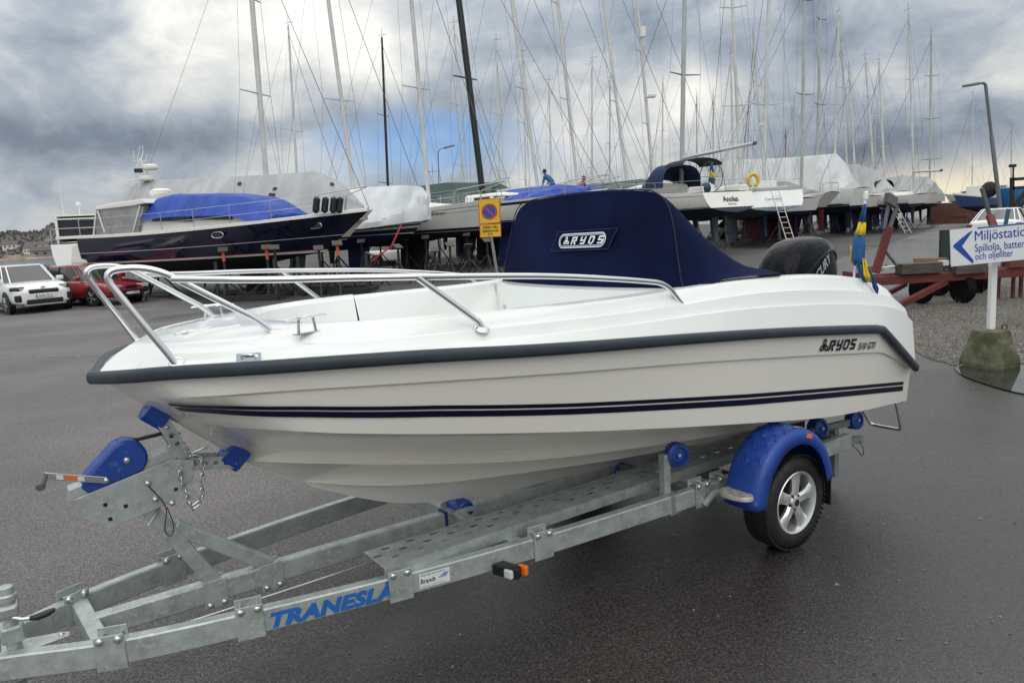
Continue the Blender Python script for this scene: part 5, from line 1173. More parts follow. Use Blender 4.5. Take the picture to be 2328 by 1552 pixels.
for k in range(6): a = pi * k / 3; mb.rod((-.405 * L, .05, 3.75), (-.405 * L, .05 + .72 * cos(a), 3.75 + .72 * sin(a)), .012, 5)
obj('wheel_spokes', mb, blackp, an[0]); obj('wheel_pedestal', MB().box((-.395 * L, .05, 3.35), (.3, .3, .9)), topw, an[0], bevel=.05)
for s in (1.15, -1.15): obj('cockpit_seat', MB().box((-.44 * L, s, 3.12), (1.1, .5, .30)), topw, an[0], bevel=.06)
o = obj('ball_fender', MB().ball(at(1605, 428, 36.2), .24, 14, 9, (1, 1, 1.15)), mat('fender_teal', (.018, .045, .07), .4), smooth=True); tag(o, 'dark blue ball fender hanging at the stern of the named yacht', 'fender')
o = obj('ball_fender', MB().ball(at(1530, 453, 38.0), .22, 14, 9, (1, 1, 1.2)), MATS['fender_teal'], smooth=True); tag(o, 'blue ball fender peeking out over the canvas cover edge', 'fender')
o = obj('life_buoy', MB().tube([at(1712, 410, 40.6) + Vector((.26 * cos(a), 0, .32 * sin(a))) for a in [radians(-70 + 320 * k / 16) for k in range(17)]], .10, 8), yel, smooth=True); o.location = (0, 0, 0); tag(o, 'yellow horseshoe life buoy on the stern rail right of the named yacht', 'life buoy')
fr_ = thing('yacht_flag', 'small blue and yellow flag drooping at the named yacht stern', 'flag', at(1616, 432, 36.1)); w0 = at(1616, 432, 36.1)
obj('staff', MB().rod(at(1612, 440, 36.1) - w0, at(1619, 370, 36.1) - w0, .015, 5), whitep, fr_)
for a_, b_, c_, d_, m_ in (((1614, 372), (1620, 372), (1624, 392), (1613, 390), FB), ((1613, 390), (1624, 392), (1626, 406), (1612, 402), FY), ((1612, 402), (1626, 406), (1623, 420), (1610, 414), FB)): obj('cloth', MB().add([at(*q, 36.0 + .05 * i) - w0 for i, q in enumerate((a_, b_, c_, d_))], [(0, 1, 2, 3)]), m_, fr_)
# ---- next yachts to the right, sterns towards us
sC = W(1755, 41.0)
ca = sailboat('white yacht with grey bottom, round stern and ladder, right of the named yacht', sC, sC + Vector((-.05, 1, 0)).normalized() * 11.4, (1684, 400, 1665, 0, 45.5, 1.35), dict(B=3.9, zs=(3.0, 3.1, 3.5), zw=2.15, zk=1.6, ob=.9, os_=-.45, tw=.86, mt=topw2, mbm=botgrey, stripes=((.93, .97, darkline),)), mr=.10, spreads=((.33, 1.0), (.72, .8)), radar=.15, stand_label='grey steel stand under the grey-bottomed yacht', stm=STANDG)
transom_text(ca[0], ca[1], 'Carmelita', .95, .14, 2.50, ink2)
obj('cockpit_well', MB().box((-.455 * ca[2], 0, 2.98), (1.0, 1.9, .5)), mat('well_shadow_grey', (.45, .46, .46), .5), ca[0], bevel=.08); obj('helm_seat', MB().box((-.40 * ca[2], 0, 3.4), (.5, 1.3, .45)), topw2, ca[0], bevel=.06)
sR = W(1893, 46.0)
rr = sailboat('white sailboat with dark red bottom and grey cockpit tarpaulin', sR, sR + Vector((-.52, .86, 0)).normalized() * 10.2, (1822, 400, 1829, 0, 50.5, 1.3), dict(B=3.2, zs=(2.85, 2.8, 3.15), zw=2.0, zk=1.3, ob=1.4, os_=.9, tw=.45, mt=topw, mbm=botred, stripes=((.18, .20, darkline),)), mr=.10, mm=mastg, spreads=((.40, .9), (.78, .7)), cabin=False, stand_label='grey steel stand under the red-bottomed sailboat', stm=STANDG)
fin(rr[0], -.30 * rr[2], .18 * rr[2], 1.9, .15, .35, botred, 'long_keel', -.4)
cover_profile(rr, -.36 * rr[2], .1 * rr[2], [(0, .3), (.4, 1.0), (1, 1.2)], tarpd, 22, drop=.1, over=.98)
sT = W(1962, 50.0)
rt_ = sailboat('sailboat under the big white tarpaulin behind the red-bottomed sailboat', sT, sT + Vector((-.66, .75, 0)).normalized() * 12.0, (1857, 400, 1865, 0, 55, 1.3), dict(B=3.9, zs=(3.1, 3.1, 3.4), zw=2.0, mt=topw2, mbm=botnavy), mr=.10, mm=mastg, spreads=((.35, .9), (.70, .7)), cabin=False, rails=False)
cover_profile(rt_, -.44 * rt_[2], .48 * rt_[2], [(0, .5), (.03, 1.6), (.10, 2.45), (.5, 2.55), (.97, 2.75), (1, 2.0)], tarpp, 25, drop=.9, over=1.06, ropes=True)
sS = W(1940, 55.0)
r4 = sailboat('sailboat with narrow white transom and black rudder under hanging pale cloth', sS, sS + Vector((-.25, .97, 0)).normalized() * 9.6, (1928, 390, 1913, 98, 58, 1.0), dict(B=2.9, zs=(2.75, 2.8, 3.1), zw=2.1, zk=1.4, os_=-.5, tw=.55, mt=topw, mbm=botnavy), mr=.085, spreads=((.38, .8), (.7, .6)), cabin=False, rails=False, stand_label='pale steel stand under the narrow-transom sailboat', stm=STANDG)
cover_profile(r4, -.46 * r4[2], .4 * r4[2], [(0, .4), (.08, 1.5), (.2, 2.6), (.6, 2.9), (1, 2.2)], tarpp, 27, drop=.3)
sS = W(2052, 52.0)
r5 = sailboat('sailboat with bright blue rudder under a grey hanging tarpaulin', sS, sS + Vector((-.42, .9, 0)).normalized() * 9.8, (1989, 420, 1967, 128, 56.5, 1.0), dict(B=3.1, zs=(2.75, 2.8, 3.1), zw=2.1, zk=1.4, os_=-.3, tw=.6, mt=topw, mbm=botdgrey), mr=.085, spreads=((.38, .8), (.7, .6)), cabin=False, rails=False, rud=mat('rudder_blue', (.012, .09, .32), .5), stand_label='grey stand under the blue-ruddered sailboat', stm=STANDG)
cover_profile(r5, -.40 * r5[2], .4 * r5[2], [(0, .3), (.1, 1.5), (.35, 2.2), (.7, 2.2), (1, 1.6)], tarpg, 29, drop=.5)
sS = W(2095, 50.5)
r6 = sailboat('small white cruiser with dark sprayhood and tall mast near the far stands', sS, sS + Vector((-.35, .94, 0)).normalized() * 8.6, (2078, 420, 2065, 25, 54.5, 1.0), dict(B=2.9, zs=(2.5, 2.55, 2.85), zw=1.9, zk=1.3, tw=.6, mt=topw2, mbm=botdgrey), mr=.075, spreads=((.30, .8), (.62, .6)), boom=(1.2, 2.2, -.1), stand_label='blue steel stand under the small white cruiser', stm=mat('stand_blue', (.015, .06, .22), .6))
arch_hood(r6, -.15 * r6[2], .05 * r6[2], 1.8, 2.75, 1.0, hoodk, 'sprayhood')
sS = W(2128, 57.0)
r7 = sailboat('small sailboat with peaked grey tarpaulin at the far end of the row', sS, sS + Vector((-.2, .98, 0)).normalized() * 8.4, (2114, 420, 2117, 75, 60, 1.0), dict(B=2.8, zs=(2.45, 2.45, 2.7), zw=1.8, zk=1.2, tw=.6, mt=topw2, mbm=botdgrey), mr=.08, mm=mastg, spreads=((.20, .9), (.46, .8), (.73, .6)), cabin=False, rails=False, stand_label='dark wheeled cradle stand under the far grey-tarpaulin boat')
cover_profile(r7, -.48 * r7[2], .40 * r7[2], [(0, 1.0), (.1, 1.4), (.45, 1.75), (.9, 1.5), (1, 1.0)], tarpg, 31, drop=.5, over=1.06, ropes=True)
# ---- back rows: mostly masts show
BACK = [((673, 420, 655, 57, 46, 1), D1, .07, mastw, ((.09, 1.0), (.47, 1.0)), 'back-row sailboat with slim pale mast between the two leftmost thick masts'),
 ((881, 445, 868, 85, 47, 1), D1, .08, mastk, ((.19, .8), (.57, .65)), 'back-row sailboat with the slim black mast'),
 ((1053, 440, 1032, 55, 50, 1), D1, .065, mastw, ((.26, 1.0), (.58, .9)), 'back-row sailboat whose slim silver mast stands left of the thick black mast'),
 ((1136, 450, 1128, 95, 52, 1), D1, .065, mastw, ((.25, 1.1), (.58, .95)), 'back-row sailboat whose slim silver mast stands right of the thick black mast'),
 ((1195, 440, 1189, 120, 54, 1), D1, .06, mastw, ((.2, .9), (.56, .9)), 'back-row sailboat with pale mast crossing behind a raked alloy mast'),
 ((1252, 440, 1248, 185, 58, 1), D1, .06, mastw, ((.25, .8), (.53, .6)), 'back-row sailboat with short mast between two raked alloy masts'),
 ((1343, 430, 1346, 135, 55, 1), D1, .065, mastw, ((.27, .7), (.60, .6)), 'back-row sailboat with upright mast above the green tarpaulin'),
 ((1384, 430, 1387, 180, 60, 1), D1, .06, mastg, ((.25, .6), (.5, .6)), 'back-row sailboat with short upright mast left of the raked mast by the sprayhood'),
 ((1504, 420, 1507, 185, 60, 1), D2, .06, mastw, ((.27, .6), (.6, .5)), 'back-row sailboat with thin mast just left of the thick grey mast'),
 ((1582, 400, 1584, 218, 62, 1), D2, .055, mastg, ((.3, .6),), 'far sailboat with thin dark mast just right of the thick grey mast'),
 ((1621, 400, 1621, 212, 64, 1), D2, .055, mastg, ((.3, .7),), 'far sailboat with thin mast midway over the black bimini'),
 ((1668, 400, 1661, 125, 54, 1), D2, .075, mastw, ((.4, .8), (.65, .7)), 'back-row sailboat with wind vane mast crossing the radar mast'),
 ((1742, 380, 1712, 82, 51, 1), D2, .09, mastw, ((.42, .5),), 'back-row sailboat with strongly leaning pale mast'),
 ((1735, 400, 1747, 0, 49, 1.35), D2, .11, mastw, ((.36, 1.1), (.78, .95)), 'back-row sailboat with thick pale mast and radar over the ladder', .28),
 ((1697, 400, 1702, 235, 66, 1), D2, .055, mastg, ((.3, .6),), 'far sailboat with short thin mast between the two radar masts'),
 ((1896, 400, 1907, 28, 57, 1), D2, .10, mastw, ((.14, .9), (.5, .7)), 'back-row sailboat with pale mast near the right end of the white tarpaulin'),
 ((1947, 400, 1930, 155, 60, 1), D2, .08, mastw, ((.4, .5),), 'back-row sailboat with leaning mast right of the white tarpaulin'),
 ((2013, 420, 1998, 138, 61, 1), D2, .08, mastw, ((.35, .5), (.6, .4)), 'back-row sailboat with leaning mast over the grey hanging tarpaulins'),
 ((2210, 450, 2212, 213, 78, 1), D2, .06, mastw, ((.3, .9), (.6, .7)), 'far sailboat with lone thin mast left of the leaning lamp post'),
 ((2298, 440, 2300, 285, 82, 1), D2, .06, mastg, ((.4, .8),), 'far sailboat with thin mast at the right edge of the picture'),
 ((1803, 380, 1805, 230, 70, 1), D2, .055, mastg, ((.35, .7),), 'far sailboat with thin mast rising from the middle of the white tarpaulin'),
 ((1786, 380, 1786, 295, 76, 1), D2, .05, mat('mast_wood', (.22, .08, .04), .5), ((.4, .5),), 'far sailboat with the shortest reddish mast over the white tarpaulin'),
 ((1873, 380, 1874, 265, 74, 1), D2, .055, mastg, ((.4, .6),), 'far sailboat with short mast between two thick grey masts'),
 ((1991, 400, 1989, 262, 72, 1), D2, .06, mastg, ((.4, .6),), 'far sailboat with short mast left of the tallest thin mast')]
for i, bk in enumerate(BACK):
    m_, d_, r_, mm_, sp_, lab = bk[:6]; rad = bk[6] if len(bk) > 6 else None
    fleet(lab, m_, d_, 5.0, 4.2, mr=r_, mm=mm_, spreads=sp_, cabin=i % 3 == 0, rails=False, radar=rad, group='back-row sailboats', hull=dict(zs=(2.55, 2.55, 2.8), zw=1.85, B=3.0, mt=(topw, topw2, topc)[i % 3], mbm=(botblack, botblue, botnavy)[i % 3]))
# extra standing rigging that shows against the sky
# ---- navy motor yacht
ny, LN, MN, IN = boat_frame('motor_yacht', 'navy blue motor yacht with blue tarpaulin over its deckhouse', 'motor yacht', W(268, 30.0), W(842, 25.4))
LVn = build_hull(ny, LN, 3.9, (2.36, 2.36, 2.66), 1.36, .72, 1.9, -.05, .88, navyh, botblack, ((.55, .565, topw), (.90, .915, redline), (.925, .985, topw)))
rowz = LVn[0]
mb = both(MB(), [[p + Vector((0, .035, .0)) for p in rowz], [p + Vector((0, .035, .09)) for p in rowz], [p + Vector((0, -.05, .11)) for p in rowz]]); obj('gunwale', mb, topw, ny, smooth=50)
nN = Vector((-sin(atan2((MN @ Vector((1, 0, 0)) - MN @ Vector((0, 0, 0))).y, (MN @ Vector((1, 0, 0)) - MN @ Vector((0, 0, 0))).x)), 0, 0))
e0, e1 = MN @ Vector((0, 0, 0)), MN @ Vector((0, 1, 0)); plN = (e1 - e0).normalized()
def cl(px, py, y=0.0):
    d = ray(px, py); t = ((e0 + plN * y) - CAM).dot(plN) / d.dot(plN); return IN @ (CAM + d * t)
def house(root, prof, hw, m, nm, tum=.9, bev=.05, sm=35):
    """closed outline in px,py (near side) carried across the beam"""
    P = [cl(px, py, -hw) for px, py in prof]; zb, zt = min(p.z for p in P), max(p.z for p in P); A, B = [], []
    for p in P:
        k = lerp(1.0, tum, (p.z - zb) / (zt - zb + 1e-6)); A.append(Vector((p.x, -hw * k, p.z))); B.append(Vector((p.x, hw * k, p.z)))
    n = len(P); mb = MB(); mb.add(A + B, [tuple(range(n - 1, -1, -1)), tuple(range(n, 2 * n))] + [(i, (i + 1) % n, n + (i + 1) % n, n + i) for i in range(n)]); return obj(nm, mb, m, root, bevel=bev)
house(ny, [(318, 540), (318, 500), (336, 482), (520, 488), (570, 497), (600, 503), (600, 515)], 1.30, topw, 'deckhouse')
for a_, b_ in (((345, 492), (430, 503)), ((440, 487), (520, 499))): house(ny, [(a_[0], b_[1]), (a_[0] + 3, a_[1]), (b_[0], a_[1] - 2), (b_[0] + 6, b_[1])], 1.32, glass, 'cabin_window', 1.0, 0)
# blue tarpaulin with folds
top = [(320, 500, 478), (326, 499, 462), (340, 498, 448), (370, 497, 443), (410, 494, 445), (450, 491, 442), (490, 489, 443), (530, 492, 447), (560, 500, 456), (585, 503, 470), (604, 500, 492)]
R = []; rt = random.Random(8)
for i, (px, yb, yt) in enumerate(top):
    b_, t_ = cl(px, yb, -1.35), cl(px, yt, -.9); row = []
    for k in range(15):
        u = -1 + 2 * k / 14; a = abs(u); q = max(0, (a - .55) / .45); y = 1.5 * u; z = lerp(t_.z + .05 * (1 - a), b_.z, q ** 1.2) + .04 * sin(i * 2.1 + k * 1.7) * (1 if q < 1 else 1.6) + rt.uniform(-.02, .02); row.append(Vector((b_.x + .05 * sin(k * 1.3 + i), y + .04 * sin(i * 1.9 + k), z)))
    R.append(row)
mb = MB(); mb.loft(R, closed=False); mb.add(R[0], [tuple(range(15))]); mb.add(R[-1], [tuple(range(14, -1, -1))]); o = obj('blue_tarpaulin', mb, tarpb, ny, smooth=40); s = o.modifiers.new('s', 'SUBSURF'); s.levels = s.render_levels = 1
# aft enclosure: hardtop and clear plastic walls
house(ny, [(214, 478), (218, 470), (255, 461), (325, 452), (330, 462), (300, 468)], 1.45, topw, 'hardtop', 1.0, .03)
vn = mat('enclosure_vinyl', (.33, .335, .335), .15, alpha=.72, var=.25, vscale=2.5, bump=.3, bscale=5)
house(ny, [(211, 543), (218, 478), (300, 466), (325, 470), (310, 530), (270, 540)], 1.40, vn, 'clear_enclosure', .97, 0)
for a_, b_ in (((212, 540), (219, 474)), ((300, 535), (318, 468)), ((222, 480), (238, 528))): obj('frame_post', MB().rod(cl(*a_, -1.43), cl(*b_, -1.41), .03, 6), topw, ny)
house(ny, [(160, 600), (163, 556), (196, 548), (198, 600)], 1.6, topw, 'bathing_platform', 1.0, .05)
obj('radar', MB().lathe(cl(366, 440), (0, 0, 1), [(.3, -.08), (.42, -.03), (.42, .10), (.25, .18)], 16), topw, ny, smooth=40)
pulpits(ny, LVn, LN, 1.45, .72)
for px in (498, 672):
    c = cl(px, 543 if px == 498 else 523, -1.75); x = c.x; yy = xs_at(LVn[2], x, 1); c = Vector((x, -yy - .09, xs_at(LVn[2], x, 2) + .10))
    obj('porthole', MB().tube([c + Vector((.20 * cos(a) + (.06 if cos(a) > 0 else -.06), -.01, .10 * sin(a))) for a in [2 * pi * k / 16 for k in range(16)]], .018, 6, closed=True), chrome, ny, smooth=True)
    obj('porthole_pane', MB().add([c + Vector((.18 * cos(a) + (.06 if cos(a) > 0 else -.06), -.005, .09 * sin(a))) for a in [2 * pi * k / 16 for k in range(16)]], [tuple(range(16))]), glass, ny)
for i, px in enumerate((719, 739, 758, 772)):
    c = at(px, 466, 24.9 + .1 * i); o = obj('boat_fender', MB().tube([c + Vector((.05, 0, .26)), c + Vector((.04, 0, .20)), c + Vector((-.04, 0, -.2)), c + Vector((-.05, 0, -.26))], [.04, .11, .11, .04], 10), mat('fender_navy', (.010, .012, .028), .5), smooth=True); tag(o, ('leftmost', 'second', 'third', 'rightmost')[i] + ' of the four dark navy fenders on the navy yacht bow rail', 'fender', 'fenders on the navy yacht bow rail')
o = obj('bucket', MB().lathe(at(581, 503, 26.6), (0, 0, 1), [(.14, -.16), (.17, .10), (.12, .17)], 12), tarpb, smooth=40); tag(o, 'blue bucket hung on the navy yacht side rail', 'bucket')
for i, (px, Y, oc, h) in enumerate(((505, 25.6, ORG, 1.62), (604, 25.0, ORG, 1.60), (622, 24.9, None, 1.55), (722, 24.6, None, 1.5), (765, 24.4, ORG, 1.62), (330, 28.0, None, 1.2))): stand(W(px, Y), .3, h, ('dark steel stand with tilted pad propping the navy yacht, ' + {2: 'beside an orange-topped one', 3: 'near the bow', 5: 'near the stern'}[i]) if oc is None else 'steel stand with orange screw propping the navy yacht, ' + {0: 'leftmost', 1: 'middle', 4: 'rightmost'}[i] + ' of three', 'stands of the navy yacht' + (' orange' if oc else ''), STANDK, oc)
for i, (px, Y, h) in enumerate(((836, 27.5, 1.15), (902, 28.2, 1.35), (985, 28.0, 1.15), (1020, 28.6, 1.3), (1062, 29.0, 1.2), (1105, 30.5, 1.4))): stand(W(px, Y), px * .37, h, ('leftmost', 'second from left', 'third from left', 'fourth from left', 'fifth from left', 'rightmost')[i] + ' of the empty black tripod stands below the white script-named yacht', 'empty tripod stands', STANDK)
def cradle(px0, px1, Y, label):
    a, b = W(px0, Y), W(px1, Y - .6); c = (a + b) / 2; r = thing('steel_cradle', label, 'cradle', c); a, b = a - c, b - c
    for dy in (0, 1.6):
        obj('base_beam', MB().beam(a + Vector((0, dy, .10)), b + Vector((0, dy, .10)), .14, .16), STANDK, r)
    for t in (0, .5, 1): p = a.lerp(b, t); obj('cross_bar', MB().beam(p + Vector((0, 0, .12)), p + Vector((0, 1.6, .12)), .10, .10), STANDK, r)
    for t in (.02, .98):
        p = a.lerp(b, t); obj('upright', MB().beam(p + Vector((0, 0, .15)), p + Vector((0, .1, 1.3)), .09, .09, (1, 0, 0)), STANDK, r); obj('strut', MB().beam(p + Vector((0, .05, .9)), a.lerp(b, .5) + Vector((0, 0, .18)), .05, .05), STANDK, r)
cradle(480, 620, 24.4, 'black steel cradle on the ground under the navy yacht'); cradle(668, 830, 25.0, 'black steel cradle on the ground under the navy yacht bow')
# ---- white cabin boat left of the navy yacht
wb_, LW, MW_, IW = boat_frame('cabin_cruiser', 'white cabin cruiser with dark open wheelhouse left of the navy yacht', 'motorboat', W(196, 34.5), W(212, 43))
LVw = build_hull(wb_, LW, 3.0, (2.25, 2.2, 2.5), 1.25, .7, 1.0, -.25, .9, topw2, mat('bottom_brown', (.09, .03, .028), .8))
mb = MB(); mb.box((-.32 * LW, 0, 2.55), (.25 * LW, 2.3, .12)); obj('wheelhouse_floor', mb, topw, wb_)
Rr = [[Vector((x, y * w_, z)) for y in (-1, -.9, 0, .9, 1)] for x, w_, z in ((-.30 * LW, 1.2, 3.55), (-.05 * LW, 1.25, 3.62), (.2 * LW, 1.1, 3.4))]
mb = MB(); mb.loft(Rr, closed=False); mb.loft([[p + Vector((0, 0, -.09)) for p in r] for r in Rr[::-1]], closed=False); o = obj('wheelhouse_roof', mb, topw, wb_, smooth=30); s = o.modifiers.new('s', 'SOLIDIFY'); s.thickness = .06
obj('wheelhouse_glass', MB().box((-.04 * LW, 0, 2.95), (.45 * LW, 2.25, 1.15)), glass, wb_, bevel=.1)
for s in (-1, 1): obj('wheelhouse_pillar', MB().beam((-.285 * LW, s * 1.15, 2.3), (-.33 * LW + .3, s * 1.13, 3.55), .14, .12, (0, 1, 0)), topw, wb_, bevel=.03)
pulpits(wb_, LVw, LW, 1.6, .7)
mb = MB(); c = Vector((-.05 * LW, .2, 3.7)); mb.rod(c, c + Vector((0, 0, .55)), .03, 6); mb.lathe(c + Vector((0, 0, .45)), (0, 0, 1), [(.12, 0), (.14, .04), (.12, .2)], 10); mb.rod(c + Vector((0, .7, 0)), c + Vector((0, .7, 1.2)), .015, 5); obj('aerial', mb, topw, wb_)
# ladder against the grey-bottomed yacht
lt, lb_ = at(1762, 448, 40.2), gnd(1790, 558); lb_ = Vector((lt.x + .55, lt.y - 1.0, 0)); ladr = thing('ladder', 'tall aluminium ladder leaning on the stern of the grey-bottomed yacht', 'ladder', lb_)
for s in (-.2, .2): obj('ladder_rail', MB().beam((s, 0, 0), lt - lb_ + Vector((s, 0, .3)), .03, .07, (0, 1, 0)), mastw, ladr)
for k in range(10): p = (lt - lb_ + Vector((0, 0, .3))) * ((k + .6) / 10.5); obj('rung', MB().rod(p + Vector((-.2, 0, 0)), p + Vector((.2, 0, 0)), .018, 6), mastw, ladr)
l2 = W(2042, 50.0); lad2 = thing('ladder', 'short aluminium ladder by the blue rudder', 'ladder', l2)
for s in (-.2, .2): obj('ladder_rail', MB().beam((s + .5, -.4, 0), (s - .5, .2, 2.4), .03, .06, (0, 1, 0)), mastw, lad2)
for k in range(8): p = Vector((.5, -.4, 0)).lerp(Vector((-.5, .2, 2.4)), (k + .6) / 8.5); obj('rung', MB().rod(p + Vector((-.2, 0, 0)), p + Vector((.2, 0, 0)), .018, 6), mastw, lad2)
# ------------------------------------------------------------------ cars
plate_w = mat('plate_white', (.72, .73, .72), .4); chromec = mat('car_trim', (.5, .51, .52), .2, metal=.9); lampc = mat('car_lamp', (.42, .44, .46), .08, coat=.6); carglass = mat('car_glass', (.020, .026, .028), .05, coat=.4); taill = mat('tail_lamp', (.14, .006, .008), .12, coat=.6)
def car(label, loc, rz, L, Wd, prof, house_, paint, wr=.33, wheels=(.18, .80), plate=None, face='sedan'):
    """prof: (x 0 rear..1 front, half width, z bottom, z shoulder, z top); house_: (x0, x1 belt; x0, x1 roof; z belt, z roof, half widths)"""
    r = thing('parked_car', label, 'car', loc, rz); R = []
    for t, hw, zb, zs, zt in prof:
        x = (t - .5) * L; R.append([Vector((x, y, z)) for y, z in ((-hw * .86, zb), (-hw * .97, zb + .10), (-hw, lerp(zb, zs, .55)), (-hw * .985, zs), (-hw * .90, lerp(zs, zt, .85)), (-hw * .55, zt), (0, zt + .012), (hw * .55, zt), (hw * .90, lerp(zs, zt, .85)), (hw * .985, zs), (hw, lerp(zb, zs, .55)), (hw * .97, zb + .10), (hw * .86, zb))])
    mb = MB(); mb.loft(R, True, True, True); body = obj('body', mb, paint, r, smooth=38); s = body.modifiers.new('s', 'SUBSURF'); s.levels = s.render_levels = 2
    bx0, bx1, rx0, rx1, zb, zr, wb2, wr2 = house_; X = lambda t: (t - .5) * L
    def ring(x0, x1, w, z, k): return [Vector((x, y, z)) for x, y in ((X(x1), -w * .80), (X(x1) + k, 0), (X(x1), w * .80), (lerp(X(x1), X(x0), .10), w * .97), (lerp(X(x1), X(x0), .5), w), (lerp(X(x1), X(x0), .92), w * .95), (X(x0), w * .78), (X(x0) - k * .6, 0), (X(x0), -w * .78), (lerp(X(x1), X(x0), .92), -w * .95), (lerp(X(x1), X(x0), .5), -w), (lerp(X(x1), X(x0), .10), -w * .97))]
    b0, b1 = ring(bx0, bx1, wb2, zb - .03, .10), ring(rx0, rx1, wr2, zr - .05, .06); mb = MB(); mb.loft([b0, b1], True); obj('window_glass', mb, carglass, r, smooth=30)
    mb = MB(); top = [ring(rx0, rx1, wr2 * 1.01, zr - .06, .06), ring(rx0 + .005, rx1 - .005, wr2 * .97, zr - .015, .05), ring(rx0 + .05, rx1 - .05, wr2 * .70, zr, .02)]; mb.loft(top, True, False, True); obj('roof', mb, paint, r, smooth=50)
    for k in (0, 3, 4, 5, 6): 
        for q in ((k,) if k == 0 else (k, 12 - k + 2 if False else {3: 11, 4: 10, 5: 9, 6: 8}[k])):
            p_, q_ = b0[q], b1[q]; p_ = p_ * 1.0; obj('pillar', MB().beam(p_ + (p_ - Vector((p_.x, 0, p_.z))).normalized() * .004, q_ + (q_ - Vector((q_.x, 0, q_.z))).normalized() * .004, .055 if k in (0, 6) else .04, .035, (0, 1, 0)), paint if k != 4 else blackp, r)
            if k == 0: obj('pillar', MB().beam(b0[2] + Vector((0, .004, 0)), b1[2] + Vector((0, .004, 0)), .055, .035, (0, 1, 0)), paint, r)
    for s in (1, -1):
        for t in wheels:
            hw = interp(t, [p[0] for p in prof], [p[1] for p in prof]); c = Vector((X(t), s * (hw - .10), wr)); ax = Vector((0, s, 0))
            obj('wheel_arch', MB().lathe(c + ax * .095, ax, [(wr * 1.16, 0), (wr * 1.16, .012), (wr * .9, .014)], 26), blackp, r)
            w = obj('wheel', MB().lathe(c - ax * .10, ax, [(wr * .6, 0), (wr * .95, .01), (wr, .04), (wr, .18), (wr * .95, .215), (wr * .68, .220), (wr * .64, .20), (wr * .2, .20)], 28), tyre, r, smooth=40); 
            for k in range(5):
                a = 2 * pi * k / 5 + t; e = Vector((cos(a), 0, sin(a))); obj('spoke', MB().beam(c + ax * .112 + e * .04, c + ax * .112 + e * wr * .66, .02, .07, ax), alloy, w)
    for s in (1, -1): obj('mirror', MB().box((X(bx1) - .32, s * (wb2 + .10), zb + .08), (.14, .22, .15)), paint, r, bevel=.04)
    return r, X
PW_, PR_, PK_ = mat('paint_white', (.76, .77, .77), .18, coat=.8), mat('paint_red', (.26, .012, .018), .18, coat=.8, var=.05), mat('paint_black', (.012, .014, .017), .15, coat=.8)
def plate_txt(r, txt, p, rz, w=.52, h=.11):
    R = Matrix.Rotation(rz, 3, 'Z'); o = obj('number_plate', MB().box(p, (.02, w, h), rz), plate_w, r, bevel=.004); obj('plate_band', MB().box(V3(p) + R @ Vector((.0115, -w * .455, 0)), (.003, w * .07, h * .92), rz), blue_let, o)
    if txt:
        mb = MB(); flat(mb, text_fit(txt, w * .74 * min(1, len(txt) / 7), h * .62, offset=.01), lambda x, y: V3(p) + R @ Vector((.0125, w * .40 - w * .74 * min(1, len(txt) / 7) + x, y - h * .31))); obj('plate_text', mb, ink, o, kind='stuff')
# white crossover, front to the camera
f1 = Vector((.73, -.68, 0)).normalized(); rz1 = atan2(f1.y, f1.x); hb1 = W(84, 24.3)
c1, X1 = car('white crossover car with black grille parked at the left edge', hb1 - f1 * 2.0, rz1, 4.36, 1.82, [(0, .70, .45, .85, .98), (.03, .82, .34, .88, 1.02), (.2, .90, .26, .90, 1.02), (.5, .91, .24, .90, .99), (.72, .91, .24, .90, 1.02), (.86, .90, .26, .86, .98), (.94, .86, .26, .80, .90), (.985, .76, .26, .72, .78), (1.0, .62, .32, .62, .66)], (.05, .76, .16, .56, .97, 1.56, .80, .62), PW_, .34, (.19, .81))
obj('grille', MB().box((X1(1) - .05, 0, .70), (.14, .86, .13)), blackp, c1, bevel=.04); obj('lower_intake', MB().box((X1(1) - .08, 0, .38), (.16, 1.05, .16)), blackp, c1, bevel=.03); obj('badge', MB().box((X1(1) - .07, 0, .82), (.03, .13, .04), 0), chromec, c1, bevel=.01); obj('skid_plate', MB().box((X1(1) - .08, 0, .27), (.16, 1.2, .05)), chromec, c1, bevel=.01)
for s in (1, -1): obj('headlight', MB().box((X1(1) - .26, s * .68, .80), (.36, .30, .14), -s * .55), carglass, c1, bevel=.05); obj('headlight_bulb', MB().box((X1(1) - .17, s * .66, .80), (.24, .16, .05), -s * .55), lampc, c1, bevel=.02); obj('fog_lamp', MB().box((X1(1) - .15, s * .66, .50), (.22, .26, .22), -s * .5), blackp, c1, bevel=.04); obj('sill_cladding', MB().box((X1(.5), s * .885, .30), (2.2, .08, .16)), blackp, c1, bevel=.03)
plate_txt(c1, 'SHD 912', (X1(1) + .03, 0, .55), 0)
# red hatchback
f2 = Vector((.90, -.44, 0)).normalized(); rz2 = atan2(f2.y, f2.x); hb2 = W(285, 25.9)
c2, X2 = car('red hatchback car parked between the white car and the navy yacht', hb2 - f2 * 2.25, rz2, 4.62, 1.72, [(0, .66, .42, .74, .86), (.02, .78, .34, .78, .90), (.12, .84, .26, .80, .94), (.35, .86, .22, .80, .92), (.62, .86, .22, .80, .90), (.75, .86, .22, .76, .86), (.88, .84, .24, .70, .78), (.96, .78, .24, .64, .70), (1.0, .62, .28, .58, .62)], (.03, .73, .22, .56, .88, 1.42, .76, .57), PR_, .31, (.19, .80))
obj('grille', MB().box((X2(1) - .05, 0, .60), (.14, .46, .10)), blackp, c2, bevel=.02); obj('bumper_strip', MB().box((X2(1) - .05, 0, .46), (.20, 1.56, .06)), blackp, c2, bevel=.02); obj('lower_intake', MB().box((X2(1) - .03, 0, .30), (.08, .9, .08)), blackp, c2, bevel=.02)
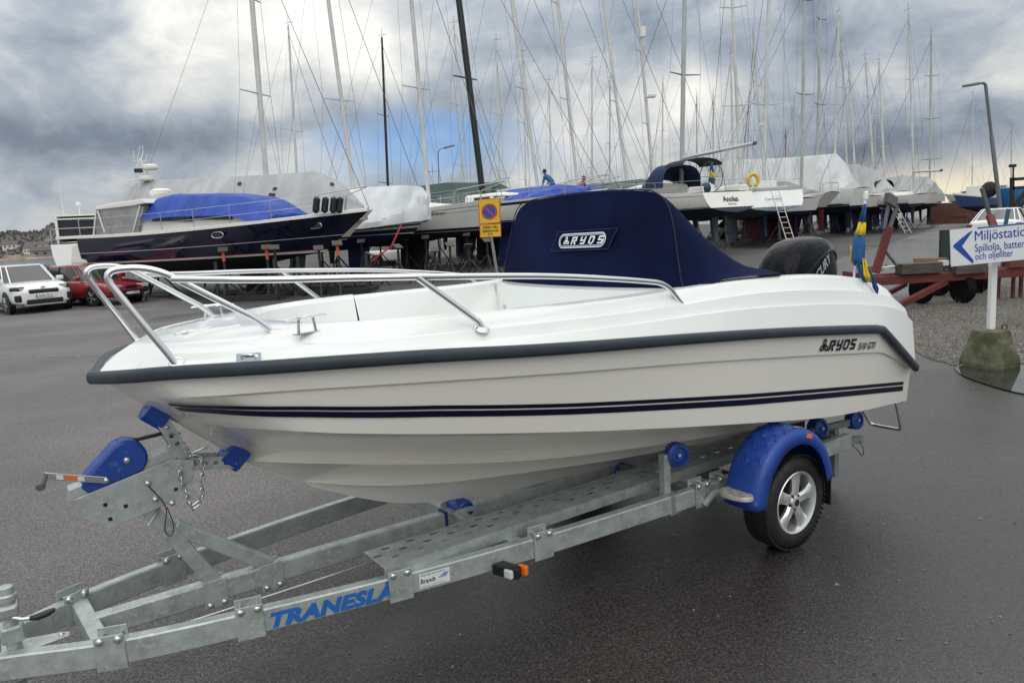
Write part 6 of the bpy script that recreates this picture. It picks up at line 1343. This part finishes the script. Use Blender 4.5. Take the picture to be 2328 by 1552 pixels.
for s in (1, -1): obj('headlight', MB().box((X2(1) - .12, s * .50, .61), (.20, .42, .13), -s * .32), lampc, c2, bevel=.03); obj('fog_lamp', MB().box((X2(1) - .08, s * .56, .33), (.05, .18, .07), -s * .3), lampc, c2, bevel=.02)
plate_txt(c2, '416', (X2(1) + .03, 0, .40), 0)
# dark estate behind both
f3 = Vector((.8, -.6, 0)).normalized(); c3, X3 = car('dark estate car half hidden behind the white car', W(62, 29.5), atan2(f3.y, f3.x), 4.6, 1.8, [(0, .72, .4, .84, .94), (.03, .84, .3, .86, .98), (.3, .9, .24, .86, .96), (.7, .9, .24, .84, .94), (.9, .86, .24, .76, .84), (1.0, .66, .3, .6, .66)], (.02, .74, .06, .56, .92, 1.47, .80, .62), PK_, .33, (.18, .80))
# white saloon seen from behind
f4 = Vector((.78, .95, 0)).normalized(); c4, X4 = car('white saloon car seen from behind above the blue lettered sign', W(2262, 28.0) + f4 * 2.2, atan2(f4.y, f4.x), 4.7, 1.88, [(0, .66, .5, .90, 1.02), (.015, .80, .36, .96, 1.10), (.08, .90, .26, .96, 1.13), (.3, .94, .22, .94, 1.04), (.65, .94, .22, .90, .98), (.85, .92, .24, .80, .88), (.96, .82, .24, .7, .74), (1.0, .62, .3, .58, .62)], (.05, .78, .30, .56, 1.06, 1.52, .82, .60), PW_, .35, (.19, .81))
for s in (1, -1): obj('tail_lamp', MB().box((X4(0) + .13, s * .66, .93), (.16, .46, .12), s * .35), taill, c4, bevel=.05)
obj('bumper', MB().box((X4(0) + .10, 0, .42), (.16, 1.4, .22)), blackp, c4, bevel=.06); plate_txt(c4, None, (X4(0) + .0, 0, .75), pi)
f5 = Vector((-.4, .9, 0)).normalized(); c5, X5 = car('dark car cut off by the right edge of the picture', W(2375, 33.5), atan2(f5.y, f5.x), 4.5, 1.8, [(0, .72, .4, .84, .94), (.03, .84, .3, .88, 1.0), (.3, .9, .24, .88, .98), (.7, .9, .24, .86, .95), (.9, .86, .24, .76, .84), (1.0, .66, .3, .6, .66)], (.04, .74, .16, .56, .95, 1.50, .80, .62), mat('paint_grey', (.10, .105, .11), .2, coat=.7), .33, (.18, .80))
for px, Y, col_, lab in ((905, 45.5, 'paint_white', 'white car parked far behind under the script-named yacht'), (1690, 60, 'paint_grey', 'grey car parked far behind under the named yacht')):
    car(lab, W(px, Y), .2, 4.4, 1.8, [(0, .72, .4, .84, .94), (.03, .84, .3, .88, 1.0), (.3, .9, .24, .88, .98), (.7, .9, .24, .86, .95), (.9, .86, .24, .76, .84), (1.0, .66, .3, .6, .66)], (.04, .74, .16, .56, .95, 1.50, .80, .62), MATS[col_], .33, (.18, .80))
# ------------------------------------------------------------------ signs
signy = mat('sign_yellow', (.66, .43, .025), .45, var=.10, vscale=9, col2=(.45, .33, .06), c2scale=12, c2lo=.58, c2hi=.75); signr = mat('sign_red', (.50, .035, .02), .45, var=.08); signb = mat('sign_blue', (.010, .065, .36), .4)
YS = 15.0; o_ = at(1112, 540, YS); ns = thing('parking_sign', 'yellow no-parking sign with red ring above a yellow text plate on a grey post', 'sign', W(1128, YS + .06))
loc0 = W(1128, YS + .06); sx = (at(1139, 538, YS) - at(1090, 541, YS)); sx.z = sx.z; sw = sx.length; ex = sx.normalized(); ey = (at(1087, 453, YS) - at(1090, 541, YS)); shh = ey.length; ey.normalize(); org = at(1090, 541, YS) - loc0; nz_ = ex.cross(ey).normalized(); nz_ = nz_ if nz_.y < 0 else -nz_
sp_ = lambda u, v, d=0.0: org + ex * (u * sw) + ey * (v * shh) + nz_ * d
def plate(u0, u1, v0, v1, d, m, nm, par, th=.004): mb = MB(); A = [sp_(u0, v0, d), sp_(u1, v0, d), sp_(u1, v1, d), sp_(u0, v1, d)]; B = [p - nz_ * th for p in A]; mb.add(A + B, [(0, 1, 2, 3), (7, 6, 5, 4), (0, 4, 5, 1), (1, 5, 6, 2), (2, 6, 7, 3), (3, 7, 4, 0)]); return obj(nm, mb, m, par)
up_ = plate(0, 1, .355, 1, 0, signr, 'sign_plate', ns); plate(.035, .965, .372, .983, .004, signy, 'sign_face', up_); lo_ = plate(0.02, 1.02, 0, .345, 0, signr, 'text_plate', ns); plate(.055, .985, .017, .33, .004, signy, 'text_face', lo_)
def disc(u, v, r, d, m, nm, par, r0=0.0):
    A = [sp_(u, v, d) + (ex * cos(a) + ey * sin(a)) * r for a in [2 * pi * k / 32 for k in range(32)]]; mb = MB()
    if r0: B = [sp_(u, v, d) + (ex * cos(a) + ey * sin(a)) * r0 for a in [2 * pi * k / 32 for k in range(32)]]; mb.loft([A, B], True)
    else: mb.add(A, [tuple(range(32))])
    return obj(nm, mb, m, par)
rd_ = sw * .36; disc(.5, .665, rd_ * .82, .0075, signb, 'blue_disc', up_); disc(.5, .665, rd_, .0085, signr, 'red_ring', up_, rd_ * .78)
c_ = sp_(.5, .665, .0095); dd = (ex - ey).normalized(); pp = (ex + ey).normalized(); mb = MB(); mb.add([c_ - dd * rd_ * .82 - pp * .016, c_ + dd * rd_ * .82 - pp * .016, c_ + dd * rd_ * .82 + pp * .016, c_ - dd * rd_ * .82 + pp * .016], [(0, 1, 2, 3)]); obj('red_bar', mb, signr, up_)
for txt, v, w_ in (('Gäller alla', .232, .66), ('asfalterade', .135, .72), ('ytor', .045, .26)):
    mb = MB(); flat(mb, text_fit(txt, w_ * sw, .075 * shh, offset=.012), lambda x, y: sp_(.52 - w_ / 2, v, .0075) + ex * x + ey * y); obj('sign_text', mb, ink, lo_)
obj('post', MB().tube([Vector((.06, .0, 0)), sp_(.55, .0, -.03), sp_(.5, .96, -.03)], .030, 10), galvd, ns, smooth=True)
# blue and white station sign on a concrete foot
YM = 8.05; pb = gnd(2249, 832); ms_ = thing('station_sign', 'white sign with blue chevron and lettering on a white post in a mossy concrete foot', 'sign', Vector((pb.x, pb.y, 0))); base = Vector((pb.x, pb.y, 0))
conc = mat('mossy_concrete', (.15, .14, .105), .9, var=.35, vscale=14, bump=.6, bscale=40, col2=(.050, .062, .018), c2scale=6, c2lo=.30, c2hi=.70)
hb_, ht_ = .225, .145; HB = .42; rot = .30; R = []
for z, w in ((-.02, hb_ * .98), (.05, hb_), (.06, hb_), (HB * .62, lerp(hb_, ht_, .66)), (HB * .96, ht_), (HB, ht_ * .9)):
    ring = []
    for a in range(4):
        for e in (-1, 1):
            ang = pi / 4 + a * pi / 2 + e * .07 + rot; ring.append(Vector((w * 1.30 * cos(ang), w * 1.30 * sin(ang), z)))
    R.append(ring)
ft = obj('concrete_foot', MB().loft(R, True, True, True), conc, ms_)
obj('lifting_eye', MB().tube([Vector((.14 + .03 * cos(a), -.02, HB + .02 + .03 * sin(a))) for a in [2 * pi * k / 12 for k in range(12)]], .008, 6, closed=True), mat('rust', (.10, .045, .025), .8, var=.3, vscale=20), ft)
zt_ = at(2249, 600, pb.y).z; obj('post', MB().box((0, 0, (HB + zt_ + .35) / 2 - .0), (.066, .066, zt_ + .35 - HB)), whitep, ms_, bevel=.008)
A0, A1 = at(2163, 606, YM) - base, at(2160, 523, YM) - base; eyy = (A1 - A0); hh_ = eyy.length; eyy.normalize(); exx = (at(2328, 590, YM - .02) - at(2163, 606, YM)).normalized(); wl = 1.12; nn_ = exx.cross(eyy); nn_ = nn_ if nn_.y < 0 else -nn_
sq = lambda u, v, d=0.0: A0 + exx * u + eyy * v + nn_ * d
A = [sq(0, 0), sq(wl, 0), sq(wl, hh_), sq(0, hh_)]; B = [p - nn_ * .012 for p in A]; brd = obj('sign_board', MB().add(A + B, [(0, 1, 2, 3), (7, 6, 5, 4), (0, 4, 5, 1), (1, 5, 6, 2), (2, 6, 7, 3), (3, 7, 4, 0)]), mat('board_white', (.74, .76, .79), .35, var=.03), ms_)
pxm = 1700 / YM * 1.005
def sgn(px, py): d = ray(px, py); P0 = A0 + base + nn_ * .004; t = (P0 - CAM).dot(nn_) / d.dot(nn_); return CAM + d * t - base
mb = MB(); chev = [(2203, 528), (2212, 524), (2187, 560), (2214, 592), (2212, 599), (2167, 561), (2169, 556)]; mb.add([sgn(*p) for p in chev], [(0, 1, 2, 6), (6, 2, 5), (2, 3, 4, 5)]); obj('chevron', mb, signb, brd)
def stext(body, px, py, h, w): mb = MB(); p0 = sgn(px, py); flat(mb, text_fit(body, w, h), lambda x, y: p0 + exx * x + eyy * y); obj('sign_text', mb, signb, brd)
stext('Miljöstation', 2217, 554.5, .137, .60); stext('Spillolja, batterier', 2217, 578, .108, .62); stext('och oljefilter', 2218, 595.5, .098, .40)
mb = MB(); mb.add([sq(.285, hh_ - .014, .004), sq(wl, hh_ - .014, .004), sq(wl, hh_, .004), sq(.285, hh_, .004)], [(0, 1, 2, 3)]); obj('blue_edge', mb, signb, brd)
gp = W(2151, 15.9); o = obj('green_post', MB().box((gp.x, gp.y, .64), (.19, .12, 1.28)), mat('dark_green', (.020, .032, .026), .6), bevel=.006); tag(o, 'dark green upright panel just behind the left end of the station sign', 'post')
# ------------------------------------------------------------------ red boat transport trailer
redp = mat('trailer_red', (.125, .022, .018), .65, var=.3, vscale=3, col2=(.07, .035, .025), c2scale=4, c2lo=.55, c2hi=.7); oldw = mat('old_timber', (.075, .065, .055), .85, var=.35, vscale=4, stretch=(1, 6, 6)); 
YT = 13.6; t0 = W(2150, YT); rt0 = thing('red_trailer', 'rusty red steel boat transport trailer behind the station sign', 'trailer', t0)
q = lambda px, py, Y=YT: at(px, py, Y) - t0
obj('main_beam', MB().beam(q(1975, 640), q(2420, 612), .12, .16), redp, rt0, bevel=.008); obj('main_beam', MB().beam(q(1985, 632, YT + 1.7), q(2400, 606, YT + 1.7), .12, .16), redp, rt0, bevel=.008)
for px in (2010, 2150, 2300): a_ = q(px, 634 - (px - 1990) * .06); obj('cross_member', MB().beam(a_ + Vector((0, .06, -.02)), a_ + Vector((0, 1.6, -.02)), .10, .12), redp, rt0)
obj('drawbar', MB().beam(q(2150, 640), q(2040, 697, 13.0), .09, .11), redp, rt0, bevel=.01); obj('drawbar', MB().beam(q(2060, 645, 14.3), q(2010, 672, 13.6), .07, .09), redp, rt0, bevel=.01)
up0 = obj('lifting_arm', MB().beam(q(1990, 620), q(2022, 515), .10, .13, (1, 0, 0)), redp, rt0, bevel=.01); obj('arm_tube', MB().rod(q(2022, 520), q(2040, 468), .04, 8), STANDG, up0); obj('arm_tube', MB().rod(q(2010, 520), q(2022, 455), .035, 8), STANDG, up0); obj('arm_pad', MB().frame_box(q(2025, 455), Vector((.09, .02, -.05)), Vector((.0, .09, 0)), Vector((.012, 0, .09))), STANDG, up0, bevel=.01)
obj('arm_ram', MB().rod(q(2006, 562), q(2040, 605), .03, 8), STANDG, up0)
up1 = obj('lifting_arm', MB().beam(q(2290, 600), q(2250, 490, YT + .8), .08, .13, (1, 0, 0)), redp, rt0, bevel=.01); obj('arm_tube', MB().rod(q(2250, 490, YT + .8), q(2232, 428, YT + .8), .04, 8), STANDG, up1); obj('arm_tube', MB().rod(q(2285, 515, YT + .5), q(2293, 475, YT + .5), .035, 8), mat('ram_blue', (.03, .09, .16), .5), up1)
for a_, b_, w_ in ((2043, 2135, 'a'), (2165, 2236, 'b')): obj('timber_block', MB().beam(q(a_, 612, YT - .02), q(b_, 607, YT - .02), .26, .19), oldw, rt0, bevel=.01)
obj('timber_block', MB().beam(q(2285, 597), q(2330, 594), .25, .18), mat('red_timber', (.13, .05, .04), .8, var=.2), rt0, bevel=.01)
obj('plank', MB().beam(q(2005, 610, YT + .2), q(2046, 606, YT + .2), .2, .05), mat('pale_board', (.55, .56, .56), .7), rt0); obj('plank', MB().beam(q(2136, 598, YT + .1), q(2152, 597, YT + .1), .15, .09), MATS['pale_board'], rt0)
obj('plank', MB().beam(q(1986, 612, YT + .5), q(2005, 606, YT + .9), .2, .10), mat('ochre_timber', (.20, .14, .07), .8, var=.3), rt0); obj('plank', MB().beam(q(2080, 592, YT + 1.2), q(2150, 590, YT + 1.2), .12, .08), MATS['ochre_timber'], rt0)
for px, Y in ((2100, YT + .35), (2140, YT + 1.4), (2196, YT + .1), (2230, YT + 1.5)):
    c = W(px, Y) - t0; c.z = .27; w = obj('wheel', MB().lathe(c + Vector((-.09, 0, 0)), (1, .12, 0), [(.13, 0), (.255, .01), (.27, .04), (.27, .14), (.255, .17), (.13, .18), (.11, .13)], 26), mat('old_tyre', (.007, .007, .007), .9, spec=.15), rt0, smooth=40); obj('hub', MB().lathe(c + Vector((-.06, 0, 0)), (1, .12, 0), [(.12, 0), (.12, .11), (.04, .13)], 16), mat('hub_rust', (.022, .018, .016), .8), w, smooth=40)
for px in (2312, 2330, 2278): a_ = W(px, YT + .3) - t0; obj('support_leg', MB().box((a_.x, a_.y, .26), (.05, .05, .52)), redp, rt0)
# ------------------------------------------------------------------ lamp posts, far right things
lampg = mat('lamp_grey', (.16, .17, .18), .5, metal=.3)
def lamp(label, base_px, Y, top, head, r, lw_=None):
    b = W(base_px, Y); ro = thing('street_lamp', label, 'street lamp', b); t, h = at(*top, Y) - b, at(*head, Y) - b; pole = fillet([Vector((0, 0, 0)), t.lerp(Vector((0, 0, 0)), .35), t, h], [0, 0, .7 if r > .05 else .5, 0], 8)
    obj('pole', MB().tube(pole, [lerp(r, r * .55, i / (len(pole) - 1)) for i in range(len(pole))], 10), lampg, ro, smooth=60); d = (h - t).normalized(); obj('lamp_head', MB().loft([[h + d * u + Vector((0, y, z)) for y, z in ((-w, 0), (-w * .6, .07), (w * .6, .07), (w, 0), (w * .6, -.06), (-w * .6, -.06))] for u, w in ((-.1, .05), (0, .11), (.5, .12), (.75, .05))], True, True, True), lampg, ro, smooth=40)
lamp('tall leaning street lamp at the right above the white saloon', 2284, 39, (2240, 188), (2222, 191), .105); lamp('slim street lamp far behind between the masts', 998, 58, (996, 340), (1012, 336), .05)
hs = thing('motor_sailer', 'blue-hulled motor sailer with white cabin on a wheeled cradle far right', 'motorboat', W(2232, 57)); 
root, L7, M7, I7 = hs, None, None, None
bpos, spos = W(2166, 55), W(2300, 60); d_ = bpos - spos; hs.location = (bpos + spos) / 2; hs.rotation_euler = (0, 0, atan2(d_.y, d_.x)); L7 = d_.length
LV7 = build_hull(hs, L7, 1.9, (2.15, 2.05, 2.45), 1.45, .9, .9, .2, .7, blueh, botnavy, ((-.0, .10, topw),)); 
obj('cabin', MB().box((-.06 * L7, 0, 2.55), (.42 * L7, 1.3, .85)), topw, hs, bevel=.06)
for k in range(4):
    for s in (1, -1): obj('cabin_window', MB().box((-.20 * L7 + k * .42, s * .655, 2.68), (.30, .02, .40)), glass, hs)
for s in (-.25, .25): obj('cradle_wheel', MB().lathe((s * L7, .75, .38), (0, 1, 0), [(.15, -.12), (.38, -.1), (.38, .1), (.15, .12)], 20), tyre, hs, smooth=40)
obj('cradle', MB().box((0, 0, .75), (.8 * L7, 1.2, .22)), redp, hs)
o = obj('black_disc_fender', MB().lathe(at(2249, 431, 53), (0, 1, 0), [(.35, -.1), (.55, -.06), (.55, .06), (.35, .1)], 24), blackp, smooth=40); tag(o, 'big round black disc hanging by the blue-hulled motor sailer', 'fender')
o = obj('blue_wrapped_boat', MB().loft([[V3(W(2298, 52)) + Vector((x * s_ * .42, y * s_ * 1.0, 1.2 + (z - 1.2) * .8)) for x, y in ((-1, -1), (0, -1.3), (1, -1), (1.1, 0), (1, 1), (0, 1.3), (-1, 1), (-1.1, 0))] for z, s_ in ((1.2, .35), (1.6, .75), (2.4, .95), (2.9, .98), (2.98, .8))], True, True, True), mat('wrap_blue', (.02, .16, .42), .5, var=.15, vscale=2, bump=.5, bscale=4), smooth=45); tag(o, 'boat wrapped in bright blue sheet left of the dark timber frame', 'boat')
ob_ = W(2300, 52); 
for k, (dx, dy) in enumerate(((-.4, -.4), (.4, -.4), (-.4, .6), (.4, .6))): stand(Vector((ob_.x + dx, ob_.y + dy, 0)), 0, 1.2, ('left near', 'right near', 'left far', 'right far')[k] + ' thin stand under the blue-wrapped boat', 'stands of the blue-wrapped boat', STANDG)
tf = W(2350, 36); tfr = thing('timber_frame', 'dark timber frame with slanted beam at the right edge', 'frame', tf); dkw = mat('dark_timber', (.022, .020, .018), .8, var=.2)
tq = lambda px, py: at(px, py, 36) - tf
for a_, b_ in (((2301, 404), (2301, 500)), ((2345, 402), (2350, 500)), ((2300, 408), (2360, 404)), ((2300, 428), (2360, 424)), ((2303, 470), (2345, 420)), ((2303, 486), (2350, 436))): obj('beam', MB().beam(tq(*a_), tq(*b_), .14, .16, (0, 1, 0)), dkw, tfr)
for px in (2301, 2349): g_ = W(px, 36) - tf; obj('upright', MB().box((g_.x, g_.y, .5), (.14, .14, 1.2)), dkw, tfr)
fl_ = thing('floodlight_post', 'thin post with black floodlight above the dark timber frame', 'lamp', W(2302, 36.3)); lb0 = W(2302, 36.3); obj('post', MB().rod((0, 0, 0), at(2304, 378, 36.3) - lb0, .04, 8), blackp, fl_); obj('floodlight', MB().box(at(2302, 377, 36.3) - lb0, (.28, .18, .14)), blackp, fl_, bevel=.02)
ct = W(2166, 66); o = thing('shipping_container', 'rust-red shipping container beyond the end of the boat row', 'container', ct, .1); crm = mat('container_red', (.13, .055, .042), .7, var=.2, vscale=1)
obj('container_body', MB().box((0, 0, .9), (1.3, 5, 1.8)), crm, o)
for k in range(6): obj('rib', MB().box((-.55 + k * .22, -2.53, .9), (.08, .06, 1.7)), crm, o)
# ------------------------------------------------------------------ people on deck
def person(label, foot, rz, pose, tops, legs, skin, hair, h=1.75):
    r = thing('person', label, 'person', foot, rz); me = bpy.data.meshes.new('body'); V = [V3(p) * (h / 1.75) for p, _ in pose[0]]; me.from_pydata(V, pose[1], []); o = bpy.data.objects.new('body', me); COL.objects.link(o); o.parent = r; me.materials.append(tops)
    sk = o.modifiers.new('skin', 'SKIN'); 
    for i, (_, rad) in enumerate(pose[0]): me.skin_vertices[0].data[i].radius = (rad, rad)
    me.skin_vertices[0].data[0].use_root = True; sb = o.modifiers.new('s', 'SUBSURF'); sb.levels = sb.render_levels = 2
    hd = V[pose[2]]; obj('head', MB().ball(hd + Vector((0, 0, .07)), .11, 12, 8, (1, .85, 1.2)), skin, r, smooth=True); obj('hair', MB().ball(hd + Vector((-.02, 0, .10)), .115, 12, 8, (1, .88, 1.05)), hair, r, smooth=True)
    t = MB(); 
    for a_, b_ in pose[3]: t.tube([V[a_], V[b_]], [pose[0][a_][1] * 1.12, pose[0][b_][1] * 1.12], 10)
    obj('trousers', t, legs, r, smooth=50); return r
bend = ([((0, 0, .92), .15), ((.18, 0, 1.12), .15), ((.34, 0, 1.30), .15), ((.46, 0, 1.40), .06), ((.52, 0, 1.46), .06), ((.33, .19, 1.27), .07), ((.42, .24, 1.02), .05), ((.52, .2, .84), .04), ((.33, -.19, 1.27), .07), ((.45, -.24, 1.02), .05), ((.56, -.2, .88), .04), ((0, .1, .85), .10), ((.04, .11, .46), .07), ((0, .11, .06), .05), ((0, -.1, .85), .10), ((.02, -.11, .46), .07), ((-.04, -.11, .06), .05)],
        [(0, 1), (1, 2), (2, 3), (3, 4), (2, 5), (5, 6), (6, 7), (2, 8), (8, 9), (9, 10), (0, 11), (11, 12), (12, 13), (0, 14), (14, 15), (15, 16)], 4, [(11, 12), (12, 13), (14, 15), (15, 16)])
skinm = mat('skin', (.42, .25, .18), .6); hairm = mat('hair_dark', (.03, .022, .018), .8)
pz = at(1257, 430, 39.5); person('person in a blue jacket bending over the deck beside the raked mast', Vector((pz.x, pz.y, 3.30 - .22)), 2.4, bend, mat('jacket_blue', (.02, .10, .24), .8), mat('trousers_teal', (.03, .07, .09), .8), skinm, hairm)
pz = at(1312, 430, 40.5); person('person in red crouching on deck next to the person in blue', Vector((pz.x, pz.y, 3.30 - .62)), .6, bend, mat('jacket_red', (.30, .03, .025), .8), mat('trousers_dark', (.03, .03, .035), .8), skinm, hairm)

# ------------------------------------------------------------------ small ground things
mb = MB(); rs = random.Random(31)
for k in range(420):
    px, py = rs.uniform(2050, 2420), rs.uniform(655, 800); p = gnd(px, py)
    if not in_poly(p.x, p.y, GRAV): continue
    for q in range(rs.randint(2, 5)):
        a, h, l = rs.uniform(0, 2 * pi), rs.uniform(.04, .17), rs.uniform(.02, .08); b0 = p + Vector((rs.uniform(-.03, .03), rs.uniform(-.03, .03), .006)); t = Vector((cos(a), sin(a), 0)); s_ = Vector((-sin(a), cos(a), 0)) * .0022
        mb.add([b0 - s_, b0 + s_, b0 + t * l * .4 + Vector((0, 0, h * .7)) + s_ * .7, b0 + t * l * .4 + Vector((0, 0, h * .7)) - s_ * .7, b0 + t * l + Vector((0, 0, h))], [(0, 1, 2, 3), (3, 2, 4)])
o = obj('dry_grass', mb, mat('dry_grass', (.20, .165, .09), .8, var=.4, vscale=8)); o['kind'] = 'stuff'; tag(o, 'thin dry grass wisps growing in the gravel', 'grass')
mb = MB(); rs = random.Random(37)
for k in range(260):
    px, py = rs.uniform(-50, 2380), rs.uniform(700, 1550); p = gnd(px, py); r = rs.uniform(.003, .009) * (1.8 if rs.random() < .08 else 1); a = rs.uniform(0, 6)
    mb.add([(p.x + r * cos(a), p.y + r * sin(a), .002), (p.x + r * cos(a + 2), p.y + r * sin(a + 2), .002), (p.x + r * cos(a + 4), p.y + r * sin(a + 4), .002), (p.x, p.y, .002 + r * .8)], [(0, 1, 3), (1, 2, 3), (2, 0, 3)])
o = obj('ground_grit', mb, mat('grit', (.20, .18, .16), .8, var=.8, vscale=3, detail=1)); o['kind'] = 'stuff'; tag(o, 'scattered grit and small litter on the asphalt', 'grit')
A_, B_ = gnd(-60, 816), gnd(275, 806); n_ = (B_ - A_).normalized(); w_ = Vector((-n_.y, n_.x, 0)) * .045
mb = MB(); mb.add([A_ - w_, B_ - w_, B_ + w_, A_ + w_], [(0, 1, 2, 3)]); mb.v = [(x, y, .004) for x, y, z in mb.v]; o = obj('painted_line', mb, mat('worn_line', (.22, .215, .205), .7, var=.3, vscale=25, col2=(.10, .097, .095), c2scale=9, c2lo=.42, c2hi=.62)); o['kind'] = 'structure'
